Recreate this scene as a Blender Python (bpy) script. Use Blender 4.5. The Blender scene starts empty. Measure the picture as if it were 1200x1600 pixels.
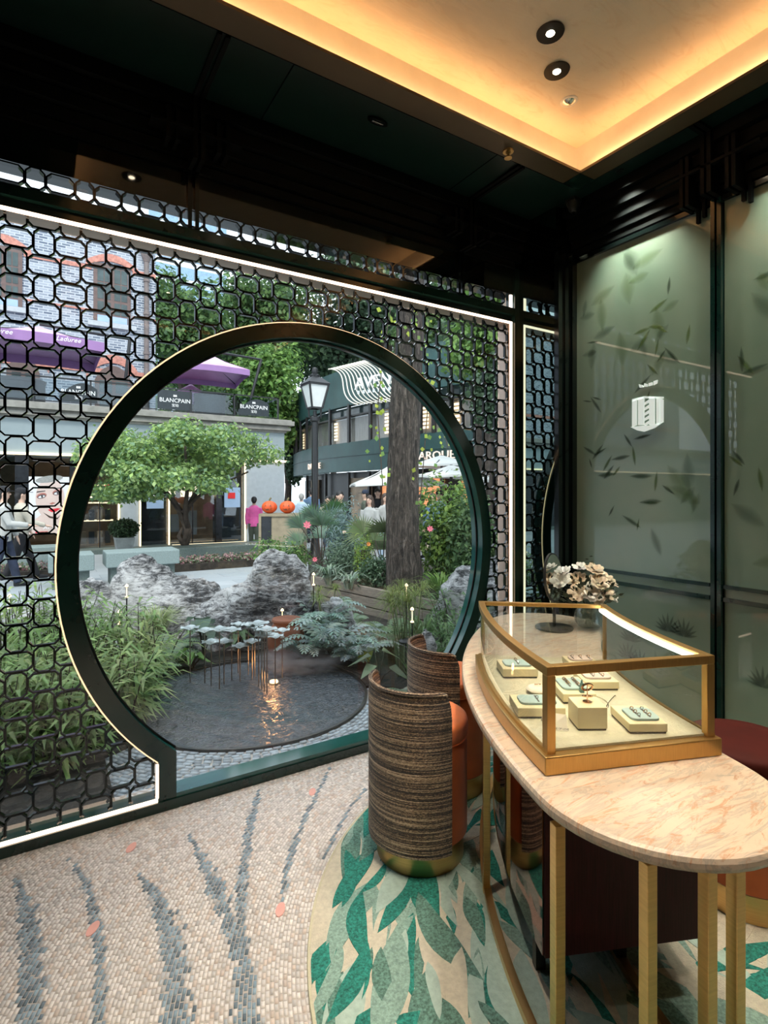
import bpy, bmesh, math, random
import numpy as np
from mathutils import Vector, Matrix
R = math.radians
PI = math.pi
SC = bpy.context.scene
COL = SC.collection
SC.unit_settings.scale_length = 1.15

# ------------------------------------------------------------------ camera
FPX, HZ, CAMZ = 857.0, 768.0, 1.45
YAW = R(57.8)
FX, FY = math.cos(YAW), math.sin(YAW)
RX, RY = math.sin(YAW), -math.cos(YAW)
cam = bpy.data.cameras.new('camera')
cam.sensor_fit = 'HORIZONTAL'
cam.sensor_width = 36
cam.lens = FPX/1200*36
cam.shift_y = -32/1200
cam.clip_start = .05
cam.clip_end = 400
camo = bpy.data.objects.new('camera', cam)
COL.objects.link(camo)
camo.location = (0, 0, CAMZ)
camo.rotation_euler = (R(90), 0, YAW-R(90))
SC.camera = camo

# ------------------------------------------------------------------ world, sun, exposure
SC.view_settings.view_transform = 'Standard'
SC.view_settings.look = 'None'
SC.view_settings.gamma = 1
SC.view_settings.use_curve_mapping = False
SC.view_settings.exposure = 0.75
w = bpy.data.worlds.new('sky'); SC.world = w
w.use_nodes = True
nt = w.node_tree
bg = nt.nodes['Background']
bg.inputs[0].default_value = (.80, .90, 1.0, 1)
bg.inputs[1].default_value = 1.5
sun = bpy.data.lights.new('sun', 'SUN')
sun.energy = 1.5
sun.angle = R(12)
sun.color = (1, .95, .86)
suno = bpy.data.objects.new('sun', sun)
COL.objects.link(suno)
suno.rotation_euler = (R(40), 0, R(-25))      # light travels away from the shop front, over its roof

# ------------------------------------------------------------------ pixel <-> place helpers (1200 x 1600 frame)
def ray(px):
    l = (px-600)/FPX
    return FX+l*RX, FY+l*RY
def at(px, py, d):
    x, y = ray(px)
    return Vector((x*d, y*d, CAMZ+(HZ-py)/FPX*d))
def onZ(px, py, z=0.0):
    return at(px, py, (z-CAMZ)*FPX/(HZ-py))
def onY(px, py, Y):
    return at(px, py, Y/ray(px)[1])
def onX(px, py, X):
    return at(px, py, X/ray(px)[0])
def c2w(lat, d):
    return (FX*d+RX*lat, FY*d+RY*lat)

# ------------------------------------------------------------------ materials
MATS = {}
def nodes(name):
    m = bpy.data.materials.new(name); m.use_nodes = True
    MATS[name] = m
    t = m.node_tree
    return m, t, t.nodes['Principled BSDF']
def lk(t, a, b): t.links.new(a, b)
def texco(t, kind='Object', scale=(1,1,1), rot=(0,0,0)):
    c = t.nodes.new('ShaderNodeTexCoord'); mp = t.nodes.new('ShaderNodeMapping')
    mp.inputs['Scale'].default_value = scale
    mp.inputs['Rotation'].default_value = rot
    lk(t, c.outputs[kind], mp.inputs[0])
    return mp.outputs[0]
def noise(t, vec, scale, detail=4, rough=.55, dist=0):
    n = t.nodes.new('ShaderNodeTexNoise')
    n.inputs['Scale'].default_value = scale
    n.inputs['Detail'].default_value = detail
    n.inputs['Roughness'].default_value = rough
    n.inputs['Distortion'].default_value = dist
    if vec is not None: lk(t, vec, n.inputs['Vector'])
    return n
def ramp(t, fac, stops):
    r = t.nodes.new('ShaderNodeValToRGB')
    e = r.color_ramp.elements
    while len(e) < len(stops): e.new(.5)
    for k, (p, c) in enumerate(stops):
        e[k].position = p
        e[k].color = (c[0], c[1], c[2], 1)
    lk(t, fac, r.inputs[0])
    return r.outputs[0]
def bump(t, h, strength=.3, dist=.01):
    b = t.nodes.new('ShaderNodeBump')
    b.inputs['Strength'].default_value = strength
    b.inputs['Distance'].default_value = dist
    lk(t, h, b.inputs['Height'])
    return b.outputs[0]
def M(name, col, rough=.5, metal=0, var=.15, vs=9, bmp=0, bs=60, coat=0, spec=.5, stretch=(1,1,1), col2=None, emit=0, ecol=None, sheen=0):
    m, t, p = nodes(name)
    v = texco(t, scale=stretch)
    n = noise(t, v, vs)
    a = tuple(c*(1-var) for c in col); b = col2 or tuple(min(1, c*(1+var)) for c in col)
    lk(t, ramp(t, n.outputs[0], [(.32, a), (.68, b)]), p.inputs['Base Color'])
    p.inputs['Roughness'].default_value = rough
    p.inputs['Metallic'].default_value = metal
    p.inputs['Coat Weight'].default_value = coat
    p.inputs['Coat Roughness'].default_value = .03
    p.inputs['Specular IOR Level'].default_value = spec
    if sheen: p.inputs['Sheen Weight'].default_value = sheen
    if emit:
        p.inputs['Emission Color'].default_value = (*(ecol or col), 1)
        p.inputs['Emission Strength'].default_value = emit
    if bmp:
        n2 = noise(t, v, bs)
        lk(t, bump(t, n2.outputs[0], bmp), p.inputs['Normal'])
    return m

M('green_lacquer', (.0065, .026, .021), .16, var=.1, spec=.6)
M('black_lacquer', (.0045, .0075, .007), .10, var=.1, spec=.6)
M('dark_panel', (.004, .006, .0055), .035, var=.05, spec=.75)
M('bronze_shelf', (.115, .083, .050), .38, metal=.35, var=.12, vs=3)
M('brass', (.60, .40, .16), .34, metal=1, var=.08, vs=4, bmp=.04, bs=8, stretch=(1, 1, 40))
M('case_brass', (.58, .35, .12), .36, metal=.9, var=.06, vs=6, bmp=.03, bs=10, stretch=(60, 60, 4))
M('rose_reveal', (.60, .44, .36), .4, metal=.3, var=.06)
M('teal_reveal', (.012, .075, .065), .08, var=.1, spec=.8)
M('burgundy', (.055, .008, .010), .55, var=.3, vs=6, stretch=(40, 40, 1.5), spec=.2)
M('grout', (.46, .42, .38), .85, var=.1, vs=30)
M('plaster_wall', (.012, .030, .026), .35, var=.1)
M('white_paint', (.72, .72, .70), .5, var=.04)
M('reflection_white', (.80, .84, .80), .35, var=.03, emit=.22, ecol=(.9, 1, .95))  # bright reflection put into the colour, with a faint glow
M('black_metal', (.012, .012, .013), .35, metal=.3, var=.2)
M('gun_metal', (.05, .05, .047), .32, metal=.6, var=.2)
M('bulkhead_green', (.005, .020, .0165), .30, var=.1, spec=.35)
M('petal_inlay', (.72, .36, .30), .45, var=.08)
M('trim_black', (.006, .006, .006), .3, var=.1)
M('fret_black', (.004, .005, .005), .55, var=.1, spec=.12)
M('chrome', (.7, .7, .68), .2, metal=1, var=.05)
M('led_warm', (1, .78, .55), .5, var=0, emit=2.6, ecol=(1, .76, .55))
M('ring_glow', (.9, .65, .4), .5, var=0, emit=.9, ecol=(1, .66, .38))
M('led_white', (1, .97, .92), .5, var=0, emit=6.0, ecol=(1, .95, .86))
M('candle_glow', (1, .85, .6), .5, var=0, emit=1.1, ecol=(1, .76, .44))
M('lamp_glow', (1, .85, .6), .5, var=0, emit=14, ecol=(1, .83, .58))
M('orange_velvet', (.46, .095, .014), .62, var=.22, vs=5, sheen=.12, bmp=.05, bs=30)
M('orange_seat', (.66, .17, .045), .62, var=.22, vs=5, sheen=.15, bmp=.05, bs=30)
M('rug_cream', (.60, .55, .43), .95, var=.10, vs=60, bmp=.6, bs=220)
M('rug_sage', (.24, .37, .31), .95, var=.3, vs=130, bmp=.4, bs=220)
M('rug_pale', (.40, .52, .45), .95, var=.10, vs=60, bmp=.4, bs=220)
M('rug_teal', (.022, .20, .155), .95, var=.55, vs=130, bmp=.4, bs=220)
M('rug_moss', (.11, .22, .175), .95, var=.5, vs=130, bmp=.4, bs=220)
M('case_cloth', (.58, .54, .38), .9, var=.06, vs=50, bmp=.3, bs=200)
M('box_cream', (.80, .70, .44), .6, var=.05)
M('box_fringe', (.10, .085, .07), .8, var=.5, vs=400)
M('tray_blue', (.42, .55, .52), .8, var=.06, bmp=.2, bs=300)
M('tray_pink', (.72, .60, .52), .8, var=.06, bmp=.2, bs=300)
M('rose_gold', (.78, .48, .30), .2, metal=1, var=.05)
M('silver', (.75, .74, .72), .18, metal=1, var=.05)
M('card_paper', (.78, .72, .58), .7, var=.03)
M('ink', (.03, .03, .03), .6, var=.1)
M('teal_bottle', (.10, .22, .20), .35, var=.1)
M('petal_cream', (.82, .68, .50), .6, var=.12, vs=40)
M('petal_white', (.85, .83, .76), .6, var=.08, vs=40)
M('bouquet_green', (.060, .075, .040), .6, var=.4, vs=30)
# outside
M('stone_bench', (.20, .255, .25), .7, var=.18, vs=60)
M('stone_dark', (.10, .13, .12), .6, var=.2, vs=30)
M('soil', (.030, .024, .018), .95, var=.5, vs=14, bmp=.7, bs=30)
M('fascia_grey', (.27, .325, .345), .6, var=.06, vs=3)
M('cornice_stone', (.26, .25, .225), .8, var=.2, vs=5)
M('shop_dark', (.016, .018, .022), .25, var=.3)
M('shop_beige', (.30, .22, .15), .6, var=.3, vs=3)
M('shop_pale', (.36, .40, .43), .5, var=.06)
M('poster_blue', (.30, .42, .60), .5, var=.08, vs=3)
M('poster_white', (.72, .72, .74), .5, var=.04)
M('sign_red', (.62, .02, .02), .5, var=.05)
M('skin', (.62, .40, .30), .55, var=.08)
M('poster_skin', (.66, .52, .47), .5, var=.06, vs=6)
M('poster_dark', (.05, .04, .045), .5, var=.1)
M('red_lips', (.62, .015, .03), .4, var=.1)
M('purple_canvas', (.62, .37, .60), .7, var=.08, vs=3)
M('purple_flap', (.29, .155, .35), .7, var=.08, vs=3)
M('cream_canvas', (.78, .78, .74), .7, var=.05, vs=3)
M('rail_black', (.015, .016, .018), .4, var=.1)
M('sign_cloth', (.020, .028, .034), .5, var=.15)
M('letter_white', (.86, .86, .86), .5, var=.02)
M('round_green', (.018, .062, .060), .45, var=.2, vs=1.5)
M('round_black', (.012, .011, .012), .4, var=.4, vs=2)
M('letter_rose', (.75, .60, .52), .4, var=.03, emit=.35, ecol=(1, .75, .6))
M('wave_cream', (.80, .74, .62), .5, var=.05)
M('curtain', (.38, .32, .26), .8, var=.3, vs=6, stretch=(14, 14, .3))
M('shop_glow', (.5, .22, .10), .6, var=.7, vs=5, emit=.5, ecol=(1, .38, .16))
M('shop_lamp', (1, .8, .5), .5, var=.2, vs=6, emit=1.6, ecol=(1, .74, .45))
M('lantern_glass', (.72, .74, .72), .25, var=.04)
M('pumpkin', (.72, .10, .02), .5, var=.15, vs=6)
M('pumpkin_stem', (.14, .13, .06), .8, var=.2)
M('wood_plank', (.22, .185, .15), .75, var=.3, vs=4, stretch=(2, 2, 22), bmp=.2, bs=20)
M('wood_counter', (.27, .22, .145), .7, var=.15)
M('terracotta', (.20, .075, .04), .8, var=.2)
M('pot_grey', (.30, .32, .31), .7, var=.15)
M('metal_lotus', (.42, .47, .46), .35, metal=.55, var=.12, vs=12)
M('rod_steel', (.35, .30, .26), .35, metal=.8, var=.1)
M('window_brown', (.13, .085, .075), .6, var=.15)
M('window_glass_far', (.05, .075, .075), .12, var=.4, vs=3)
M('red_brick', (.50, .22, .17), .85, var=.25, vs=14)
M('sill_stone', (.42, .45, .47), .8, var=.1)
M('pipe_grey', (.16, .13, .12), .6, var=.2)
M('tower_glass', (.22, .34, .46), .2, var=.2)
M('tower_wall', (.62, .64, .66), .7, var=.06)
M('tree_wood', (.060, .045, .035), .9, var=.4, vs=10, bmp=.6, bs=30)
M('cloth_white', (.42, .42, .40), .85, var=.1)
M('cloth_black', (.014, .014, .017), .85, var=.3)
M('cloth_navy', (.020, .028, .055), .85, var=.3)
M('cloth_denim', (.10, .18, .30), .85, var=.2)
M('cloth_pink', (.85, .14, .42), .8, var=.1)
M('cloth_lightblue', (.45, .58, .72), .85, var=.1)
M('cloth_beige', (.50, .46, .38), .85, var=.15)
M('cloth_olive', (.08, .095, .07), .85, var=.2)
M('hair_black', (.012, .010, .010), .5, var=.4, vs=40)
M('hair_grey', (.30, .30, .29), .6, var=.2, vs=40)
M('hair_brown', (.05, .028, .018), .5, var=.4, vs=40)
M('eye_dark', (.02, .015, .015), .2, var=.1)
M('lip_tone', (.42, .16, .13), .5, var=.1)
M('flower_pink', (.78, .20, .26), .6, var=.2, vs=30)
M('flower_orange', (.85, .34, .10), .6, var=.2, vs=30)
M('flower_pale', (.86, .70, .60), .6, var=.1, vs=30)

def mat_attr(name, rough=.6, trans=.0, spec=.4, attr='Col', bmp=0, coat=0):
    m, t, p = nodes(name)
    a = t.nodes.new('ShaderNodeAttribute'); a.attribute_name = attr
    lk(t, a.outputs['Color'], p.inputs['Base Color'])
    p.inputs['Roughness'].default_value = rough
    p.inputs['Specular IOR Level'].default_value = spec
    p.inputs['Coat Weight'].default_value = coat
    if bmp:
        n = noise(t, texco(t), 90)
        lk(t, bump(t, n.outputs[0], bmp), p.inputs['Normal'])
    if trans:
        tr = t.nodes.new('ShaderNodeBsdfTranslucent')
        lk(t, a.outputs['Color'], tr.inputs[0])
        mx = t.nodes.new('ShaderNodeMixShader'); mx.inputs[0].default_value = trans
        lk(t, p.outputs[0], mx.inputs[1]); lk(t, tr.outputs[0], mx.inputs[2])
        lk(t, mx.outputs[0], t.nodes['Material Output'].inputs[0])
    return m
mat_attr('leaf', .5, .35)
mat_attr('mosaic', .42, spec=.45, bmp=.03)
mat_attr('cobble', .6, bmp=.1)

def mat_glass(name, tint=(.97, .99, .98), ior=1.45, rough=0.0, boost=1.0):
    m, t, p = nodes(name)
    t.nodes.remove(p)
    tr = t.nodes.new('ShaderNodeBsdfTransparent'); tr.inputs[0].default_value = (*tint, 1)
    gl = t.nodes.new('ShaderNodeBsdfGlossy'); gl.inputs['Roughness'].default_value = rough
    lw = t.nodes.new('ShaderNodeLayerWeight'); lw.inputs[0].default_value = .5
    pw = t.nodes.new('ShaderNodeMath'); pw.operation = 'POWER'; pw.inputs[1].default_value = 4.5
    lk(t, lw.outputs['Facing'], pw.inputs[0])
    f0 = ((ior-1)/(ior+1))**2*boost*1.6
    ml = t.nodes.new('ShaderNodeMath'); ml.operation = 'MULTIPLY_ADD'; ml.use_clamp = True
    lk(t, pw.outputs[0], ml.inputs[0]); ml.inputs[1].default_value = .85; ml.inputs[2].default_value = f0
    mx = t.nodes.new('ShaderNodeMixShader')
    lk(t, ml.outputs[0], mx.inputs[0]); lk(t, tr.outputs[0], mx.inputs[1]); lk(t, gl.outputs[0], mx.inputs[2])
    lk(t, mx.outputs[0], t.nodes['Material Output'].inputs[0])
    return m
mat_glass('window_pane', (.96, .985, .98), 1.5, boost=1.1)
mat_glass('case_glass', (.96, .985, .97), 1.45, boost=1.3)
mat_glass('vase_glass', (.90, .94, .94), 1.6, boost=1.6)
mat_glass('shop_pane', (.80, .85, .88), 1.5, boost=1.2)
mat_glass('rail_pane', (.70, .78, .82), 1.5)
mat_glass('bulb_glass', (.97, .95, .92), 1.45)

def mat_mirror(name, col, rough):
    m, t, p = nodes(name)
    n = noise(t, texco(t), 2)
    lk(t, ramp(t, n.outputs[0], [(.3, tuple(c*.96 for c in col)), (.7, col)]), p.inputs['Base Color'])
    p.inputs['Metallic'].default_value = 1
    p.inputs['Roughness'].default_value = rough
mat_mirror('pier_mirror', (.20, .27, .26), .012)
mat_mirror('bronze_mirror', (.34, .19, .18), .05)
mat_mirror('clear_mirror', (.80, .82, .80), .02)

# frosted, painted glass of the right wall: mottled green body under a clear surface
m, t, p = nodes('frosted_green')
v = texco(t, scale=(1, 1, .8))
n1 = noise(t, v, 2.2, 3, .5, .3); n2 = noise(t, texco(t, scale=(1, 30, 90)), 6, 2)
c1 = ramp(t, n1.outputs[0], [(.28, (.16, .24, .175)), (.55, (.22, .29, .22)), (.78, (.27, .31, .235))])
mx = t.nodes.new('ShaderNodeMixRGB'); mx.blend_type = 'MULTIPLY'; mx.inputs[0].default_value = .10
lk(t, c1, mx.inputs[1]); lk(t, n2.outputs[0], mx.inputs[2])
lk(t, mx.outputs[0], p.inputs['Base Color'])
p.inputs['Roughness'].default_value = .42
p.inputs['Specular IOR Level'].default_value = .3
p.inputs['Coat Weight'].default_value = 1.0
p.inputs['Coat Roughness'].default_value = .012
p.inputs['Coat IOR'].default_value = 1.5

# printed soft-edged leaves inside the frosted glass
m, t, p = nodes('leaf_print')
a = t.nodes.new('ShaderNodeAttribute'); a.attribute_name = 'Col'
lk(t, a.outputs['Color'], p.inputs['Base Color'])
lk(t, a.outputs['Alpha'], p.inputs['Alpha'])
p.inputs['Roughness'].default_value = .5
p.inputs['Specular IOR Level'].default_value = .1

# marble
def mat_marble(name, base, vein1, vein2, sc=1.0, rough=.30):
    m, t, p = nodes(name)
    v = texco(t, scale=(1, 1, 1), rot=(0, 0, R(35)))
    n1 = noise(t, v, 2.2*sc, 6, .6, 1.2)
    n2 = noise(t, texco(t, scale=(1.2, 6.5, 3), rot=(0, 0, R(62))), 3.2*sc, 8, .68, 1.6)
    n3 = noise(t, texco(t, scale=(2.5, 9, 3), rot=(0, 0, R(75))), 2.6*sc, 8, .7, 2.4)
    b = ramp(t, n1.outputs[0], [(.3, tuple(c*.82 for c in base)), (.6, base), (.85, tuple(min(1, c*1.12) for c in base))])
    f2 = ramp(t, n2.outputs[0], [(.40, (0, 0, 0)), (.485, (.75,)*3), (.52, (0, 0, 0))])
    f3 = ramp(t, n3.outputs[0], [(.53, (0, 0, 0)), (.64, (.8,)*3), (.75, (0, 0, 0))])
    x1 = t.nodes.new('ShaderNodeMixRGB'); lk(t, f2, x1.inputs[0]); lk(t, b, x1.inputs[1]); x1.inputs[2].default_value = (*vein1, 1)
    x2 = t.nodes.new('ShaderNodeMixRGB'); lk(t, f3, x2.inputs[0]); lk(t, x1.outputs[0], x2.inputs[1]); x2.inputs[2].default_value = (*vein2, 1)
    lk(t, x2.outputs[0], p.inputs['Base Color'])
    p.inputs['Roughness'].default_value = rough
    p.inputs['Specular IOR Level'].default_value = .4
mat_marble('table_marble', (.70, .56, .42), (.42, .36, .29), (.52, .24, .11))
mat_marble('white_marble', (.62, .65, .66), (.30, .32, .33), (.45, .46, .46), 1.6)
mat_marble('ceiling_silk', (.74, .66, .54), (.70, .62, .50), (.64, .54, .42), .5, .5)

# woven horizontal stripes of the stool backs
m, t, p = nodes('stripe_weave')
n1 = noise(t, texco(t, scale=(.9, .9, 120)), 1.4, 6, .82)
n2 = noise(t, texco(t, scale=(90, 90, 260)), 1.5, 2)
n3 = noise(t, texco(t, scale=(1.2, 1.2, 38)), 1.0, 2, .5)
ad = t.nodes.new('ShaderNodeMath'); ad.operation = 'MULTIPLY_ADD'
lk(t, n2.outputs[0], ad.inputs[0]); ad.inputs[1].default_value = .36; lk(t, n1.outputs[0], ad.inputs[2])
c = ramp(t, ad.outputs[0], [(.625, (.007, .006, .006)), (.665, (.035, .022, .016)), (.70, (.19, .115, .068)), (.745, (.44, .31, .19)), (.81, (.72, .59, .42))])
lk(t, c, p.inputs['Base Color'])
p.inputs['Roughness'].default_value = .95
p.inputs['Sheen Weight'].default_value = .3
lk(t, bump(t, ad.outputs[0], .9, .012), p.inputs['Normal'])

# bark, rock, water, brick, paving
m, t, p = nodes('bark')
n1 = noise(t, texco(t, scale=(11, 11, 2.2)), 2.6, 8, .75, .8)
lk(t, ramp(t, n1.outputs[0], [(.38, (.014, .011, .009)), (.52, (.075, .060, .050)), (.66, (.22, .18, .15))]), p.inputs['Base Color'])
p.inputs['Roughness'].default_value = .95
lk(t, bump(t, n1.outputs[0], 1.0, .05), p.inputs['Normal'])

m, t, p = nodes('rock')
n1 = noise(t, texco(t, scale=(2.2, 2.2, 7), rot=(.6, .5, .3)), 4.2, 10, .82, .6)
n2 = noise(t, texco(t), 1.8, 4)
ad = t.nodes.new('ShaderNodeMath'); ad.operation = 'MULTIPLY_ADD'
lk(t, n2.outputs[0], ad.inputs[0]); ad.inputs[1].default_value = .5; lk(t, n1.outputs[0], ad.inputs[2])
lk(t, ramp(t, ad.outputs[0], [(.62, (.020, .020, .022)), (.69, (.12, .12, .122)), (.745, (.36, .36, .36)), (.83, (.66, .66, .655))]), p.inputs['Base Color'])
p.inputs['Roughness'].default_value = .85
lk(t, bump(t, n1.outputs[0], .8, .06), p.inputs['Normal'])

m, t, p = nodes('water')
p.inputs['Base Color'].default_value = (.010, .016, .022, 1)
p.inputs['Roughness'].default_value = .06
n1 = noise(t, texco(t, scale=(1, 1.8, 1)), 34, 3)
n2 = noise(t, texco(t), 8, 2)
lk(t, ramp(t, n2.outputs[0], [(.3, (.022, .030, .038)), (.7, (.050, .062, .075))]), p.inputs['Base Color'])
p.inputs['IOR'].default_value = 1.8
lk(t, bump(t, n1.outputs[0], .9, .03), p.inputs['Normal'])

def mat_brick(name, c1, c2, mortar, bw, bh, ms=.02, off=.5):
    m, t, p = nodes(name)
    b = t.nodes.new('ShaderNodeTexBrick')
    lk(t, texco(t, rot=(R(90), 0, 0)), b.inputs['Vector'])
    b.inputs['Color1'].default_value = (*c1, 1); b.inputs['Color2'].default_value = (*c2, 1)
    b.inputs['Mortar'].default_value = (*mortar, 1)
    b.inputs['Scale'].default_value = 1; b.inputs['Brick Width'].default_value = bw
    b.inputs['Row Height'].default_value = bh; b.inputs['Mortar Size'].default_value = ms
    b.inputs['Bias'].default_value = -.1
    lk(t, b.outputs[0], p.inputs['Base Color'])
    p.inputs['Roughness'].default_value = .85
mat_brick('grey_brick', (.10, .13, .18), (.36, .40, .45), (.46, .49, .52), .22, .072, .012)
m, t, p = nodes('plaza_paving')
b = t.nodes.new('ShaderNodeTexBrick'); lk(t, texco(t), b.inputs['Vector'])
b.inputs['Color1'].default_value = (.30, .335, .36, 1); b.inputs['Color2'].default_value = (.36, .39, .415, 1)
b.inputs['Mortar'].default_value = (.24, .26, .27, 1)
b.inputs['Scale'].default_value = 1; b.inputs['Brick Width'].default_value = .9; b.inputs['Row Height'].default_value = .45
b.inputs['Mortar Size'].default_value = .006
lk(t, b.outputs[0], p.inputs['Base Color']); p.inputs['Roughness'].default_value = .7

# ------------------------------------------------------------------ mesh building
class G:
    def __init__(s): s.v = []; s.f = []; s.m = []
    def add(s, vs, fs, mi=0):
        o = len(s.v)
        s.v += [tuple(v) for v in vs]
        s.f += [tuple(i+o for i in f) for f in fs]
        s.m += [mi]*len(fs)
        return s
    def hexa(s, p, mi=0):      # 8 corners, bottom ring then top ring
        return s.add(p, [(3,2,1,0), (4,5,6,7), (0,1,5,4), (1,2,6,5), (2,3,7,6), (3,0,4,7)], mi)
    def box(s, x0, x1, y0, y1, z0, z1, mi=0):
        return s.hexa([(x0,y0,z0),(x1,y0,z0),(x1,y1,z0),(x0,y1,z0),(x0,y0,z1),(x1,y0,z1),(x1,y1,z1),(x0,y1,z1)], mi)
    def obox(s, c, sx, sy, z0, z1, a=0, mi=0):
        ca, sa = math.cos(a), math.sin(a)
        q = [(c[0]+dx*ca-dy*sa, c[1]+dx*sa+dy*ca) for dx, dy in ((-sx/2,-sy/2),(sx/2,-sy/2),(sx/2,sy/2),(-sx/2,sy/2))]
        return s.hexa([(*k, z0) for k in q]+[(*k, z1) for k in q], mi)
    def bar(s, a, b, w, h, up=(0,0,1), mi=0):
        a, b = Vector(a), Vector(b); d = (b-a).normalized(); up = Vector(up)
        x = d.cross(up)
        if x.length < 1e-4: x = d.cross(Vector((1, 0, 0)))
        x.normalize(); y = x.cross(d).normalized()
        c = [(-w/2,-h/2),(w/2,-h/2),(w/2,h/2),(-w/2,h/2)]
        return s.hexa([a+x*i+y*j for i, j in c]+[b+x*i+y*j for i, j in c], mi)
    def tube(s, pts, r, n=8, mi=0, sy=1.0, closed=False):
        pts = [Vector(p) for p in pts]
        k = len(pts); rr = r if isinstance(r, (list, tuple)) else [r]*k
        vs = []; ref = None
        for i, p in enumerate(pts):
            d = (pts[min(i+1, k-1)]-pts[max(i-1, 0)])
            if closed: d = pts[(i+1) % k]-pts[i-1]
            d.normalize()
            if ref is None:
                ref = d.cross(Vector((0, 0, 1)))
                if ref.length < 1e-3: ref = Vector((1, 0, 0))
                ref.normalize()
            x = (ref-d*ref.dot(d)).normalized(); ref = x
            y = d.cross(x)
            for j in range(n):
                a = 2*PI*j/n
                vs.append(p+x*math.cos(a)*rr[i]+y*math.sin(a)*rr[i]*sy)
        fs = []
        for i in range(k if closed else k-1):
            i2 = (i+1) % k
            for j in range(n):
                j2 = (j+1) % n
                fs.append((i*n+j, i*n+j2, i2*n+j2, i2*n+j))
        if not closed:
            fs.append(tuple(range(n-1, -1, -1))); fs.append(tuple((k-1)*n+j for j in range(n)))
        return s.add(vs, fs, mi)
    def lathe(s, prof, c=(0,0,0), n=32, mi=0, sx=1, sy=1):
        vs = []; fs = []; k = len(prof)
        for r, z in prof:
            for j in range(n):
                a = 2*PI*j/n
                vs.append((c[0]+r*math.cos(a)*sx, c[1]+r*math.sin(a)*sy, c[2]+z))
        for i in range(k-1):
            for j in range(n):
                j2 = (j+1) % n
                fs.append((i*n+j, i*n+j2, (i+1)*n+j2, (i+1)*n+j))
        if prof[0][0] > 1e-6: fs.append(tuple(range(n-1, -1, -1)))
        if prof[-1][0] > 1e-6: fs.append(tuple((k-1)*n+j for j in range(n)))
        return s.add(vs, fs, mi)
    def prism(s, poly, h0, h1, axis='z', mi=0):
        def w(p, h):
            return (p[0], p[1], h) if axis == 'z' else ((p[0], h, p[1]) if axis == 'y' else (h, p[0], p[1]))
        n = len(poly)
        vs = [w(p, h0) for p in poly]+[w(p, h1) for p in poly]
        fs = [tuple(range(n-1, -1, -1)), tuple(range(n, 2*n))]
        fs += [(i, (i+1) % n, n+(i+1) % n, n+i) for i in range(n)]
        return s.add(vs, fs, mi)
    def arc(s, c, r0, r1, a0, a1, z0, z1, n=24, mi=0):
        vs = []
        for i in range(n+1):
            a = a0+(a1-a0)*i/n
            for r, z in ((r0, z0), (r1, z0), (r1, z1), (r0, z1)):
                vs.append((c[0]+r*math.cos(a), c[1]+r*math.sin(a), z))
        fs = []
        for i in range(n):
            for j in range(4):
                j2 = (j+1) % 4
                fs.append((i*4+j, i*4+j2, (i+1)*4+j2, (i+1)*4+j))
        fs += [(3, 2, 1, 0), (n*4, n*4+1, n*4+2, n*4+3)]
        return s.add(vs, fs, mi)
    def sphere(s, c, r, n=12, m=8, mi=0, sz=None):
        rz = sz if sz else r
        prof = [(max(r*math.sin(PI*i/m), 0), -rz*math.cos(PI*i/m)) for i in range(m+1)]
        prof[0] = (0, -rz); prof[-1] = (0, rz)
        return s.lathe(prof, c, n, mi)
    def build(s, name, mat, parent=None, smooth=False, bevel=0, recalc=True):
        me = bpy.data.meshes.new(name)
        me.from_pydata(s.v, [], s.f)
        for mm in (mat if isinstance(mat, (list, tuple)) else [mat]):
            me.materials.append(MATS[mm])
        me.polygons.foreach_set('material_index', s.m)
        if recalc:
            b = bmesh.new(); b.from_mesh(me)
            bmesh.ops.remove_doubles(b, verts=b.verts, dist=1e-6)
            bmesh.ops.recalc_face_normals(b, faces=b.faces)
            b.to_mesh(me); b.free()
        if smooth: me.polygons.foreach_set('use_smooth', [True]*len(me.polygons))
        o = link(name, me, parent)
        if smooth and smooth != 'full':
            try:
                me.set_sharp_from_angle(angle=R(40))
            except Exception: pass
        if bevel:
            mod = o.modifiers.new('bevel', 'BEVEL'); mod.width = bevel; mod.segments = 2; mod.limit_method = 'ANGLE'
        return o
def rootloc(o):
    while o.parent: o = o.parent
    return o.location
def link(name, me, parent=None):
    o = bpy.data.objects.new(name, me)
    COL.objects.link(o)
    if parent is not None:
        o.parent = parent
        if parent.parent is None and parent.type == 'EMPTY':
            o.matrix_parent_inverse = Matrix.Translation(-Vector(parent.location))
    return o
def tag(o, label, cat, group=None, kind=None):
    o['label'] = label; o['category'] = cat
    if group: o['group'] = group
    if kind: o['kind'] = kind
    return o
def thing(name, label, cat, loc=(0, 0, 0), group=None, kind=None):
    o = bpy.data.objects.new(name, None); COL.objects.link(o)
    o.empty_display_size = .1
    o.location = loc
    return tag(o, label, cat, group, kind)
def struct(name, label=None):
    o = bpy.data.objects.new(name, None); COL.objects.link(o)
    o.empty_display_size = .1
    o['kind'] = 'structure'
    if label: o['label'] = label; o['category'] = name.split('_')[0]
    return o
def st(o, label, cat):
    o['kind'] = 'structure'; o['label'] = label; o['category'] = cat
    return o
def dup(root, loc, rotz=0, label=None, scale=None):
    r = root.copy(); COL.objects.link(r); r.location = loc; r.rotation_euler = (0, 0, rotz)
    if scale: r.scale = (scale,)*3 if not isinstance(scale, tuple) else scale
    if label: r['label'] = label
    for ch in list(root.children):
        c = ch.copy(); COL.objects.link(c); c.parent = r
        for g in list(ch.children):
            d = g.copy(); COL.objects.link(d); d.parent = c
    return r
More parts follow.
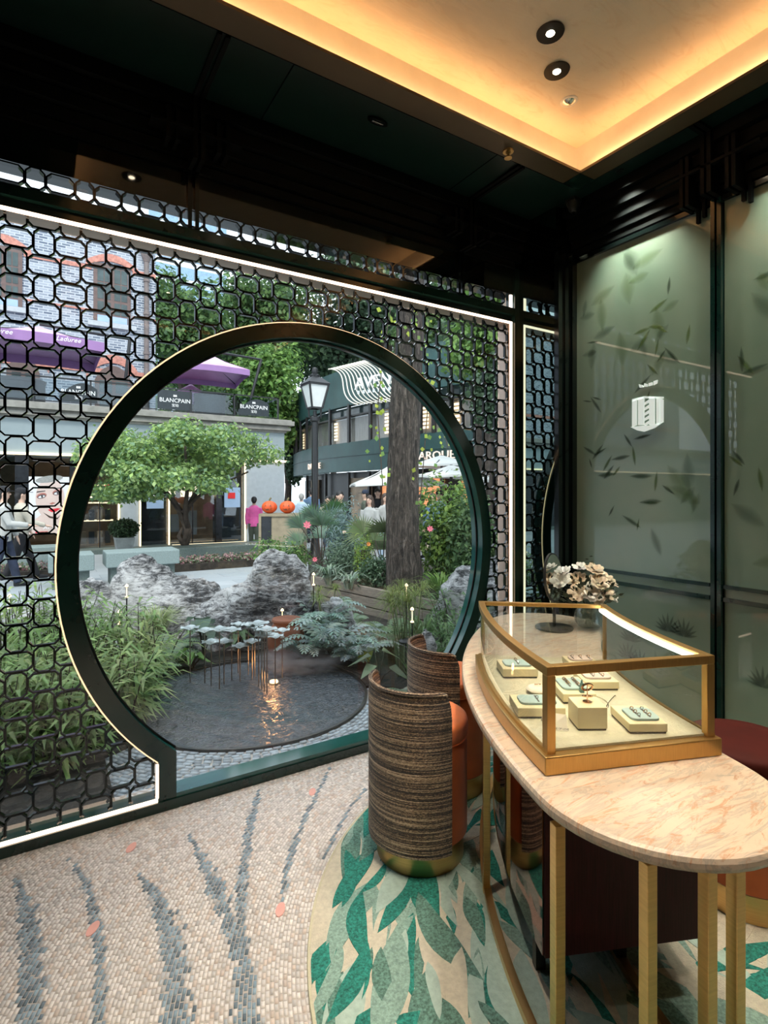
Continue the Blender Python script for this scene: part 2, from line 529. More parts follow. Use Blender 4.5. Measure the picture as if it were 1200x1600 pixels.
def npmesh(name, V, F, mat, parent=None, col=None, smooth=False, stuff=False):
    """V (n,3), F (m,4) quads or (m,3); col (n,4) per vertex"""
    me = bpy.data.meshes.new(name)
    V = np.asarray(V, dtype=np.float32); F = np.asarray(F, dtype=np.int32)
    k = F.shape[1]
    me.vertices.add(len(V)); me.vertices.foreach_set('co', V.ravel())
    me.loops.add(F.size); me.loops.foreach_set('vertex_index', F.ravel())
    me.polygons.add(len(F)); me.polygons.foreach_set('loop_start', np.arange(0, F.size, k, dtype=np.int32))
    me.polygons.foreach_set('loop_total', np.full(len(F), k, dtype=np.int32))
    me.update(calc_edges=True)
    if col is not None:
        a = me.color_attributes.new('Col', 'FLOAT_COLOR', 'POINT')
        c = np.ones((len(V), 4), dtype=np.float32); cc = np.asarray(col, dtype=np.float32)
        c[:, :cc.shape[1]] = cc
        a.data.foreach_set('color', c.ravel())
    me.materials.append(MATS[mat])
    me.validate()
    if smooth: me.polygons.foreach_set('use_smooth', [True]*len(me.polygons))
    o = link(name, me, parent)
    if stuff: o['kind'] = 'stuff'
    return o
FONTC = {}
def text(name, body, size, mat, parent, loc, ang=0, extrude=.004, align='CENTER', shear=0, width=None, flip=False):
    cu = bpy.data.curves.new(name, 'FONT')
    cu.body = body; cu.size = size; cu.extrude = extrude; cu.align_x = align; cu.align_y = 'CENTER'; cu.shear = shear
    cu.resolution_u = 2
    o = bpy.data.objects.new(name, cu); COL.objects.link(o)
    dg = bpy.context.evaluated_depsgraph_get()
    me = bpy.data.meshes.new_from_object(o.evaluated_get(dg))
    bpy.data.objects.remove(o); bpy.data.curves.remove(cu)
    sx = 1.0
    if width and len(me.vertices):
        xs = [v.co.x for v in me.vertices]
        sx = width/(max(xs)-min(xs)+1e-6)
    mt = Matrix.Translation(loc) @ Matrix.Rotation(ang, 4, 'Z') @ Matrix.Rotation(R(90), 4, 'X') @ Matrix.Diagonal((sx, 1, 1, 1))
    me.transform(mt)
    me.materials.clear(); me.materials.append(MATS[mat])
    return link(name, me, parent)
def rot2(pl, c, a):
    ca, sa = math.cos(a), math.sin(a)
    return [(c[0]+x*ca-y*sa, c[1]+x*sa+y*ca) for x, y in pl]
# ================================================================== ROOM SHELL
WX0, WX1, WY0, WY1, CZ, SZ = -2.6, 2.90, -3.0, 2.65, 2.94, 3.23
TX0, TX1, TY0, TY1 = .17, 2.55, -1.6, 2.0          # opening of the ceiling tray
floor = st(G().box(WX0, WX1, WY0, 2.76, -.12, 0).build('floor', 'grout'), 'pale mosaic floor of the boutique with blue grey reed pattern', 'floor')

# mosaic tiles laid in arcs around the rug
RC, RR = (1.9, 1.0), 1.315
def seg_dist(P, pts, wd):
    best = np.full(len(P), 9.0)
    for (a, wa), (b, wb) in zip(list(zip(pts, wd))[:-1], list(zip(pts, wd))[1:]):
        a = np.array(a); b = np.array(b); d = b-a
        tt = np.clip(((P-a) @ d)/(d @ d), 0, 1)
        q = a+tt[:, None]*d
        dist = np.hypot(*(P-q).T)/(wa+(wb-wa)*tt)
        best = np.minimum(best, dist)
    return best
def arc_tiles(c, r0, r1, tw, tl, keep, gap, seed, z0=0.0, h=.0016):
    rng = np.random.default_rng(seed)
    cs = []; 
    r = r0
    while r < r1:
        n = int(2*PI*r/tl); ph = rng.random()*2*PI
        a = ph+np.arange(n)*2*PI/n+rng.normal(0, .06*tl/r, n)
        x = c[0]+(r+tw/2)*np.cos(a); y = c[1]+(r+tw/2)*np.sin(a)
        k = keep(x, y)
        cs.append(np.stack([x[k], y[k], a[k], np.full(k.sum(), r+tw/2)], 1))
        r += tw
    T = np.concatenate(cs)
    n = len(T)
    hl = tl/2-gap/2-np.abs(rng.normal(0, .05*tl, n)); hw = tw/2-gap/2-np.abs(rng.normal(0, .03*tw, n))
    ca, sa = np.cos(T[:, 2]), np.sin(T[:, 2])
    zt = z0+h*(.7+.6*rng.random(n))
    V = np.zeros((n, 8, 3))
    for k, (i, j) in enumerate(((-1, -1), (1, -1), (1, 1), (-1, 1))):
        rx = i*hw; ty = j*hl
        for o, zz in ((0, np.full(n, z0)), (4, zt)):
            V[:, k+o, 0] = T[:, 0]+rx*ca-ty*sa
            V[:, k+o, 1] = T[:, 1]+rx*sa+ty*ca
            V[:, k+o, 2] = zz
    base = (np.arange(n)*8)[:, None, None]
    F = np.array([(4,5,6,7), (0,1,5,4), (1,2,6,5), (2,3,7,6), (3,0,4,7)])[None]+base
    return T, V.reshape(-1, 3), F.reshape(-1, 4), rng
def keepf(x, y):
    return (x > -1.5) & (x < 2.72) & (y > -.5) & (y < 2.625) & (np.hypot(x-RC[0], y-RC[1]) > RR+.004)
T, V, F, rng = arc_tiles(RC, RR+.004, 3.7, .0125, .023, keepf, .0022, 3)
P = T[:, :2]
n = len(T)
tone = rng.random(n)
col = np.array([.74, .70, .665])[None]*(.84+.28*tone[:, None])
warm = rng.random(n) < .18
col[warm] = np.array([.62, .53, .465])*(.9+.25*rng.random((warm.sum(), 1)))
grey = rng.random(n) < .12
col[grey] = np.array([.54, .52, .50])*(.9+.25*rng.random((grey.sum(), 1)))
stalks = [([(22,1370),(38,1410),(46,1460),(50,1520),(48,1600),(40,1700)], [.2,1,1.5,1.7,1.6,1.5]),
          ([(105,1338),(132,1375),(148,1430),(156,1500),(157,1600),(150,1700)], [.2,.6,.75,.8,.8,.8]),
          ([(217,1365),(240,1395),(262,1440),(275,1510),(272,1600),(262,1700)], [.2,1.1,1.7,1.9,2.0,1.8]),
          ([(295,1305),(318,1345),(340,1395),(362,1450),(378,1510)], [.2,1.1,1.5,1.4,.8]),
          ([(405,1235),(388,1300),(379,1360),(376,1440),(381,1520),(380,1600),(372,1700)], [.5,.8,1.0,.9,1.5,1.8,1.7]),
          ([(515,1200),(488,1255),(465,1305),(447,1360),(441,1412)], [.3,.5,.6,.6,.35]),
          ([(572,1232),(545,1265),(523,1305),(505,1345)], [.3,.4,.4,.2]),
          ([(-70,1420),(-45,1500),(-40,1620)], [.3,1.3,1.6])]
blue = np.zeros(n)
for pts, wd in stalks:
    q = [tuple(onZ(a, b)[:2]) for a, b in pts]
    d = seg_dist(P, q, [k*.019 for k in wd])
    d = d+rng.normal(0, .28, n)
    blue = np.maximum(blue, np.clip(1.25-d, 0, 1))
bl = np.stack([.15+.27*rng.random(n)]*3, 1)*np.array([.68, .95, 1.15])
sel = blue > .3
col[sel] = bl[sel]
mid = (blue > .02) & ~sel & (rng.random(n) < .5)
col[mid] = bl[mid]*.5+col[mid]*.5
npmesh('mosaic_tile_field', V, F, 'mosaic', floor, np.repeat(col, 8, 0), stuff=True)
for k, (a, b) in enumerate([(205,1325), (145,1452), (438,1422), (488,1238)]):
    c = onZ(a, b)
    g = G(); poly = []
    for i in range(14):
        th = 2*PI*i/14
        u, v = .030*math.cos(th), .016*math.sin(th)
        poly.append((c.x+u*FX*1.1-v*RX, c.y+u*FY*1.1-v*RY))
    g.prism(poly, 0, .0036).build('petal_inlay', 'petal_inlay', floor)

# walls
ww = struct('wall_window', 'dark green lacquered wall around the round garden window')
G().box(WX0, -.165, WY1, 2.76, 0, SZ).build('wall_panel', 'green_lacquer', ww)
G().box(2.69, 2.73, 2.632, 2.76, 0, SZ).build('pier', 'green_lacquer', ww)
G().box(-.165, 2.69, 2.665, 2.76, 2.585, 2.63).build('recess_band', 'black_lacquer', ww)
G().box(-.165, 2.69, 2.638, 2.76, 2.63, 2.675).build('header_band', 'green_lacquer', ww)
G().box(-.165, 2.69, 2.65, 2.76, 2.77, SZ).build('upper_panel', 'dark_panel', ww)
for X in (.61, 2.228):
    for s in (-.016, .016):
        G().box(X+s-.009, X+s+.009, 2.63, 2.65, 2.675, CZ).build('upright_bar', 'black_lacquer', ww)
wl = st(G().box(WX0-.1, WX0, WY0, 2.76, 0, 3.6).build('wall_left', 'plaster_wall'), 'dark green wall on the left of the boutique', 'wall')
wb = st(G().box(WX0-.1, 3.1, WY0-.1, WY0, 0, 3.6).build('wall_back', 'plaster_wall'), 'dark green wall behind the viewer', 'wall')
wr = struct('wall_right', 'wall of frosted green glass panels with bamboo leaves')
G().box(2.915, 3.05, WY0, 2.76, 0, 3.6).build('backing', 'black_lacquer', wr)
G().box(2.73, 2.915, 2.325, 2.76, 0, SZ).build('mirror_pier', ['pier_mirror'], wr)
g = G()
for a, b, c, d in ((2.728, 2.76, 2.30, 2.335), (2.79, 2.82, 2.30, 2.335), (2.845, 2.865, 2.29, 2.335), (2.875, 2.915, 2.30, 2.335)):
    g.box(a, b, c, d, 0, CZ)
g.box(2.735, 2.91, 2.312, 2.33, 0, CZ)
g.build('corner_post', 'black_lacquer', wr)
panels = []
for k in range(6):
    y1 = 2.30 if k == 0 else 1.412-(k-1)*.89
    y0 = 1.478 if k == 0 else y1-.83
    panels.append((y0, y1))
    for z0, z1 in ((.985, 2.905), (.02, .90)):
        G().box(2.90, 2.915, y0, y1, z0, z1).build('frosted_pane', 'frosted_green', wr)
    G().box(2.885, 2.915, y0, y1, .966, .985).build('rail', 'green_lacquer', wr)
    G().box(2.885, 2.915, y0, y1, .90, .922).build('rail', 'green_lacquer', wr)
    G().box(2.897, 2.915, y0, y1, .922, .966).build('rail_infill', 'frosted_green', wr)
    G().box(2.88, 2.915, y0, y1, 2.90, 2.925).build('rail', 'black_lacquer', wr)
    for yy in (y0-.021, y0-.052):
        G().box(2.872, 2.915, yy-.010, yy+.010, 0, 2.93).build('post_bar', 'green_lacquer', wr)
    for q, (dy, zt) in enumerate(((.085, .11), (.055, .09), (-.13, .09), (-.16, .11))):
        yc = y0-.036+dy
        G().box(2.866, 2.886, yc-.008, yc+.008, CZ-zt, CZ).build('fret_peg', 'fret_black', wr)

# bamboo leaves printed soft into the frosted glass
rng = np.random.default_rng(11)
Vv = []; Ff = []; Cc = []
def print_leaf(y, z, L, W, ang, col, alpha, x):
    ca, sa = math.cos(ang), math.sin(ang)
    n = 9; o = len(Vv)
    for i in range(n):
        u = i/(n-1); wv = W*math.sin(PI*min(1, u*1.02))**.8*(1-.25*u)
        for j in (-1, -.45, 0, .45, 1):
            a_, b_ = u*L, j*wv
            yy = y+a_*ca-b_*sa
            Vv.append((x, yy, z+a_*sa+b_*ca))
            Cc.append((*col, alpha*max(0, 1-abs(j))**.6*(math.sin(PI*min(max(u, .03), .97)))**.5 if abs(j) < 1 else 0.0))
    for i in range(n-1):
        for j in range(4):
            Ff.append((o+i*5+j, o+(i+1)*5+j, o+(i+1)*5+j+1, o+i*5+j+1))
cnt = 0
for (y0, y1) in panels[:3]:
    for zone in range(30 if y0 > 1.45 else 30):
        fy = rng.random(); u = rng.random()
        yc = y0+.04+fy*(y1-y0-.08)
        zc = 2.78-u*1.15 if u < .75 else 1.1+rng.random()*.7
        blurry = rng.random() < (.45 if y0 > 1.45 else .35)
        k = rng.integers(1, 5)
        a0 = rng.random()*2*PI
        for j in range(k):
            L = rng.uniform(.07, .15)*(1.5 if blurry else 1); Wd = L*rng.uniform(.10, .15)*(2.0 if blurry else 1)
            a = a0+rng.normal(0, .7)+j*.9
            yy, zz = yc+rng.normal(0, .03), zc+rng.normal(0, .04)
            e = (yy+L*math.cos(a), zz+L*math.sin(a))
            if not (y0+.01 < e[0] < y1-.01 and 1.0 < e[1] < 2.89): continue
            c = (.045, .075, .040) if rng.random() < .6 else (.13, .20, .055)
            cnt += 1
            print_leaf(yy, zz, L, Wd, a, c, .35 if blurry else .75, 2.8995-.00001*cnt)
    for zone in range(6):
        yc = rng.uniform(y0+.1, y1-.1); zc = rng.uniform(.45, .75)
        for j in range(9):
            a = R(90)+(j-4)*.33
            cnt += 1
            print_leaf(yc, zc, .11-.008*abs(j-4), .011, a, (.035, .055, .040), .55, 2.8995-.00001*cnt)
npmesh('leaf_print', Vv, Ff, 'leaf_print', wr, np.array(Cc), stuff=True)

# white lantern shaped reflection on the first pane, built as solid facets
em = thing('wall_reflection', 'white faceted lantern shaped reflection built solid on the frosted green glass wall', 'reflection', (2.89, 1.82, 2.0))
def e2(zx, zy):
    q = onX(780+zx*.375, 350+zy*.375, 2.898)
    return (q.y, q.z)
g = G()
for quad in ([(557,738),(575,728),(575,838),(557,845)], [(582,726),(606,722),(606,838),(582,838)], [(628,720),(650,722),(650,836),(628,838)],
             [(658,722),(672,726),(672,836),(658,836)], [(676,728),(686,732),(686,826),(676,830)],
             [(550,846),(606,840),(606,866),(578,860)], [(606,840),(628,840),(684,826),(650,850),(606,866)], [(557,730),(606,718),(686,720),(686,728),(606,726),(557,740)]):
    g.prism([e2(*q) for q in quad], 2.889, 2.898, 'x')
g.build('white_facets', 'reflection_white', em)
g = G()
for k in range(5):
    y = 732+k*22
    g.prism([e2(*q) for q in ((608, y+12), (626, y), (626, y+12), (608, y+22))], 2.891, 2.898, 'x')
g.build('ladder_facets', 'reflection_white', em)
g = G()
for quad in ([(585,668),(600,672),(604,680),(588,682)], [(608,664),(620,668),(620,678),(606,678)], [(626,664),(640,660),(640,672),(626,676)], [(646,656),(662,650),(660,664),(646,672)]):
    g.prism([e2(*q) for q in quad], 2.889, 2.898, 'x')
g.build('crown_marks', 'reflection_white', em)

# ceiling: tray, bronze shelf, bulkheads
ce = struct('ceiling', 'warm lit ceiling tray with dark green bulkheads')
G().box(TX0-.14, TX1+.14, TY0-.14, TY1+.14, 3.45, 3.50).build('tray_panel', 'ceiling_silk', ce)
G().box(WX0-.1, 3.05, WY0-.1, 2.76, 3.5, 3.62).build('roof_slab', 'plaster_wall', ce)
SW = .12
for a in ((TX0, TX1, TY1, TY1+SW), (TX0, TX1, TY0-SW, TY0), (TX1, TX1+SW, TY0, TY1), (TX0-SW, TX0, TY0, TY1)):
    G().box(*a, 3.222, 3.236).build('cove_shelf', 'bronze_shelf', ce)
for x in (TX0-SW, TX1):
    for y in (TY0-SW, TY1):
        G().box(x, x+SW, y, y+SW, 3.218, 3.238).build('corner_block', 'green_lacquer', ce)
for a in ((WX0, WX1+.015, TY1+SW, 2.76), (WX0, WX1+.015, WY0, TY0-SW), (TX1+SW, WX1+.015, TY0-SW, TY1+SW), (WX0, TX0-SW, TY0-SW, TY1+SW)):
    G().box(*a, SZ, 3.5).build('bulkhead', 'bulkhead_green', ce)
for a in ((TX0-SW, TX1+SW, TY1+SW-.012, TY1+SW), (TX1+SW-.012, TX1+SW, TY0, TY1+SW), (TX0-SW, TX0-SW+.012, TY0, TY1+SW)):
    G().box(*a, 3.238, 3.45).build('cove_bounce_liner', 'white_paint', ce)  # white liner boards added so the cove light is not lost
for k, (o, z0, z1) in enumerate(((.115, 3.165, SZ), (.085, 3.10, 3.158), (.058, 3.04, 3.092), (.034, 2.985, 3.032), (.018, CZ, 2.978))):
    G().box(WX0, 2.73, WY1-o, WY1, z0, z1).build('cornice_moulding', 'fret_black', ce)
    G().box(2.915-o-.01, 2.915, WY0, 2.32, z0, z1).build('cornice_moulding', 'fret_black', ce)
for X in (.61, 2.228):
    for s in (-.016, .016):
        G().box(X+s-.009, X+s+.009, WY1-.13, WY1-.018, CZ, SZ).build('fret_bar', 'fret_black', ce)
        G().box(X+s-.009, X+s+.009, 2.13, WY1-.11, SZ-.014, SZ).build('fret_bar', 'fret_black', ce)
    for s in (-.13, -.09, .09, .13):
        G().box(X+s-.009, X+s+.009, WY1-.125, WY1-.02, 3.0, 3.14).build('fret_peg', 'fret_black', ce)
    G().box(X-.2, X+.2, WY1-.128, WY1-.05, 3.06, 3.072).build('fret_bar', 'fret_black', ce)
for yy in (1.457, 1.426):
    G().box(2.775, 2.90, yy-.010, yy+.010, 2.92, SZ).build('fret_bar', 'fret_black', ce)
    G().box(2.675, 2.80, yy-.010, yy+.010, SZ-.014, SZ).build('fret_bar', 'fret_black', ce)
for yy in (1.565, 1.535, 1.345, 1.315):
    G().box(2.78, 2.90, yy-.009, yy+.009, 2.90, 3.15).build('fret_peg', 'fret_black', ce)
G().box(2.775, 2.80, 1.2, 1.70, 3.05, 3.064).build('fret_bar', 'fret_black', ce)
G().box(TX0-SW, TX1+SW, 2.12, 2.128, SZ-.006, SZ).build('soffit_bead', 'black_lacquer', ce)
G().box(2.67, 2.678, TY0, 2.12, SZ-.006, SZ).build('soffit_bead', 'black_lacquer', ce)
for X in (.9, 2.05):
    G().box(X-.002, X+.002, 2.13, WY1-.12, SZ-.002, SZ).build('panel_seam', 'black_lacquer', ce)

def area(name, loc, rot, sx, sy, e, col, parent=None):
    l = bpy.data.lights.new(name, 'AREA'); l.shape = 'RECTANGLE'; l.size = sx; l.size_y = sy; l.energy = e; l.color = col
    o = bpy.data.objects.new(name, l); COL.objects.link(o); o.location = loc; o.rotation_euler = rot
    if parent is not None: o.parent = parent
    return o
WARM = (1, .50, .19)
CW = 3.4
area('cove_led', ((TX0+TX1)/2, TY1+.075, 3.262), (R(180-25), 0, 0), TX1-TX0, .03, CW, WARM, ce)
area('cove_led', ((TX0+TX1)/2, TY0-.075, 3.262), (R(180+25), 0, 0), TX1-TX0, .03, CW, WARM, ce)
area('cove_led', (TX1+.075, (TY0+TY1)/2, 3.262), (0, R(180+25), 0), .03, TY1-TY0, CW*1.4, WARM, ce)
area('cove_led', (TX0-.075, (TY0+TY1)/2, 3.262), (0, R(180-25), 0), .03, TY1-TY0, CW*1.4, WARM, ce)

def spot(name, loc, e, size, col, tgt=None, blend=.6, rad=.03, parent=None):
    l = bpy.data.lights.new(name, 'SPOT'); l.energy = e; l.spot_size = R(size); l.spot_blend = blend; l.color = col; l.shadow_soft_size = rad
    o = bpy.data.objects.new(name, l); COL.objects.link(o); o.location = loc
    d = Vector(tgt or (loc[0], loc[1], 0))-Vector(loc)
    o.rotation_euler = d.to_track_quat('-Z', 'Y').to_euler()
    if parent is not None: o.parent = parent
    return o
def downlight(p, label):
    x, y = p
    t = thing('recessed_downlight', label, 'downlight', (x, y, 3.45), 'recessed ceiling downlights') if label else ce
    nm = '' if label else 'spare_'
    def addp(g, nm, m):
        return g.build(nm, m, t, smooth=True)
    g = G().lathe([(.058, -.004), (.060, .001), (.032, .001), (.028, -.003), (.058, -.004)], (x, y, 3.447), 28)
    addp(g, 'trim_ring', 'trim_black')
    g = G().lathe([(.030, 0), (.024, .0015), (.0, .0015)], (x, y, 3.4455), 20); rf_ = addp(g, 'reflector', 'chrome')
    g = G().lathe([(.020, 0), (.016, -.004), (0, -.005)], (x, y, 3.4445), 20); g.build('lamp', 'lamp_glow', rf_ if label else t, smooth=True)
D1 = at(860, 50, 2.0/.8378); D2 = at(870, 110, 2.0/.768)
downlight((D1.x, D1.y), 'black ringed downlight nearest the top edge of the picture')
downlight((D2.x, D2.y), 'black ringed downlight between the other downlight and the white sensor')
SPC = (1, .90, .76)
spot('downlight_beam', (D1.x, D1.y, 3.42), 60, 62, SPC, (1.5, 1.2, .8), parent=ce)
spot('downlight_beam', (D2.x, D2.y, 3.42), 50, 62, SPC, (1.9, 1.75, .8), parent=ce)
for (x, y, tx, ty, e) in ((1.2, .9, 1.2, .75, 62), (1.75, .55, 1.75, .6, 40), (.5, 1.5, .35, 1.75, 60), (.5, .6, .3, 1.1, 75), (1.1, -.4, .9, .3, 50)):
    downlight((x, y), None)  # unseen downlights added to bring more light into the room
    spot('downlight_beam', (x, y, 3.42), e, 60, (1, .80, .55) if x == 1.2 else SPC, (tx, ty, 0), parent=ce)
for yy in (1.88, 1.02, .1):
    G().lathe([(.022, 0), (.020, -.004), (.014, -.004), (0, -.003)], (2.73, yy, SZ), 18).build('wall_washer', 'trim_black', ce, smooth=True)
    spot('wall_washer_beam', (2.73, yy, SZ-.02), 42, 80, (.95, 1, .86), (2.88, yy, 2.3), blend=.9, parent=ce)
S3 = at(889, 158, 2.0/.7118)
t = thing('ceiling_sensor', 'small white round sensor set in the ceiling beside two downlights', 'sensor', (S3.x, S3.y, 3.45))
G().lathe([(.040, 0), (.044, .004), (.044, .006)], (S3.x, S3.y, 3.4445), 24).build('rim', 'white_paint', t, smooth=True)
G().lathe([(0, -.010), (.020, -.008), (.032, 0)], (S3.x, S3.y, 3.4445), 24).build('lens', 'chrome', t, smooth=True)
t = thing('security_camera', 'dark dome security camera in the corner under the ceiling tray', 'camera', (2.755, 2.21, 3.17))
G().box(2.72, 2.79, 2.175, 2.245, 3.205, SZ).build('mount', 'gun_metal', t, bevel=.004)
G().lathe([(0, -.034), (.018, -.030), (.030, -.014), (.033, 0), (.04, .014), (.042, .026)], (2.755, 2.21, 3.18), 20).build('dome', 'gun_metal', t, smooth=True)
G().lathe([(0, -.036), (.010, -.034), (.012, -.028)], (2.755, 2.21, 3.18), 14).build('lens', 'chrome', t, smooth=True)
q = onZ(590, 188, SZ)
t = thing('soffit_vent', 'small oval fitting on the dark soffit above the round window', 'fitting', (q.x, q.y, SZ-.01))
G().prism(rot2([(.055*math.cos(2*PI*i/24), .022*math.sin(2*PI*i/24)) for i in range(24)], (q.x, q.y), 0), SZ-.01, SZ).build('plate', 'black_lacquer', t)
G().box(q.x-.03, q.x+.03, q.y-.006, q.y+.006, SZ-.016, SZ-.01).build('slot', 'chrome', t, bevel=.002)
q = onZ(794, 236, 3.222)
t = thing('brass_sprinkler', 'small brass sprinkler head under the bronze ceiling shelf', 'sprinkler', (q.x, q.y, 3.2))
G().lathe([(.012, 0), (.012, -.012), (.006, -.016), (.006, -.03), (.02, -.034), (.02, -.038), (0, -.039)], (q.x, q.y, 3.222), 16).build('head', 'brass', t, smooth=True)
G().lathe([(.03, 0), (.028, -.006), (.0, -.006)], (q.x, q.y, 3.222), 20).build('rose', 'brass', t, smooth=True)

# ================================================================== WINDOW
CX, CZc, RO, RI = 1.273, 1.12, 1.21, 1.136
FXL, FXR, JL, JR = .46, 2.086, .536, 2.010
win = struct('window_1', 'round moon gate window in a black lattice screen')
G().box(-.165, 2.69, 2.632, 2.76, 0, .045).build('sill', 'green_lacquer', win)
G().box(JL, JR, 2.64, 2.75, .045, .066).build('threshold', 'teal_reveal', win)
G().box(-.165, -.135, 2.632, 2.76, .045, 2.585).build('frame_stile', 'green_lacquer', win)
zo = lambda x, r: CZc-math.sqrt(r*r-(x-CX)**2)
aL = math.atan2(zo(FXL, RO)-CZc, FXL-CX) % (2*PI); aR = math.atan2(zo(FXR, RO)-CZc, FXR-CX)
bL = math.atan2(zo(JL, RI)-CZc, JL-CX) % (2*PI); bR = math.atan2(zo(JR, RI)-CZc, JR-CX)
NA = 96
outer = [(FXL, .045)]+[(CX+RO*math.cos(aL+(aR-aL)*i/NA), CZc+RO*math.sin(aL+(aR-aL)*i/NA)) for i in range(NA+1)]+[(FXR, .045)]
inner = [(JL, .045)]+[(CX+RI*math.cos(bL+(bR-bL)*i/NA), CZc+RI*math.sin(bL+(bR-bL)*i/NA)) for i in range(NA+1)]+[(JR, .045)]
g = G()
N = len(outer)
vs = []
for y in (2.640, 2.742):
    vs += [(a, y, b) for a, b in outer]+[(a, y, b) for a, b in inner]
fs = []; mi = []
for i in range(N-1):
    fs += [(i, i+1, N+i+1, N+i)]; mi.append(0)
    fs += [(2*N+i+1, 2*N+i, 3*N+i, 3*N+i+1)]; mi.append(0)
    fs += [(i+1, i, 2*N+i, 2*N+i+1)]; mi.append(0)
    fs += [(N+i, N+i+1, 3*N+i+1, 3*N+i)]; mi.append(1)
g.v = vs; g.f = fs; g.m = mi
g.build('moon_gate_ring', ['green_lacquer', 'teal_reveal'], win, smooth=True)
g = G()      # dark gasket in the reveal where the pane sits
gp = [(CX+(RI-.004)*math.cos(bL+(bR-bL)*i/NA), CZc+(RI-.004)*math.sin(bL+(bR-bL)*i/NA)) for i in range(NA+1)]
g.tube([(a, 2.692, b) for a, b in [(JL+.004, .066)]+gp+[(JR-.004, .066)]], .006, 6).build('gasket', 'trim_black', win)
g = G()
go = [(CX+(RO+.004)*math.cos(aL+(aR-aL)*i/NA), CZc+(RO+.004)*math.sin(aL+(aR-aL)*i/NA)) for i in range(NA+1)]
g.tube([(a, 2.652, b) for a, b in go], .0035, 6).build('ring_edge_light', 'ring_glow', win)
# panes
g = G(); poly = [(JL, .06)]+inner[1:-1]+[(JR, .06)]
g.add([(a, 2.692, b) for a, b in poly], [tuple(range(len(poly)))]).build('pane', 'window_pane', win)
g = G()
OUTR = [(a, b) for a, b in outer]
left = [(-.135, .045), (-.135, 2.585), (CX, 2.585)]+[p for p in reversed(outer) if p[0] <= CX]
right = [(2.66, 2.585), (2.66, .045)]+[p for p in reversed(outer) if p[0] >= CX]+[(CX, 2.585)]
g.add([(a, 2.702, b) for a, b in left], [tuple(range(len(left)))])
g.build('pane', 'window_pane', win)
g = G(); g.add([(a, 2.702, b) for a, b in right], [tuple(range(len(right)))]); g.build('pane', 'window_pane', win)
# light strips
LEDB = .012
G().box(-.135, 2.675, 2.640, 2.652, 2.570, 2.570+LEDB).build('light_strip', 'led_warm', win)
G().box(2.661, 2.673, 2.640, 2.652, .045, 2.57).build('light_strip', 'led_warm', win)
G().box(-.135, FXL-.004, 2.640, 2.652, .046, .046+LEDB).build('light_strip', 'led_warm', win)
G().box(FXL-.012, FXL-.001, 2.640, 2.652, .062, zo(FXL, RO)-.01).build('light_strip', 'led_warm', win)
G().box(FXR+.001, FXR+.012, 2.640, 2.652, .062, zo(FXL, RO)-.01).build('light_strip', 'led_warm', win)
G().box(FXR+.004, 2.66, 2.640, 2.652, .046, .046+LEDB).build('light_strip', 'led_warm', win)
G().box(2.659, 2.69, 2.653, 2.76, .045, 2.585).build('reveal', 'rose_reveal', win)
G().box(-.135, 2.659, 2.653, 2.76, 2.570, 2.586).build('reveal', 'rose_reveal', win)
# lattice cells
PIT, HX0, HZ0 = .0955, -.0763, 2.478
BW = .0062
def octo(w, h, ch):
    a, b = w/2, h/2
    return [(-a+ch, -b), (a-ch, -b), (a, -b+ch), (a, b-ch), (a-ch, b), (-a+ch, b), (-a, b-ch), (-a, -b+ch)]
def ring_mesh(w, h, name, clip=None, cx=0, cz=0, y0=2.662, y1=2.680):
    o = octo(w, h, .019); i = octo(w-2*BW, h-2*BW, .019-BW*.55)
    g = G()
    for k in range(8):
        k2 = (k+1) % 8
        seg = 1 if clip is None else 8
        run = []
        for s in range(seg):
            u0, u1 = s/seg, (s+1)/seg
            q = []
            for (A, B, u) in ((o[k], o[k2], u0), (o[k], o[k2], u1), (i[k], i[k2], u1), (i[k], i[k2], u0)):
                q.append((A[0]+(B[0]-A[0])*u, A[1]+(B[1]-A[1])*u))
            mx = sum(p[0] for p in q)/4+cx; mz = sum(p[1] for p in q)/4+cz
            if clip is not None and not clip(mx, mz): continue
            # bevelled bar: narrow front edge
            front = []
            c_ = ((q[0][0]+q[3][0])/2, (q[0][1]+q[3][1])/2), ((q[1][0]+q[2][0])/2, (q[1][1]+q[2][1])/2)
            g.hexa([(p[0], y1, p[1]) for p in q]+[(p[0], y0, p[1]) for p in q])
    if not g.f: return None
    me = bpy.data.meshes.new(name)
    me.from_pydata(g.v, [], g.f); me.materials.append(MATS['black_lacquer'])
    b = bmesh.new(); b.from_mesh(me); bmesh.ops.recalc_face_normals(b, faces=b.faces); b.to_mesh(me); b.free()
    return me
HW, VW = (.117, .082), (.077, .112)
meH = ring_mesh(*HW, 'lattice_cell_wide'); meV = ring_mesh(*VW, 'lattice_cell_tall')
def inwin(x, z):
    if not (-.134 < x < 2.658 and .062 < z < 2.569): return False
    if math.hypot(x-CX, z-CZc) < RO-.03: return False
    if z < zo(FXL, RO)+.05 and FXL-.006 < x < FXR+.006: return False
    return True
ncell = 0
for i in range(-2, 31):
    for j in range(-28, 3):
        x, z = HX0+i*PIT, HZ0+j*PIT
        w, h = HW if (i+j) % 2 == 0 else VW
        cs = [(x+sx*w/2, z+sz*h/2) for sx in (-1, 0, 1) for sz in (-1, 0, 1)]
        ins = [inwin(*c) and math.hypot(c[0]-CX, c[1]-CZc) > RO for c in cs]
        if not any(inwin(*c) for c in cs): continue
        if all(ins):
            o = link('lattice_cell', meH if (i+j) % 2 == 0 else meV, win); o.location = (x, 0, z)
        else:
            me = ring_mesh(w, h, 'lattice_cell_cut', inwin, x, z)
            if me is None: continue
            o = link('lattice_cell', me, win); o.location = (x, 0, z)
        ncell += 1
print('cells', ncell)
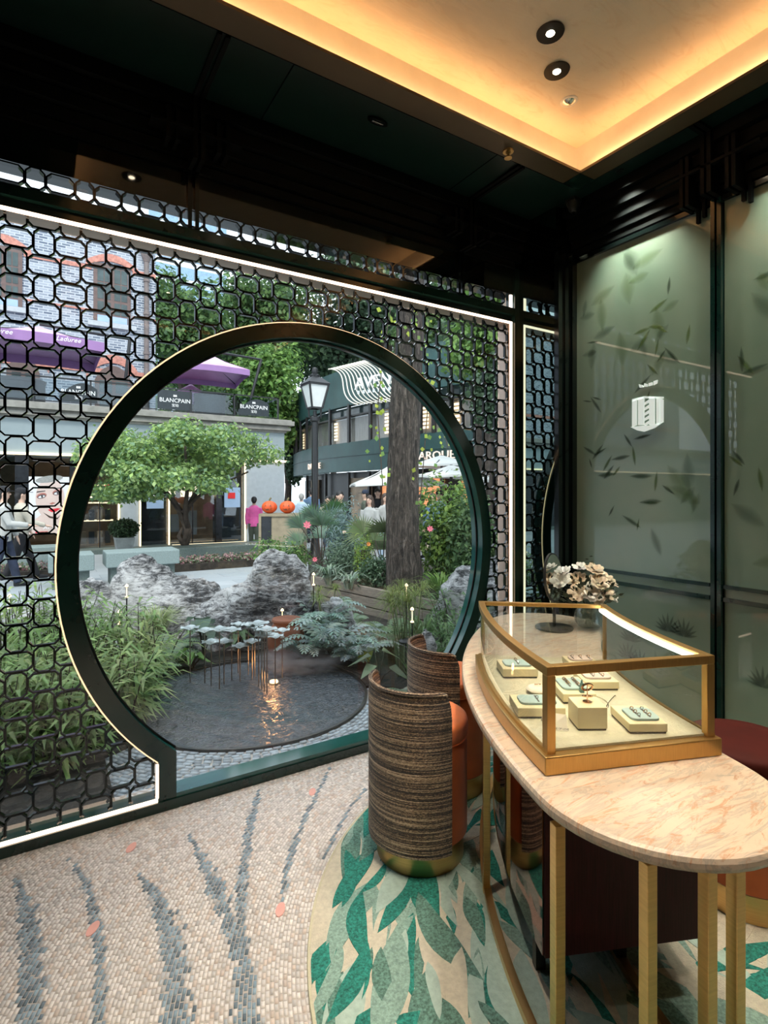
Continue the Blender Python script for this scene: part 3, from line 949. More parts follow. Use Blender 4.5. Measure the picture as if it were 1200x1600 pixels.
# transom row
tr = struct('window_2', 'narrow lattice transom above the round window')
meH2 = ring_mesh(.105, .078, 'transom_cell_wide', y0=2.640, y1=2.668); meV2 = ring_mesh(.072, .090, 'transom_cell_tall', y0=2.640, y1=2.668)
k = 0; x = -.10
while x < 2.64:
    o = link('lattice_cell', meH2 if k % 2 == 0 else meV2, tr); o.location = (x, 0, 2.7225); k += 1; x += .0885
g = G(); g.add([(-.165, 2.675, 2.675), (2.69, 2.675, 2.675), (2.69, 2.675, 2.77), (-.165, 2.675, 2.77)], [(0, 1, 2, 3)]).build('pane', 'window_pane', tr)
G().box(2.655, 2.675, 2.64, 2.652, 2.675, 2.76).build('light_strip', 'led_warm', tr)
G().box(-.9, 1.35, 3.05, 3.10, 2.45, 3.4).build('marble_fascia', 'white_marble', tr) if False else None
# ================================================================== RUG, TABLE, CASE, STOOLS
rug = thing('round_rug', 'round teal and cream rug with swirling leaf pattern under the table', 'rug', (RC[0], RC[1], 0))
XW = 2.86
poly = [(min(RC[0]+RR*math.cos(2*PI*i/120), XW), RC[1]+RR*math.sin(2*PI*i/120)) for i in range(120)]
G().prism(poly, 0.0, .009).build('rug_pile', 'rug_cream', rug)
rb = random.Random(4)
rm = ['rug_cream', 'rug_sage', 'rug_pale', 'rug_teal', 'rug_moss']
g = G()
def rug_leaf(cx, cy, L, W, ang, bend, z, mi, h=.004):
    ca, sa = math.cos(ang), math.sin(ang)
    side1 = []; side2 = []
    for i in range(11):
        u = i/10; x = (u-.5)*L
        wv = W*(math.sin(PI*u)**.75)*(1.15-.35*u)*(1+.10*math.sin(7*u+cx*20))
        y = bend*(u-.5)**2*L
        side1.append((x, y+wv/2)); side2.append((x, y-wv/2))
    pl = side1+side2[::-1][1:-1]
    pl = [(cx+a*ca-b*sa, cy+a*sa+b*ca) for a, b in pl]
    ok = all(math.hypot(a-RC[0], b-RC[1]) < RR-.004 and a < XW for a, b in pl)
    if not ok:
        pl = [((a-RC[0])*min(1, (RR-.004)/max(math.hypot(a-RC[0], b-RC[1]), 1e-6))+RC[0], (b-RC[1])*min(1, (RR-.004)/max(math.hypot(a-RC[0], b-RC[1]), 1e-6))+RC[1]) for a, b in pl]
        pl = [(min(a, XW-.002), b) for a, b in pl]
    n = len(pl)
    vs = [(a, b, .008) for a, b in pl]+[(a, b, z) for a, b in pl]
    g.add(vs, [tuple(range(n, 2*n))]+[(i, (i+1) % n, n+(i+1) % n, n+i) for i in range(n)], mi)
k = 0
for it in range(950):
    r = RR*math.sqrt(rb.random())*1.0; th = rb.uniform(0, 2*PI)
    cx, cy = RC[0]+r*math.cos(th), RC[1]+r*math.sin(th)
    if cx > XW-.05: continue
    tang = th+PI/2+rb.gauss(0, .28)+.35*math.sin(3*th+2*r)
    edge = r/RR
    teal = max(0, edge-.40)*1.25*(1 if cx < 1.75 else .45)
    q = rb.random()
    if q < teal: mi = rb.choice([3, 3, 4, 1, 4])
    else: mi = rb.choice([0, 0, 0, 1, 2, 2, 4, 1, 3])
    L = rb.uniform(.18, .44); W = L*rb.uniform(.14, .26)
    k += 1
    rug_leaf(cx, cy, L, W, tang, rb.uniform(-.45, .45), .0092+.0000030*k+rb.random()*.0004, mi)
g.build('leaf_pattern', rm, rug, recalc=False)['kind'] = 'stuff'
G().tube([(a, b, .006) for a, b in [(min(RC[0]+(RR+.003)*math.cos(2*PI*i/120), XW+.003), RC[1]+(RR+.003)*math.sin(2*PI*i/120)) for i in range(120)]], .0055, 6, closed=True).build('rug_binding', 'case_cloth', rug)
RZ = .0125

CT = (3.27, .10)
A0, A1 = R(119.5), R(161.5)
RM, HWD, ZT = 2.14, .29, .76
def pol(r, a): return (CT[0]+r*math.cos(a), CT[1]+r*math.sin(a))
def outline(ins):
    pl = []
    for i in range(31): pl.append(pol(RM+HWD-ins, A0+(A1-A0)*i/30))
    c = pol(RM, A1)
    for i in range(1, 24):
        b = A1+PI*i/24
        pl.append((c[0]+(HWD-ins)*math.cos(b), c[1]+(HWD-ins)*math.sin(b)))
    for i in range(31): pl.append(pol(RM-HWD+ins, A1+(A0-A1)*i/30))
    c = pol(RM, A0)
    for i in range(1, 24):
        b = A0+PI+PI*i/24
        pl.append((c[0]+(HWD-ins)*math.cos(b), c[1]+(HWD-ins)*math.sin(b)))
    return pl
tb = thing('display_table', 'curved marble topped display table on slim brass legs', 'table', (*pol(RM, R(140)), 0))
G().prism(outline(0), ZT-.034, ZT).build('tabletop', 'table_marble', tb, bevel=.012)
G().prism(outline(.05), ZT-.046, ZT-.0345).build('sub_top', 'brass', tb)
cN, cF = pol(RM, A1), pol(RM, A0)
legs = [(.975, .825), (1.028, .645), (1.110, .572), (1.168, .548), pol(2.35, R(144.3)), pol(1.92, R(144.3)),
        pol(2.35, A0), pol(1.92, A0), (cF[0]+.24*math.cos(A0-PI/2-.5), cF[1]+.24*math.sin(A0-PI/2-.5)), (cF[0]+.24*math.cos(A0-PI/2+.5), cF[1]+.24*math.sin(A0-PI/2+.5))]
for x, y in legs:
    G().obox((x, y), .0245, .0245, RZ, ZT-.046, math.atan2(y-CT[1], x-CT[0])).build('leg', 'brass', tb, bevel=.0015)
G().arc(CT, 2.335, 2.360, A0, A1+R(1), RZ, RZ+.022, 40).build('base_rail', 'brass', tb)
G().arc(CT, 1.985, 2.010, A0, A1+R(1), RZ, RZ+.022, 40).build('base_rail', 'brass', tb)
CB0, CB1 = R(136), R(156.2)
cab = G().arc(CT, 1.80, 2.30, CB0, CB1, .18, ZT-.046, 24).build('cabinet', 'burgundy', tb)
G().arc(CT, 2.301, 2.306, CB0, CB1-R(.15), .185, ZT-.05, 40).build('mirror_panel', 'bronze_mirror', cab, smooth=True)
G().arc(CT, 1.812, 1.815, CB1, CB1+R(.07), .185, ZT-.05, 2).build('cabinet_seam', 'trim_black', cab)
for a in (R(140), R(152)):
    for r in (1.998, 2.30-.05):
        G().obox(pol(r, a), .03, .03, RZ if r > 2 else RZ+.022, .18, a).build('cabinet_foot', 'gun_metal', cab)

# ---- display case
V0, V1, VI, VO, Z0, Z1 = R(139.7), R(159.65), 1.885, 2.365, ZT, 1.02
cs = thing('display_case', 'brass framed curved glass display case standing on the marble table', 'display case', (*pol(2.12, R(150)), ZT))
ex = .012
G().arc(CT, VI-ex, VO+ex, V0-.006, V1+.006, Z0+.001, Z0+.046, 30).build('base', 'case_brass', cs, bevel=.003)
G().arc(CT, VI+.012, VO-.012, V0+.005, V1-.006, Z0+.046, Z0+.052, 30).build('display_cloth', 'case_cloth', cs)
FW = .023
G().arc(CT, VO-FW, VO, V0, V1, Z1-FW, Z1, 30).build('top_rail', 'case_brass', cs, bevel=.002)
G().arc(CT, VI, VI+FW, V0, V1, Z1-FW, Z1, 30).build('top_rail', 'case_brass', cs, bevel=.002)
G().arc(CT, VO-.010, VO, V0, V1, Z0+.046, Z0+.054, 30).build('bottom_bead', 'case_brass', cs)
G().arc(CT, VI, VI+.010, V0, V1, Z0+.046, Z0+.054, 30).build('bottom_bead', 'case_brass', cs)
dA = FW/2.12
G().arc(CT, VI+FW, VO-FW, V1-dA, V1, Z1-FW, Z1, 1).build('top_rail', 'case_brass', cs, bevel=.002)
G().arc(CT, VI+FW, VO-FW, V0, V0+dA, Z1-FW*.6, Z1, 1).build('top_rail', 'case_brass', cs, bevel=.002)
for a in (V0, V1-dA):
    for r in (VI, VO-FW):
        k = 1 if a > V0 else .6
        G().arc(CT, r, r+FW*k, a, a+dA*k, Z0+.046, Z1-FW, 1).build('corner_post', 'case_brass', cs, bevel=.0015)
def wallpatch(r0, a0, r1, a1, z0, z1, n=1):
    g = G(); vs = []
    for i in range(n+1):
        u = i/n; p = pol(r0+(r1-r0)*u, a0+(a1-a0)*u)
        vs += [(*p, z0), (*p, z1)]
    g.add(vs, [(2*i, 2*i+2, 2*i+3, 2*i+1) for i in range(n)])
    return g
wallpatch(VO-.008, V0, VO-.008, V1, Z0+.05, Z1-.01, 30).build('glass_pane', 'case_glass', cs, smooth=True, recalc=False)
wallpatch(VI+.008, V0, VI+.008, V1, Z0+.05, Z1-.01, 30).build('glass_pane', 'case_glass', cs, smooth=True, recalc=False)
wallpatch(VI, V1-.004, VO, V1-.004, Z0+.05, Z1-.01).build('glass_pane', 'case_glass', cs, recalc=False)
wallpatch(VI, V0+.003, VO, V0+.003, Z0+.05, Z1-.01).build('glass_pane', 'case_glass', cs, recalc=False)
g = G(); vs = []
for i in range(31):
    a = V0+(V1-V0)*i/30
    vs += [(*pol(VI+.01, a), Z1-.006), (*pol(VO-.01, a), Z1-.006)]
g.add(vs, [(2*i, 2*i+2, 2*i+3, 2*i+1) for i in range(30)]).build('glass_pane', 'case_glass', cs, recalc=False)
G().arc(CT, VI+FW, VI+FW+.012, V0+.02, V1-.02, Z1-.020, Z1-.010, 30).build('light_bar', 'led_white', cs)
for a in (R(144.5), R(149.7), R(155)):
    p = pol(VI+.05, a)
    area('case_led', (*p, Z1-.025), (0, R(20)*math.cos(a), 0), .02, .15, 1.0, (1, .84, .54), cs).rotation_euler = (0, 0, a)
ZC = Z0+.0525
CA = YAW-R(90)

def rbox_poly(w, d, r, n=5):
    pl = []
    for cx, cy, a0 in ((w/2-r, d/2-r, 0), (-w/2+r, d/2-r, PI/2), (-w/2+r, -d/2+r, PI), (w/2-r, -d/2+r, 3*PI/2)):
        for i in range(n+1):
            a = a0+PI/2*i/n
            pl.append((cx+r*math.cos(a), cy+r*math.sin(a)))
    return pl
def ring_geo(c, r, tr, tilt, n=16, az=0):
    g = G(); pts = []
    for i in range(n):
        a = 2*PI*i/n
        v = Vector((r*math.cos(a), 0, r*math.sin(a)))
        v.rotate(Matrix.Rotation(tilt, 3, 'X')); v.rotate(Matrix.Rotation(az, 3, 'Z'))
        pts.append(Vector(c)+v)
    g.tube(pts, tr, 6, closed=True)
    return g
def tray(px, py, w, d, h, label, mat='tray_blue', rows=2, per=4, ringmat='rose_gold', ins=(.5, .5), rl='ring'):
    p = onZ(px, py, ZC)
    c = (p.x+RX*w/2+FX*d/2, p.y+RY*w/2+FY*d/2)
    t = thing('jewellery_tray', label, 'tray', (c[0], c[1], ZC), 'cream jewellery trays in the display case')
    G().obox(c, w-.006, d-.006, ZC, ZC+.005, CA).build('fringe', 'box_fringe', t)
    G().obox(c, w, d, ZC+.005, ZC+h, CA).build('box', 'box_cream', t, bevel=.002)
    iw, idp = w*.78, d*.62
    ic = (c[0]+RX*w*(ins[0]-.5)*.3+FX*d*(ins[1]-.5)*.3, c[1]+RY*w*(ins[0]-.5)*.3+FY*d*(ins[1]-.5)*.3)
    pd = G().prism(rot2(rbox_poly(iw, idp, .016), ic, CA), ZC+h, ZC+h+.007).build('pad', mat, t, bevel=.0015)
    g = G()
    for k in range(rows):
        off = (k-(rows-1)/2)*iw*.36
        g.obox((ic[0]+RX*off, ic[1]+RY*off), .004, idp*.74, ZC+h+.007, ZC+h+.0078, CA)
    g.build('slot', 'box_fringe', pd)
    out = []
    ORD = ['first', 'second', 'third', 'fourth', 'fifth', 'sixth']
    for k in range(rows):
        off = (k-(rows-1)/2)*iw*.36
        for j in range(per):
            dd = (j-(per-1)/2)*idp*.70/max(per-1, 1)*.8
            q = (ic[0]+RX*off+FX*dd, ic[1]+RY*off+FY*dd, ZC+h+.0108)
            out.append(q)
            o = ring_geo(q, .0048, .0013, R(12), 12, CA).build('jewel_ring', ringmat if (j+k) % 3 else 'silver', None, smooth=True)
            rowname = ['left', 'right'] if rows == 2 else ['left', 'middle', 'right']
            tag(o, (ORD[j]+' from the front, ' if per > 1 else '')+(rowname[k]+' row, ' if rows > 1 else '')+rl, 'ring', 'rings on the trays')
    return t
tray(984, 1147, .100, .125, .027, 'low cream box with blue ring pad, nearest the right glass', rows=2, per=3, ringmat='rose_gold', rl='gold ring on the right front blue pad', ins=(.6, .3))
tray(809, 1123, .135, .105, .030, 'low cream box with blue ring pad, nearest the left front post', rows=1, per=1, rl='single gold ring on the blue pad beside the left front post')
tray(880, 1100, .100, .155, .030, 'long cream box with blue ring pad behind the cream cube', rows=2, per=6, rl='gold ring behind the cream cube')
tray(914, 1079, .110, .11, .028, 'low cream box with pale pink pad behind the ring stand', 'tray_pink', rows=2, per=2, rl='gold ring on the pale pink pad')
tray(786, 1060, .120, .11, .032, 'low cream box with blue pad at the far left of the case', rows=1, per=2, rl='ring on the far left blue pad')
tray(890, 1047, .105, .085, .026, 'low cream box at the back of the case beside the rear post', 'tray_pink', rows=3, per=1, rl='ring on the rearmost tray')
# cube riser with two cuffs
p = onZ(903, 1142, ZC); wq = .079
c = (p.x+RX*wq/2+FX*wq/2, p.y+RY*wq/2+FY*wq/2)
t = thing('display_cube', 'tall cream cube riser in the middle of the display case', 'riser', (*c, ZC))
G().obox(c, wq-.005, wq-.005, ZC, ZC+.005, CA).build('fringe', 'box_fringe', t)
G().obox(c, wq, wq, ZC+.005, ZC+.062, CA).build('block', 'box_cream', t, bevel=.0018)
t = thing('ring_stand', 'rose gold ring stand with two rings on the cream cube', 'ring stand', (*c, ZC+.062))
G().lathe([(.012, 0), (.012, .002), (.0015, .003), (.0015, .046), (0, .047)], (*c, ZC+.062), 14).build('stem', 'rose_gold', t, smooth=True)
ring_geo((*c, ZC+.078), .012, .0028, R(75), 18, CA).build('ring', 'rose_gold', t, smooth=True)
ring_geo((*c, ZC+.103), .014, .0030, R(35), 18, CA).build('ring', 'rose_gold', t, smooth=True)
q = at(909, 1088, 1.66)
t = thing('small_bottle', 'slim teal bottle shaped ornament behind the cream cube', 'ornament', (q.x, q.y, ZC))
G().obox((q.x, q.y), .013, .013, ZC, ZC+.045, CA).build('body', 'teal_bottle', t, bevel=.001)
G().obox((q.x, q.y), .009, .009, ZC+.045, ZC+.058, CA).build('neck', 'teal_bottle', t, bevel=.001)
G().lathe([(.0035, 0), (.0025, .008), (0, .012)], (q.x, q.y, ZC+.058), 8).build('tip', 'teal_bottle', t)
q = at(903, 1112, 1.57)
tag(G().lathe([(.012, 0), (.013, .004), (.009, .008), (0, .010)], (q.x, q.y, ZC), 16).build('teal_dish', 'teal_bottle', smooth=True), 'tiny teal dish lying beside the cream cube', 'dish')
q = at(840, 1077, 1.74)
t = thing('ring_cushion', 'small cream cushion carrying a gold ring near the curved left glass', 'cushion', (q.x, q.y, ZC))
G().sphere((q.x, q.y, ZC+.011), .036, 16, 8, sz=.012).build('pillow', 'card_paper', t, smooth=True)
ring_geo((q.x, q.y, ZC+.026), .009, .0018, R(70), 14, CA).build('ring', 'rose_gold', t, smooth=True)
# folded card
q = onZ(855, 1140, ZC)
t = thing('folded_card', 'folded cream card with small printed words in the display case', 'card', (q.x, q.y, ZC))
a = Vector((q.x, q.y, ZC)); r_ = Vector((RX, RY, 0)); f_ = Vector((FX, FY, 0)); u_ = Vector((0, 0, 1))
p0, p1 = a, a+r_*.052+f_*-.012
g = G()
top = [a+f_*.03+u_*.035, a+r_*.055+f_*.012+u_*.035]
g.hexa([p0, p1, p1+f_*.001, p0+f_*.001, top[0], top[1], top[1]+f_*.001, top[0]+f_*.001])
ff_ = g.build('front_flap', 'card_paper', t)
g = G(); b0, b1 = a+f_*.06, a+r_*.058+f_*.045
g.hexa([b0, b1, b1+f_*.001, b0+f_*.001, top[0], top[1], top[1]+f_*.001, top[0]+f_*.001]); g.build('back_flap', 'card_paper', t)
text('lettering', 'BECAUSE OF LOVE', .0068, 'ink', ff_, p0+(p1-p0)*.5+f_*-.0015+u_*.006, math.atan2((p1-p0).y, (p1-p0).x), .0002)
# scattered chain in the case
q = at(948, 1080, 1.66)
g = G(); pts = []
for i in range(40):
    u = i/39
    pts.append((q.x+RX*(.05*math.sin(9*u)*.4+.07*(u-.5))+FX*.05*math.cos(7*u), q.y+RY*(.05*math.sin(9*u)*.4+.07*(u-.5))+FY*.05*math.cos(7*u), ZC+.002))
tag(g.tube(pts, .0012, 5).build('chain_necklace', 'silver', smooth=True), 'fine silver chain lying on the cloth beside the ring stand', 'necklace')

# ---- table mirror, vase, flowers
p = onZ(866, 982, ZT)
mx_, my_ = p.x, p.y
t = thing('table_mirror', 'round tilting table mirror on a dark disc base', 'mirror', (mx_, my_, ZT))
G().lathe([(.092, 0), (.094, .003), (.094, .008), (.09, .011), (.012, .012), (0, .012)], (mx_, my_, ZT), 40).build('base', 'gun_metal', t, smooth=True)
G().tube([(mx_, my_, ZT+.01), (mx_, my_, ZT+.14)], .008, 10).build('stem', 'gun_metal', t, smooth=True)
nrm = Vector((RX*.80-FX*.60, RY*.80-FY*.60, .10)).normalized()
mc = Vector((mx_, my_, ZT+.258))
xx = nrm.cross(Vector((0, 0, 1))).normalized(); yy = xx.cross(nrm)
def disc(c, r, th0, th1, n=40):
    g = G(); vs = []
    for th in (th0, th1):
        for i in range(n):
            a = 2*PI*i/n
            vs.append(c+xx*r*math.cos(a)+yy*r*math.sin(a)+nrm*th)
    return g.add(vs, [tuple(range(n)), tuple(range(n, 2*n))]+[(i, (i+1) % n, n+(i+1) % n, n+i) for i in range(n)])
fr_ = disc(mc, .122, -.010, 0).build('frame', 'gun_metal', t, smooth=True)
disc(mc, .115, 0.0005, .0015).build('mirror_glass', 'clear_mirror', fr_)
p = onZ(926, 980, ZT); vx, vy = p.x-.012, p.y+.012
t = thing('glass_vase', 'round clear glass vase holding the white flowers', 'vase', (vx, vy, ZT))
prof = [(.035, 0), (.055, .006), (.070, .03), (.074, .055), (.066, .085), (.050, .10), (.052, .108)]
G().lathe(prof+[(r-.003, z+.001) for r, z in prof[::-1]], (vx, vy, ZT), 28).build('bowl', 'vase_glass', t, smooth=True)
bq = thing('flower_bouquet', 'bouquet of cream and white blossoms in the glass vase', 'bouquet', (vx, vy, ZT+.02))
rb = random.Random(8)
def petal_flower(c, nrm, r, mat, parent, seed):
    rr = random.Random(seed); g = G()
    z = nrm.normalized(); x = z.orthogonal().normalized(); y = z.cross(x)
    for layer, (k, rad, lift) in enumerate(((6, r, .25), (5, r*.75, .55), (4, r*.45, .95))):
        for i in range(k):
            a = 2*PI*i/k+layer*.5+rr.uniform(-.15, .15)
            d = x*math.cos(a)+y*math.sin(a); s = z.cross(d)
            w = rad*.55
            tip = c+d*rad+z*rad*lift
            midp = c+d*rad*.6+z*rad*lift*.35
            g.add([c, midp-s*w*.8, tip-s*w*.35-z*rad*.06, tip+z*rad*.03, tip+s*w*.35-z*rad*.06, midp+s*w*.8], [(0, 1, 2, 3), (0, 3, 4, 5)])
    return g.build('blossom', mat, parent, smooth='full', recalc=False)
bl = [(-.085,.15,.03,.045), (-.035,.16,.02,.046), (.03,.21,.0,.042), (-.01,.215,.04,.036), (.075,.165,.0,.044), (.105,.15,.03,.036), (.0,.115,-.05,.046), (.055,.115,-.04,.040),
      (-.05,.11,-.04,.040), (.09,.095,-.02,.032), (.03,.16,-.04,.042), (.05,.19,.05,.04), (-.07,.19,.06,.036), (.02,.09,-.06,.03)]
for k, (dx, dz, dy, r) in enumerate(bl):
    dx, dy, dz, r = dx*1.3-.012, dy*1.3, dz*1.15, r*1.25
    c = Vector((vx+RX*dx+FX*dy, vy+RY*dx+FY*dy, ZT+.06+dz*.95))
    nr = c-Vector((vx, vy, ZT+.08)); nr = nr.normalized()-Vector((FX, FY, 0))*.5
    petal_flower(c, nr, r, 'petal_cream' if k % 3 else 'petal_white', bq, k)
g = G()
for k in range(12):
    a = 2*PI*k/12; r = rb.uniform(.02, .09)
    g.tube([(vx+.02*math.cos(a+2), vy+.02*math.sin(a+2), ZT+.015), (vx+.02*math.cos(a), vy+.02*math.sin(a), ZT+.11), (vx+r*math.cos(a), vy+r*math.sin(a), ZT+.11+rb.uniform(.05, .14))], .002, 5)
g.build('stems', 'bouquet_green', bq)
g = G()
for k in range(220):
    a = rb.uniform(0, 2*PI); e = rb.uniform(-.1, 1.2); r = rb.uniform(.06, .155)
    c = Vector((vx+r*math.cos(a)*math.cos(e), vy+r*math.sin(a)*math.cos(e), ZT+.12+r*math.sin(e)))
    d = (c-Vector((vx, vy, ZT+.10))).normalized(); s = d.orthogonal().normalized(); s.rotate(Matrix.Rotation(rb.uniform(0, 6), 3, d))
    L = rb.uniform(.02, .045); W = L*.28
    g.add([c, c+d*L*.5+s*W, c+d*L, c+d*L*.5-s*W], [(0, 1, 2, 3)])
for br, (sx, sz) in enumerate(((.0, .30), (.155, .12), (-.12, .10))):
    for i in range(18):
        u = i/17
        c = Vector((vx+RX*sx*u, vy+RY*sx*u, ZT+.12+(sz-.06)*u)); sgn = 1 if i % 2 else -1
        s = Vector((RX, RY, 0))*sgn if br == 0 else Vector((0, 0, 1))*sgn
        g.add([c, c+s*.012+Vector((0, 0, .004)), c+s*.022, c+s*.010-Vector((0, 0, .004))], [(0, 1, 2, 3)])
g.build('foliage', 'bouquet_green', bq, recalc=False)

# ---- stools
def stool(loc, face, label, back=True, seatmat='orange_seat'):
    t = thing('barrel_stool', label, 'stool', (0, 0, 0), 'barrel stools around the table')
    G().lathe([(.172, 0), (.174, .003), (.174, .092), (.168, .096), (0, .096)], n=48).build('base', 'brass', t, smooth=True)
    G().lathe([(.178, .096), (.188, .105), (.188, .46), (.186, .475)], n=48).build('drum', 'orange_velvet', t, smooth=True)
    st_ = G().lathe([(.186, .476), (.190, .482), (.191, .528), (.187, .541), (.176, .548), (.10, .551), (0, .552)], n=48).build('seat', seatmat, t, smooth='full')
    G().tube([(.190*math.cos(2*PI*i/48), .190*math.sin(2*PI*i/48), .478) for i in range(48)], .0035, 6, closed=True).build('piping', 'orange_velvet', st_)
    if back:
        g = G(); h0 = R(102); n = 56; ro, ri = .208, .192
        rows = 12
        vs = []; ztop = []
        for i in range(n+1):
            a = h0+(2*PI-2*h0)*i/n
            e = min(i, n-i)/n*(2*PI-2*h0)*ro
            cr = .055
            zt = .688 if e > cr else .688-cr+math.sqrt(max(0, cr*cr-(cr-e)**2))
            for rr_, inv in ((ro, 0), (ri, 1)):
                for k in range(rows+1):
                    z = .088+(zt-.088)*k/rows
                    rad = rr_-(.006 if k == rows and not inv else 0)+(.004 if k == rows and inv else 0)
                    vs.append((rad*math.cos(a), rad*math.sin(a), z+(0.004 if False else 0)))
        m_ = rows+1; fs = []
        for i in range(n):
            for k in range(rows):
                A = i*2*m_+k; B = (i+1)*2*m_+k
                fs.append((A, B, B+1, A+1)); fs.append((A+m_, A+m_+1, B+m_+1, B+m_))
            fs.append((i*2*m_+rows, (i+1)*2*m_+rows, (i+1)*2*m_+m_+rows, i*2*m_+m_+rows))
            fs.append((i*2*m_, i*2*m_+m_, (i+1)*2*m_+m_, (i+1)*2*m_))
        for i in (0, n):
            for k in range(rows):
                A = i*2*m_+k; fs.append((A, A+1, A+m_+1, A+m_))
        g.add(vs, fs); bk = g.build('backrest', 'stripe_weave', t, smooth=True)
        g = G(); pts = []
        for i in range(2, n-1):
            a = h0+(2*PI-2*h0)*i/n
            e = min(i, n-i)/n*(2*PI-2*h0)*ro; cr = .055
            zt = .688 if e > cr else .688-cr+math.sqrt(max(0, cr*cr-(cr-e)**2))
            pts.append((.200*math.cos(a), .200*math.sin(a), zt))
        g.tube(pts, .009, 8).build('back_edge', 'stripe_weave', bk, smooth=True)
    t.location = loc; t.rotation_euler = (0, 0, face)
    return t
def toT(p): return math.atan2(CT[1]-p[1], CT[0]-p[0])
SA, SB = (1.302, 1.795), (1.72, 2.125)
stool((*SA, RZ), R(11), 'orange barrel stool with striped woven back, standing nearest the viewer')
stool((*SB, RZ), R(-13.5), 'orange barrel stool with striped woven back, behind the nearest stool')
M('shaded_seat', (.060, .008, .005), .7, var=.15, spec=.15)  # orange seat lying in shadow, the shade painted as dark red
stool((2.15, .98, RZ), 0, 'backless orange stool with top darkened for shade behind the display case', False, 'shaded_seat')
# ================================================================== OUTSIDE: ground, pond, planting
gr = st(G().box(-40, 60, 2.76, 90, -.2, -.012).build('plaza_ground', 'plaza_paving'), 'pale stone plaza paving outside the window', 'ground')
PC, PR = (1.27, 3.78), .80
POND_Z = -.004
pd = thing('garden_pond', 'round dark reflecting pond set in cobbled paving', 'pond', (*PC, 0))
G().lathe([(PR+.004, -.03), (PR+.004, .012), (PR+.022, .012), (PR+.022, -.012)], (*PC, 0), 72).build('rim', 'gun_metal', pd, smooth=True)
nr_, na_ = 150, 260      # rippled surface
rr_ = np.linspace(.001, PR+.004, nr_)[:, None]; aa_ = (np.arange(na_)*2*PI/na_)[None]
xx_, yy_ = PC[0]+rr_*np.cos(aa_), PC[1]+rr_*np.sin(aa_)
zz_ = np.zeros_like(xx_); rg = np.random.default_rng(2)
for k_ in range(46):
    th_ = rg.uniform(0, 2*PI); wl_ = rg.uniform(.03, .12); am_ = .009*wl_*rg.uniform(.4, 1)
    zz_ += am_*np.sin((xx_*math.cos(th_)+yy_*math.sin(th_))*2*PI/wl_+rg.uniform(0, 6))
zz_ = .0045+np.clip(zz_, -.009, .008)*np.clip((PR+.004-rr_)/.06, 0, 1)
ii_ = (np.arange(nr_-1)[:, None]*na_+np.arange(na_)[None]).ravel(); jj_ = (np.arange(nr_-1)[:, None]*na_+((np.arange(na_)+1) % na_)[None]).ravel()
npmesh('water', np.stack([xx_, yy_, zz_], 2).reshape(-1, 3), np.stack([ii_, ii_+na_, jj_+na_, jj_], 1), 'water', pd, smooth=True)
# cobbled apron around the pond
ap = st(G().box(-.6, 3.2, 2.76, 3.9, -.03, -.008).build('cobble_bed', 'grout'), 'bed of pale cobbles between the window and the pond', 'ground')
T, V, F, rng = arc_tiles(PC, PR+.028, 2.0, .030, .050, lambda x, y: (y > 2.77) & (y < 3.75) & (x > -.55) & (x < 3.15), .004, 9, -.010, .010)
tone = rng.random((len(T), 1))
npmesh('cobbles', V, F, 'cobble', ap, np.repeat(np.array([.36, .40, .43])[None]*(.72+.5*tone), 8, 0), stuff=True)

# planting beds (soil)
def blob(cx, cy, rx, ry, z0, z1, name, label, seed):
    rr = random.Random(seed); pl = []
    ph = [rr.uniform(0, 6) for _ in range(4)]
    for i in range(48):
        a = 2*PI*i/48; k = 1+.10*math.sin(2*a+ph[0])+.07*math.sin(3*a+ph[1])
        pl.append((cx+rx*k*math.cos(a), max(2.775, cy+ry*k*math.sin(a))))
    return st(G().prism(pl, z0, z1).build(name, 'soil'), label, 'soil')
# bed on the left of the pond and behind it: crescent around the water
pl = []
for i in range(60):
    a = R(-20)+R(225)*i/59
    pl.append((PC[0]+(PR+.026)*math.cos(a), PC[1]+(PR+.026)*math.sin(a)))
for i in range(60):
    a = R(205)-R(225)*i/59
    pl.append((PC[0]+(PR+1.05+.2*math.sin(3*a))*math.cos(a), max(2.8, PC[1]+(PR+1.05+.2*math.sin(3*a))*math.sin(a))))
st(G().prism(pl, -.01, .015).build('planting_bed', 'soil'), 'crescent of dark soil around the far side of the pond', 'soil')
A_, B_, C_ = at(488, 0, 7.27), at(662, 0, 5.75), at(800, 0, 5.1)
pl = [(A_.x, A_.y), (B_.x, B_.y), (C_.x, C_.y), (4.7, 2.8), (2.55, 2.8), (2.36, 3.2)]+[(PC[0]+(PR+.06)*math.cos(R(-20+k*8)), PC[1]+(PR+.06)*math.sin(R(-20+k*8))) for k in range(15)]+[(1.2, 5.6)]
st(G().prism(pl, -.01, .019).build('fern_bed', 'soil'), 'dark soil bed between the pond and the plank planter', 'soil')
st(G().box(-1.6, .30, 2.80, 4.6, -.01, .02).build('bamboo_bed', 'soil'), 'dark soil bed under the bamboo left of the pond', 'soil')

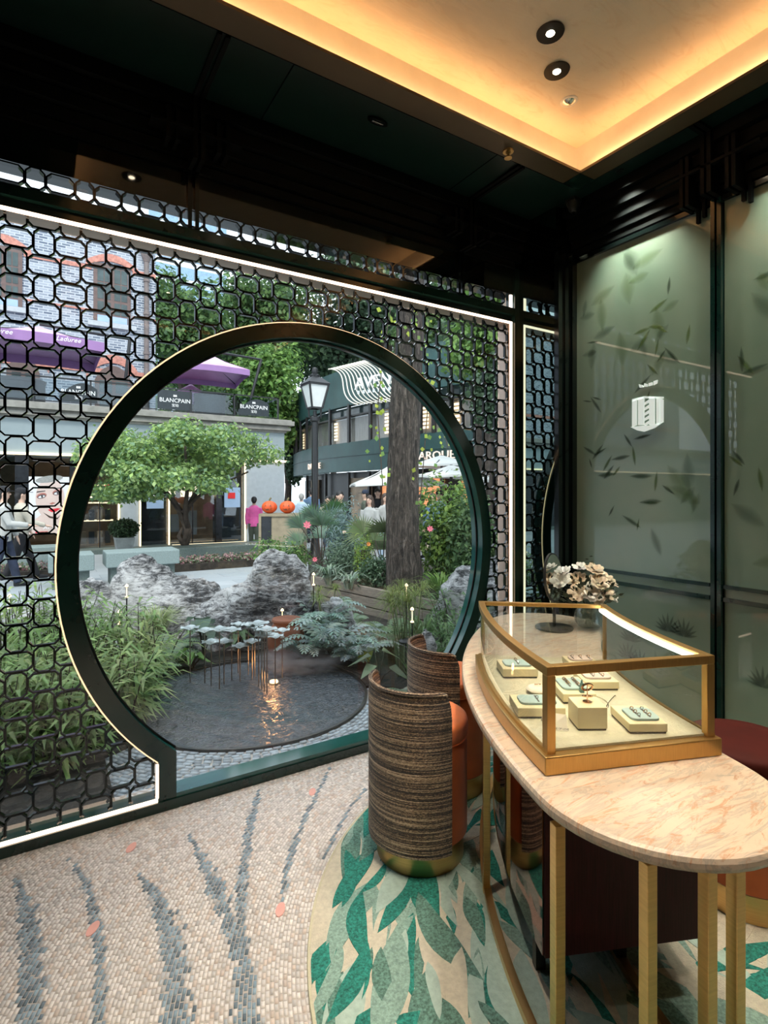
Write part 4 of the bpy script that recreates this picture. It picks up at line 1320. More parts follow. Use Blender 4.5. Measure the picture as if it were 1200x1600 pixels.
# ---- lotus leaves in metal
rl = random.Random(5)
lot = [(297,1068,982),(320,1070,986),(330,1072,1004),(343,1078,984),(350,1070,1003),(362,1065,985),(372,1052,976),(394,1062,1003),(404,1075,975),(413,1082,993),(417,1085,984),(409,1080,985),(430,1074,995),(441,1060,986),(398,1058,980),(375,1066,1010),(388,1056,977)]
for k, (px, yb, yt) in enumerate(lot):
    b = onZ(px, yb, POND_Z); d = (b.x*FX+b.y*FY)
    top = at(px, yt, d)
    if top.z < .2: top.z = .2+.05*rl.random()
    t = thing('metal_lotus_leaf', 'dull metal lotus leaf on a thin rod standing in the pond', 'sculpture', (b.x, b.y, POND_Z), 'metal lotus leaves rising from the pond')
    ORD17 = 'first second third fourth fifth sixth seventh eighth ninth tenth eleventh twelfth thirteenth fourteenth fifteenth sixteenth seventeenth'.split()
    t['label'] = ORD17[sorted(l[0] for l in lot).index(px)]+' metal lotus leaf on a thin rod, counted from the left'
    G().tube([(b.x, b.y, POND_Z), (b.x, b.y, top.z)], .0045, 6).build('rod', 'rod_steel', t)
    g = G(); nn = 20; r = rl.uniform(.055, .075); vs = [(b.x, b.y, top.z-.003)]
    for i in range(nn):
        a = 2*PI*i/nn; rr = r*(1+.10*math.cos(7*a+k)); vs.append((b.x+rr*math.cos(a), b.y+rr*math.sin(a), top.z+.010+.006*math.cos(5*a)))
    vs += [(x, y, z-.003) for x, y, z in vs]
    m = nn+1
    g.add(vs, [(0, 1+i, 1+(i+1) % nn) for i in range(nn)]+[(m, m+1+(i+1) % nn, m+1+i) for i in range(nn)]+[(1+i, m+1+i, m+1+(i+1) % nn, 1+(i+1) % nn) for i in range(nn)])
    g.build('leaf', 'metal_lotus', t, smooth=True)

# ---- candle shaped stake lamps
def stake(px, py_top, py_base, d, label):
    top = at(px, py_top, d); z0 = at(px, py_base, d).z
    t = thing('stake_lamp', label, 'garden lamp', (top.x, top.y, 0), 'candle shaped lamps on stakes')
    zt = top.z
    G().tube([(top.x, top.y, .0), (top.x, top.y, zt-.115)], .006, 8).build('stake', 'black_metal', t)
    G().lathe([(.013, -.115), (.014, -.10), (.010, -.095), (.016, -.03), (.014, -.02)], (top.x, top.y, zt), 12).build('tube', 'bulb_glass', t, smooth=True)
    G().lathe([(.004, -.10), (.004, -.03)], (top.x, top.y, zt), 8).build('filament', 'candle_glow', t)
    G().lathe([(.014, -.022), (.015, -.012), (.008, -.002), (0, .004)], (top.x, top.y, zt), 12).build('flame_cap', 'candle_glow', t, smooth=True)
    G().lathe([(.014, -.118), (.015, -.112), (.012, -.106), (0, -.106)], (top.x, top.y, zt), 12).build('collar', 'candle_glow', t, smooth=True)
stake(198, 913, 0, 4.9, 'candle lamp on a stake in front of the left big rock, higher one')
stake(187, 953, 0, 4.4, 'candle lamp on a stake in front of the left big rock, lower one')
stake(462, 893, 0, 5.4, 'candle lamp on a stake right of the pointed rock, left of a pair')
stake(490, 895, 0, 5.2, 'candle lamp on a stake right of the pointed rock, right of a pair')
stake(441, 951, 0, 4.95, 'candle lamp rising among the metal lotus leaves')
stake(635, 912, 0, 4.6, 'candle lamp in front of the big tree trunk')
stake(644, 949, 0, 4.3, 'candle lamp beside the papyrus near the striped stool')
stake(15, 928, 0, 4.4, 'candle lamp behind the lattice at the far left')

# ---- pond light and drifting mist
q = onZ(428, 1068, 0)
t = thing('pond_light', 'small warm light at the foot of the metal lotus leaves', 'garden lamp', (q.x, q.y, 0))
G().lathe([(.03, 0), (.034, .006), (.03, .018), (0, .02)], (q.x, q.y, .004), 16).build('lens', 'candle_glow', t, smooth=True)
G().lathe([(.045, 0), (.045, .006), (.032, .008)], (q.x, q.y, .003), 20).build('ring', 'gun_metal', t, smooth=True)
l_ = bpy.data.lights.new('pond_lamp', 'POINT'); l_.energy = .9; l_.color = (1, .45, .16); l_.shadow_soft_size = .03
lo = bpy.data.objects.new('pond_lamp', l_); COL.objects.link(lo); lo.location = (q.x-.02, q.y-.02, .07)
m = bpy.data.materials.new('mist'); m.use_nodes = True; MATS['mist'] = m
t_ = m.node_tree; t_.nodes.remove(t_.nodes['Principled BSDF'])
pv = t_.nodes.new('ShaderNodeVolumePrincipled'); pv.inputs['Color'].default_value = (.95, .97, 1, 1); pv.inputs['Anisotropy'].default_value = .2
co = t_.nodes.new('ShaderNodeTexCoord'); ln = t_.nodes.new('ShaderNodeVectorMath'); ln.operation = 'LENGTH'; lk(t_, co.outputs['Object'], ln.inputs[0])
mr = t_.nodes.new('ShaderNodeMapRange'); mr.inputs[1].default_value = 1.0; mr.inputs[2].default_value = .1; mr.inputs[3].default_value = 0; mr.inputs[4].default_value = 1
lk(t_, ln.outputs['Value'], mr.inputs[0])
ns = noise(t_, co.outputs['Object'], 2.6, 3, .6)
nr2 = t_.nodes.new('ShaderNodeMapRange'); nr2.inputs[1].default_value = .38; nr2.inputs[2].default_value = .72; nr2.inputs[3].default_value = 0; nr2.inputs[4].default_value = 20
lk(t_, ns.outputs[0], nr2.inputs[0])
mm = t_.nodes.new('ShaderNodeMath'); mm.operation = 'MULTIPLY'; lk(t_, mr.outputs[0], mm.inputs[0]); lk(t_, nr2.outputs[0], mm.inputs[1])
lk(t_, mm.outputs[0], pv.inputs['Density']); lk(t_, pv.outputs[0], t_.nodes['Material Output'].inputs['Volume'])
q = onZ(470, 1048, 0)
o = G().sphere((0, 0, 0), 1.0, 24, 14).build('pond_mist', 'mist', None, smooth='full')
o.location = (q.x, q.y, .09); o.scale = (.42, .30, .10); o.rotation_euler = (0, 0, R(-30))
tag(o, 'thin white mist drifting over the back of the pond', 'mist', kind='stuff')

# ---- rocks
def rock(name, label, prof, Y0, depth, seed, lean=0.0, dn=.05):
    """prof: outline of the rock seen from the window as list of (px, py) left to right along the top; base on ground at depth d"""
    d0 = Y0
    pts = [at(px, py, d0) for px, py in prof]
    us = np.array([(p.x*RX+p.y*RY) for p in pts]); hs = np.array([p.z for p in pts])
    nx, nz = 46, 22
    rr = np.random.default_rng(seed)
    ph = rr.uniform(0, 6, 12)
    V = []; F = []
    uu = np.linspace(us[0], us[-1], nx)
    for i, u in enumerate(uu):
        h = max(float(np.interp(u, us, hs)), .03)
        e = (u-us[0])/(us[-1]-us[0])
        hd = depth*(.35+.65*math.sin(PI*min(max(e, .02), .98))**.6)
        for j in range(nz):
            v = j/(nz-1); th = PI*v            # front ground -> top -> back ground
            s = math.sin(th)**.75; c = math.cos(th)
            z = h*s-.03
            dd = -c*hd*(1-.25*s)+lean*s*h
            nz_ = dn*(math.sin(5*u+3*z*2+ph[0])*.5+math.sin(11*u-7*z+ph[1]+4*v)*.35+math.sin(19*u+15*z+ph[2])*.22+math.sin(27*dd+9*u+ph[3])*.2)
            dd += nz_*(.4+s); z += nz_*.35*s if 0 < j < nz-1 else 0
            x, y = c2w(u, d0+dd)
            V.append((x, y, max(z, -.03)))
    for i in range(nx-1):
        for j in range(nz-1):
            a = i*nz+j; F.append((a, a+1, a+nz+1, a+nz))
    g = G(); g.add(V, F+[tuple(range(nz)), tuple((nx-1)*nz+j for j in range(nz))])
    o = g.build('boulder', 'rock', None, smooth='full')
    o.name = name
    md = o.modifiers.new('sub', 'SUBSURF'); md.levels = 1; md.render_levels = 1
    tex = bpy.data.textures.new(name+'_relief', 'CLOUDS'); tex.noise_scale = .16; tex.noise_depth = 3
    dm = o.modifiers.new('relief', 'DISPLACE'); dm.texture = tex; dm.strength = .14; dm.mid_level = .5; dm.texture_coords = 'GLOBAL'
    tag(o, label, 'rock')
    return o
rock('garden_rock', 'saddle backed grey veined rock behind the left lamps', [(170,985),(178,935),(190,880),(205,862),(222,863),(245,880),(275,897),(310,905),(335,915),(350,935),(362,985)], 6.0, .55, 1)
rock('garden_rock', 'tall pointed grey veined rock rising behind the lotus leaves', [(258,1012),(275,985),(295,965),(330,930),(360,915),(395,893),(410,862),(428,856),(455,862),(476,880),(492,930),(500,985)], 5.35, .45, 2)
rock('garden_rock', 'small rounded rock beside the left edge of the round window', [(92,985),(105,940),(120,905),(140,900),(160,915),(178,945),(192,985)], 5.6, .35, 3)
rock('garden_rock', 'low rock seen through the lattice at the far left', [(-30,990),(-5,955),(30,940),(70,930),(95,945),(112,985)], 5.0, .3, 4)
rock('garden_rock', 'pale rounded rock right of the big tree trunk', [(672,985),(686,920),(705,890),(730,878),(765,872),(800,868),(830,900),(850,985)], 5.3, .4, 5)
rock('garden_rock', 'small pale rock among the ferns under the plank wall', [(494,985),(505,945),(520,925),(538,930),(552,955),(560,985)], 5.2, .2, 6)
rock('garden_rock', 'slim white stone beside the papyrus', [(648,1060),(652,1000),(664,975),(676,985),(690,1060)], 4.1, .12, 7)

# ---- leafy plants
def leafmesh(name, L, parent, stuff=True, mat='leaf'):
    """L: list of (V4x3 array, colour)"""
    V = np.array([v for v, c in L]).reshape(-1, 3)
    n = len(L)
    F = (np.arange(n)*4)[:, None]+np.arange(4)[None]
    C = np.repeat(np.array([c for v, c in L]), 4, 0)
    o = npmesh(name, V, F, mat, parent, C)
    if stuff: o['kind'] = 'stuff'
    return o
def cloud(name, parent, centres, n, size, col, seed, aspect=.6, up=.35, shell=.55):
    """centres (k,6): x y z rx ry rz. leaf cards folded lightly, crowding the outer shell"""
    rng = np.random.default_rng(seed)
    C = np.array(centres, dtype=float); wt = (C[:, 3]*C[:, 4]*C[:, 5])**(2/3); wt /= wt.sum()
    idx = rng.choice(len(C), n, p=wt)
    d = rng.normal(size=(n, 3)); d /= np.linalg.norm(d, axis=1)[:, None]
    rad = shell+(1-shell)*rng.random(n)**.6
    P = C[idx, :3]+d*C[idx, 3:]*rad[:, None]*(1+.12*rng.normal(size=(n, 1)))
    nrm = d*.7+rng.normal(size=(n, 3))*.55+np.array([0, 0, up]); nrm /= np.linalg.norm(nrm, axis=1)[:, None]
    a = rng.normal(size=(n, 3)); a -= (a*nrm).sum(1)[:, None]*nrm; a /= np.linalg.norm(a, axis=1)[:, None]
    b = np.cross(nrm, a)
    s = size*(.65+.7*rng.random(n))[:, None]
    V = np.stack([P-a*s*.5, P+b*s*aspect*.5+nrm*s*.06, P+a*s*.5-nrm*s*.10, P-b*s*aspect*.5+nrm*s*.06], 1).reshape(-1, 3)
    F = np.arange(n*4).reshape(-1, 4)
    cl = np.array(col)
    pick = rng.integers(0, len(cl), n)
    cc = cl[pick]*(.75+.5*rng.random((n, 1)))
    o = npmesh(name, V, F, 'leaf', parent, np.repeat(cc, 4, 0)); o['kind'] = 'stuff'
    return o
def strip(L, pts, w, col, up=Vector((0, 0, 1))):
    """tapering blade along pts"""
    k = len(pts)
    prev = None
    for i, p in enumerate(pts):
        p = Vector(p)
        d = Vector(pts[min(i+1, k-1)])-Vector(pts[max(i-1, 0)])
        s = d.cross(up)
        if s.length < 1e-5: s = Vector((1, 0, 0))
        s.normalize()
        u = i/(k-1); ww = w*(.55+.9*u if u < .5 else 2*(1-u)*1.0)*.5
        cur = (p-s*ww, p+s*ww)
        if prev is not None: L.append(([tuple(prev[0]), tuple(prev[1]), tuple(cur[1]), tuple(cur[0])], col))
        prev = cur
def vary(rr, c, k=.25):
    f = 1+rr.uniform(-k, k)
    return tuple(max(0, x*f*(1+rr.uniform(-.08, .08))) for x in c)
def blades(name, label, loc, n, h, spread, w, col, seed, droop=.5, cat='grass', seg=5):
    rr = random.Random(seed); L = []
    t = thing(name, label, cat, loc)
    for i in range(n):
        a = rr.uniform(0, 2*PI); s = spread*rr.uniform(.2, 1); hh = h*rr.uniform(.6, 1.05)
        b = Vector(loc)+Vector((math.cos(a), math.sin(a), 0))*rr.uniform(0, .05)
        pts = []
        for k in range(seg):
            u = k/(seg-1)
            pts.append(b+Vector((math.cos(a)*s*u**1.6, math.sin(a)*s*u**1.6, hh*(u-droop*u**3*.9))))
        strip(L, pts, w*rr.uniform(.7, 1.2), vary(rr, col))
    leafmesh('blades', L, t)
    return t
def fern(label, loc, n, ln, col, seed, rise=.6, name='fern', width=.28, lw=.03):
    rr = random.Random(seed); L = []
    t = thing(name, label, 'fern', loc)
    for i in range(n):
        a = 2*PI*i/n+rr.uniform(-.3, .3); l = ln*rr.uniform(.65, 1.1); c = vary(rr, col)
        dirv = Vector((math.cos(a), math.sin(a), 0)); rs = rise*rr.uniform(.7, 1.3)
        spine = [Vector(loc)+dirv*l*u+Vector((0, 0, l*(rs*1.6*u-1.15*u*u*rs))) for u in [k/14 for k in range(15)]]
        strip(L, spine, .008, c)
        for k in range(2, 14):
            u = k/14; p = spine[k]; d = (spine[min(k+1, 14)]-spine[k-1]).normalized(); s = d.cross(Vector((0, 0, 1))).normalized()
            w = ln*width*math.sin(PI*u**.8)*.9+.01
            for sg in (-1, 1):
                tip = p+s*sg*w+d*w*.45-Vector((0, 0, w*.25))
                m = (p+tip)*.5+Vector((0, 0, w*.08)); q = d*lw*.5
                L.append(([tuple(p-q*.4), tuple(m-q), tuple(tip), tuple(m+q)], vary(rr, c, .12)))
    leafmesh('fronds', L, t)
    return t
def bamboo(label, loc, n, h, seed, col, spread=.3, per=26, ll=.16, lwid=.022, name='bamboo_clump'):
    rr = random.Random(seed); L = []
    t = thing(name, label, 'bamboo', loc)
    g = G()
    for i in range(n):
        a = rr.uniform(0, 2*PI); r0 = rr.uniform(0, spread*.6)
        b = Vector(loc)+Vector((math.cos(a)*r0, math.sin(a)*r0, 0)); hh = h*rr.uniform(.55, 1.05); ln_ = rr.uniform(.1, .45)*spread
        a2 = rr.uniform(0, 2*PI)
        pts = [b+Vector((math.cos(a2)*ln_*u*u, math.sin(a2)*ln_*u*u, hh*u)) for u in (0, .35, .7, 1)]
        g.tube(pts, [.006, .005, .004, .002], 5)
        for k in range(per):
            u = rr.uniform(.12, 1); p = b+Vector((math.cos(a2)*ln_*u*u, math.sin(a2)*ln_*u*u, hh*u))
            b_ = rr.uniform(0, 2*PI); l = ll*rr.uniform(.6, 1.3)
            d = Vector((math.cos(b_), math.sin(b_), rr.uniform(-.35, .5)))
            q0 = p+d*rr.uniform(0, .08)
            strip(L, [q0, q0+d*l*.5+Vector((0, 0, .01)), q0+d*l-Vector((0, 0, l*.28))], lwid, vary(rr, col, .35))
    g.build('stems', 'tree_wood', t)
    leafmesh('leaves', L, t)
    return t
def bigleaf(L, base, tip, w, col, up=Vector((0, 0, 1))):
    base, tip = Vector(base), Vector(tip); d = tip-base; s = d.cross(up).normalized()
    c = base+d*.35
    L.append(([tuple(base), tuple(c+s*w), tuple(tip), tuple(c-s*w)], col))
G1, G2, G3, G4 = (.085, .16, .045), (.24, .36, .12), (.05, .11, .05), (.16, .25, .20)
def g0(px, py, z=0.0): return tuple(onZ(px, py, z))
# bamboo left of the gate
bs = [(215,1090,.55), (175,1075,.62), (130,1090,.60), (95,1130,.55), (60,1100,.62), (30,1130,.60), (150,1150,.5), (95,1190,.5), (45,1200,.5), (10,1190,.55), (230,1060,.45), (195,1120,.45), (15,1060,.7), (75,1050,.7), (125,1040,.6)]
words = ['close beside the pond', 'left of the pond under the lower lamp', 'under the left curve of the ring', 'behind the lattice by the ring', 'behind the middle of the left lattice', 'behind the left lattice edge', 'at the foot of the ring', 'low behind the lattice near the ring foot', 'low behind the lattice', 'in the lower left corner of the lattice', 'below the left big rock', 'leaning towards the pond', 'at the far left behind lattice lamps', 'tall behind the lattice left of the small rock', 'below the small rounded rock']
for k, (px, py, h) in enumerate(bs):
    p = onZ(px, py)
    if p.y < 2.98: p.y = 2.98
    bamboo('leafy green bamboo clump '+words[k], tuple(p), 13, h, 20+k, G2 if k % 3 else (.32, .42, .15), .34)
blades('ornamental_grass', 'fine pale tufted grass in front of the left big rock', g0(245, 1005), 420, .62, .38, .008, (.34, .40, .20), 41, .55)
fern('soft grey green fern under the saddle backed rock', g0(240, 1040), 18, .42, (.26, .33, .20), 42)
fern('soft green fern arching over the left rim of the pond', g0(215, 1062), 16, .34, (.28, .38, .24), 43)
fern('green fern at the foot of the pointed rock', g0(262, 1020), 14, .3, (.16, .24, .12), 44)
# broad leaved plants by the pointed rock
def broad(label, loc, n, h, l, w, col, seed, name='broadleaf_plant', cat='plant'):
    rr = random.Random(seed); L = []; g = G()
    t = thing(name, label, cat, loc)
    for i in range(n):
        a = 2*PI*i/n+rr.uniform(-.4, .4); hh = h*rr.uniform(.5, 1.05); r = l*rr.uniform(.2, .7)
        p = Vector(loc)+Vector((math.cos(a)*r, math.sin(a)*r, hh))
        g.tube([loc, Vector(loc)+Vector((math.cos(a)*r*.4, math.sin(a)*r*.4, hh*.6)), p], .004, 5)
        d = Vector((math.cos(a), math.sin(a), -.35)); s = Vector((-math.sin(a), math.cos(a), 0)); c = vary(rr, col)
        k = l*rr.uniform(.7, 1.1)
        b0 = p-d*k*.18
        L.append(([tuple(b0), tuple(p+s*w+Vector((0, 0, .02))), tuple(p+d*k*.35+s*w*.7), tuple(p+d*k*.3)], c))
        L.append(([tuple(b0), tuple(p+d*k*.3), tuple(p+d*k*.35-s*w*.7), tuple(p-s*w+Vector((0, 0, .02)))], tuple(x*.85 for x in c)))
        L.append(([tuple(p+d*k*.3), tuple(p+d*k*.35+s*w*.7), tuple(p+d*k*.85-Vector((0, 0, .02))), tuple(p+d*k*.35-s*w*.7)], c))
    g.build('stalks', 'tree_wood', t); leafmesh('leaves', L, t, stuff=False)
    return t
broad('broad leaved plant with round grey green leaves behind the pond', g0(318, 1028), 12, .34, .17, .07, (.11, .17, .12), 51)
broad('bright green small leaved plant at the pond edge', g0(300, 1048), 12, .16, .13, .03, (.14, .26, .06), 52)
broad('yellow green leafy shrub in front of the pointed rock', g0(425, 1005), 26, .33, .12, .03, (.24, .32, .05), 53)
broad('low green plant behind the lotus leaves', g0(372, 1022), 14, .22, .15, .03, (.10, .17, .07), 54)
broad('large arrow leaved plant beside the nearest stool', g0(592, 1070), 5, .24, .17, .055, (.20, .25, .15), 55)
broad('single bright round leaf plant above the arrow leaves', g0(575, 1050), 3, .22, .10, .04, (.30, .38, .05), 56)
for k, (px, py, s, wd) in enumerate([(480,1035,.40,'left of three under the plank wall'), (520,1032,.45,'middle of three under the plank wall'), (555,1040,.36,'right of three under the plank wall'), (500,1012,.42,'raised behind the three silvery ferns')]):
    fern('silvery blue green fern, '+wd, tuple(onZ(px, py)+Vector((0, 0, .10 if k == 3 else 0))), 20, s, (.34, .43, .37), 60+k, 1.25, lw=.035, width=.20)
for k, (px, py, s, cc, wd) in enumerate([(610,1000,.34,(.20,.28,.14),'under the right end of the plank wall'), (560,1005,.32,(.28,.36,.30),'between plank wall and dry fern'), (450,1000,.30,(.22,.32,.16),'beside the rust brown jar'), (540,985,.30,(.24,.32,.20),'close under the plank wall'), (640,1025,.34,(.16,.24,.12),'around the papyrus stalks'), (690,1040,.34,(.18,.26,.14),'low by the right foot of the ring')]):
    fern('green fern '+wd, g0(px, py), 14, s, cc, 160+k, .9)
fern('brown dry fern right of the silvery ferns', g0(590, 1020), 14, .36, (.20, .15, .08), 66, .8)
t = thing('terracotta_jar', 'rust brown jar behind the lotus leaves under the ferns', 'jar', g0(448, 1028))
q = onZ(448, 1028)
G().lathe([(.10, 0), (.15, .05), (.17, .15), (.15, .26), (.11, .30), (.12, .32)], tuple(q), 24).build('body', 'terracotta', t, smooth=True)
G().lathe([(.115, .32), (.13, .33), (.125, .345), (.10, .34)], tuple(q), 24).build('lip', 'terracotta', t, smooth=True)
# papyrus
def papyrus(label, loc, n, h, seed, r):
    rr = random.Random(seed); L = []; g = G(); t = thing('papyrus_plant', label, 'plant', loc)
    for i in range(n):
        a = rr.uniform(0, 2*PI); s = rr.uniform(.02, .22); hh = h*rr.uniform(.75, 1.08)
        p = Vector(loc)+Vector((math.cos(a)*s, math.sin(a)*s, hh))
        g.tube([Vector(loc)+Vector((math.cos(a)*s*.3, math.sin(a)*s*.3, 0)), p], .005, 5)
        for k in range(70):
            b = rr.uniform(0, 2*PI); e = rr.uniform(-.1, 1.1); d = Vector((math.cos(b)*math.cos(e), math.sin(b)*math.cos(e), math.sin(e)))
            strip(L, [p, p+d*r*.5, p+d*r-Vector((0, 0, r*.45))], .005, vary(rr, (.22, .28, .08), .3))
    g.build('stalks', 'papyrus_stalk', t); leafmesh('tufts', L, t)
M('papyrus_stalk', (.12, .16, .06), .6)
papyrus('feathery green papyrus beside the big tree trunk', g0(640, 1040), 9, .62, 71, .2)
papyrus('smaller papyrus tuft in front of the plank wall', tuple(at(510, 985, 5.2)[:2])+(0,), 5, .46, 72, .14)
papyrus('pale papyrus tuft at the right end of the pointed rock', tuple(at(462, 985, 5.6)[:2])+(0,), 5, .48, 73, .14)
blades('reed_clump', 'dark upright reeds beside the striped stool', g0(625, 1060), 26, .62, .16, .012, (.06, .08, .03), 74, .15)
blades('reed_clump', 'green iris blades beside the striped stool back', g0(650, 1075), 40, .36, .14, .014, (.12, .22, .06), 75, .3)
fern('grey green fern at the foot of the striped stools', g0(650, 1100), 18, .26, (.20, .25, .17), 76)
for k, (px, py, h, wd) in enumerate([(700,1010,.55,'left of the ring, right of the papyrus'), (735,1000,.62,'beside the right curve of the ring'), (690,960,.7,'in front of the pale rounded rock'), (775,1010,.7,'behind the lattice right of the ring'), (720,1050,.45,'low beside the right curve of the ring')]):
    bamboo('leafy bamboo '+wd, g0(px, py), 12, h, 80+k, (.11, .20, .07), .3, 24, .15, .02)
t = thing('path_light', 'small black mushroom shaped path light beside the stool', 'garden lamp', tuple(onZ(634, 1065)))
q = onZ(634, 1065)
G().tube([tuple(q), (q.x, q.y, .30)], .008, 8).build('post', 'black_metal', t)
G().lathe([(.0, .33), (.04, .325), (.055, .31), (.05, .30), (0, .30)], (q.x, q.y, 0), 20).build('cap', 'black_metal', t, smooth=True)

# ---- plank planter with the big tree
pw = thing('plank_planter', 'raised planter faced with weathered grey planks below the tree', 'planter', (B_.x, B_.y, 0))
for (p, q) in ((A_, B_), (B_, C_)):
    for k in range(3):
        z0 = -.012+k*.118
        G().bar((p.x, p.y, z0+.056), (q.x, q.y, z0+.056), .05, .104).build('plank', 'wood_plank', pw, bevel=.004)
D_, E_ = c2w(4.6, 8.3), c2w(-1.3, 9.4)
G().prism([(A_.x, A_.y+.03), (B_.x, B_.y+.03), (C_.x, C_.y+.03), D_, E_], -.012, .30).build('soil_fill', 'soil', pw)
tt = thing('street_tree', 'tall dark barked tree trunk in the middle of the round window', 'tree', at(632, 990, 6.4)[:2]+(.25,) if False else (at(632, 0, 6.4).x, at(632, 0, 6.4).y, .25))
tr_ = [at(632, 925, 6.4), at(630, 860, 6.4), at(628, 790, 6.4), at(631, 700, 6.4), at(634, 620, 6.4), at(640, 540, 6.4), at(645, 450, 6.4), at(650, 330, 6.4), at(655, 180, 6.4), at(660, 20, 6.4)]
g = G(); g.tube(tr_, [.215, .195, .188, .18, .172, .165, .155, .15, .14, .12], 28)
o = g.build('trunk', 'bark', tt, smooth='full')
md = o.modifiers.new('sub', 'SUBSURF'); md.levels = 2; md.render_levels = 2; md.subdivision_type = 'SIMPLE'
tex = bpy.data.textures.new('bark_relief', 'CLOUDS'); tex.noise_scale = .05; tex.noise_depth = 2
dm = o.modifiers.new('relief', 'DISPLACE'); dm.texture = tex; dm.strength = .05; dm.texture_coords = 'GLOBAL'
# vines with round leaves on the trunk
rr = random.Random(90); L = []; g = G()
vn = thing('climbing_vine', 'thin climbing vine with yellow green leaves beside the trunk', 'vine', tuple(at(590, 880, 6.2)))
for path in ([(598,760),(594,700),(590,640),(596,580),(604,520),(612,470)], [(655,800),(662,720),(668,640),(664,560),(670,500)], [(700,700),(690,660),(676,620),(668,590)], [(640,520),(655,480),(668,440)]):
    pts = [at(a, b, 6.12+.05*rr.random()) for a, b in path]
    g.tube(pts, .006, 5)
    for i in range(len(pts)-1):
        for k in range(9):
            p = pts[i].lerp(pts[i+1], rr.random())+Vector((rr.gauss(0, .05), rr.gauss(0, .05), rr.gauss(0, .04)))
            a = rr.uniform(0, 6.3); d = Vector((math.cos(a), rr.uniform(-.3, .3), math.sin(a))).normalized(); s = Vector((-math.sin(a), 0, math.cos(a))); z = rr.uniform(.03, .065)
            L.append(([tuple(p-d*z*.5), tuple(p+s*z*.5), tuple(p+d*z*.6), tuple(p-s*z*.5)], vary(rr, (.34, .42, .05) if rr.random() < .6 else (.16, .28, .06), .2)))
g.build('stem', 'tree_wood', vn); leafmesh('leaves', L, vn)

# shrubs in the raised bed
def fanpalm(label, loc, n, h, fr, col, seed):
    rr = random.Random(seed); L = []; g = G(); t = thing('fan_palm', label, 'palm', loc)
    for i in range(n):
        a = rr.uniform(0, 2*PI); s = rr.uniform(.1, .5)*h; hh = h*rr.uniform(.45, 1.0)
        p = Vector(loc)+Vector((math.cos(a)*s, math.sin(a)*s, hh))
        g.tube([loc, Vector(loc)+Vector((math.cos(a)*s*.4, math.sin(a)*s*.4, hh*.6)), p], .007, 5)
        d = Vector((math.cos(a)*.6, math.sin(a)*.6, .8)).normalized(); s_ = d.cross(Vector((-math.sin(a+.6), math.cos(a+.6), 0))).normalized() if rr.random() < .35 else Vector((-math.sin(a)*.4+RX*.8, math.cos(a)*.4+RY*.8, 0)).normalized(); c = vary(rr, col)
        for k in range(23):
            th = (k-11)*.135
            e = (d*math.cos(th)+s_*math.sin(th)).normalized()
            l = fr*(1-.15*abs(k-11)/11)*rr.uniform(.85, 1.05)
            strip(L, [p, p+e*l*.5, p+e*l-Vector((0, 0, l*.12))], .024, vary(rr, c, .15), Vector((-FX, -FY, .3)))
    g.build('stalks', 'tree_wood', t); leafmesh('fans', L, t)
def bed(px, d): q = at(px, 0, d); return (q.x, q.y, .28)
fanpalm('fan palm with blue green fronds in front of the lamp post', bed(502, 8.0), 9, .78, .34, (.15, .24, .17), 101)
fanpalm('darker fan palm just behind the blue green one', bed(512, 8.8), 7, .95, .34, (.08, .16, .06), 102)
fanpalm('thin fan palm left of the big trunk', bed(598, 7.2), 7, .70, .36, (.13, .18, .08), 103)
def shrub(label, loc, rx, rz, n, size, cols, seed, name='garden_shrub', asp=.5):
    t = thing(name, label, 'shrub', loc)
    x, y, z = loc
    rr = random.Random(seed)
    cs = [(x+rr.gauss(0, rx*.35), y+rr.gauss(0, rx*.3), z+rz*(.35+.5*rr.random()), rx*.6, rx*.6, rz*.5) for _ in range(6)]+[(x, y, z+rz*.45, rx*.85, rx*.8, rz*.5)]
    cloud('foliage', t, cs, n, size, cols, seed, asp, .3, .3)
    g = G()
    for k in range(4): g.tube([(x, y, z), (x+rr.gauss(0, rx*.3), y+rr.gauss(0, rx*.3), z+rz*.7)], .01, 5)
    g.build('branches', 'tree_wood', t)
    return t
shrub('blue grey feathery shrub before the people', bed(540, 7.9), .34, .85, 2200, .06, [(.24, .33, .33), (.18, .28, .27)], 111, asp=.25)
shrub('mid green low shrub right of the pumpkin counter', bed(455, 8.2), .42, .42, 2200, .055, [(.10, .19, .06), (.15, .26, .07)], 112)
shrub('bright yellow green upright conifer left of the trunk', bed(566, 6.9), .13, .62, 1600, .05, [(.26, .36, .06), (.18, .30, .07)], 113, asp=.2)
shrub('dark green mound below the conifer', bed(585, 6.6), .26, .32, 1800, .045, [(.06, .12, .06), (.12, .19, .12)], 114)
shrub('grey green mound in the middle of the raised bed', bed(530, 7.3), .34, .45, 2400, .05, [(.17, .24, .17), (.12, .19, .12)], 115, asp=.3)
shrub('leafy shrub with bright tips right of the trunk', bed(700, 6.8), .42, 1.15, 3200, .07, [(.12, .22, .06), (.22, .34, .08)], 116)
shrub('dense dark shrub inside the right curve of the ring', bed(738, 6.4), .36, 1.0, 3000, .06, [(.06, .12, .05), (.11, .19, .07)], 117)
shrub('dark shrub seen through the right lattice', bed(785, 6.6), .36, .85, 2400, .06, [(.06, .11, .05), (.10, .17, .07)], 118)
blades('strap_leaf_plant', 'arching grey green strap leaves beside the pointed rock', bed(515, 6.9), 70, .52, .42, .03, (.22, .30, .22), 121, .75)
blades('strap_leaf_plant', 'pale striped strap leaves in the middle bed', bed(545, 6.6), 50, .42, .30, .028, (.28, .36, .28), 122, .7)
blades('strap_leaf_plant', 'bright green arching blades right of the trunk', bed(690, 5.9), 60, .55, .42, .028, (.16, .27, .06), 123, .65)
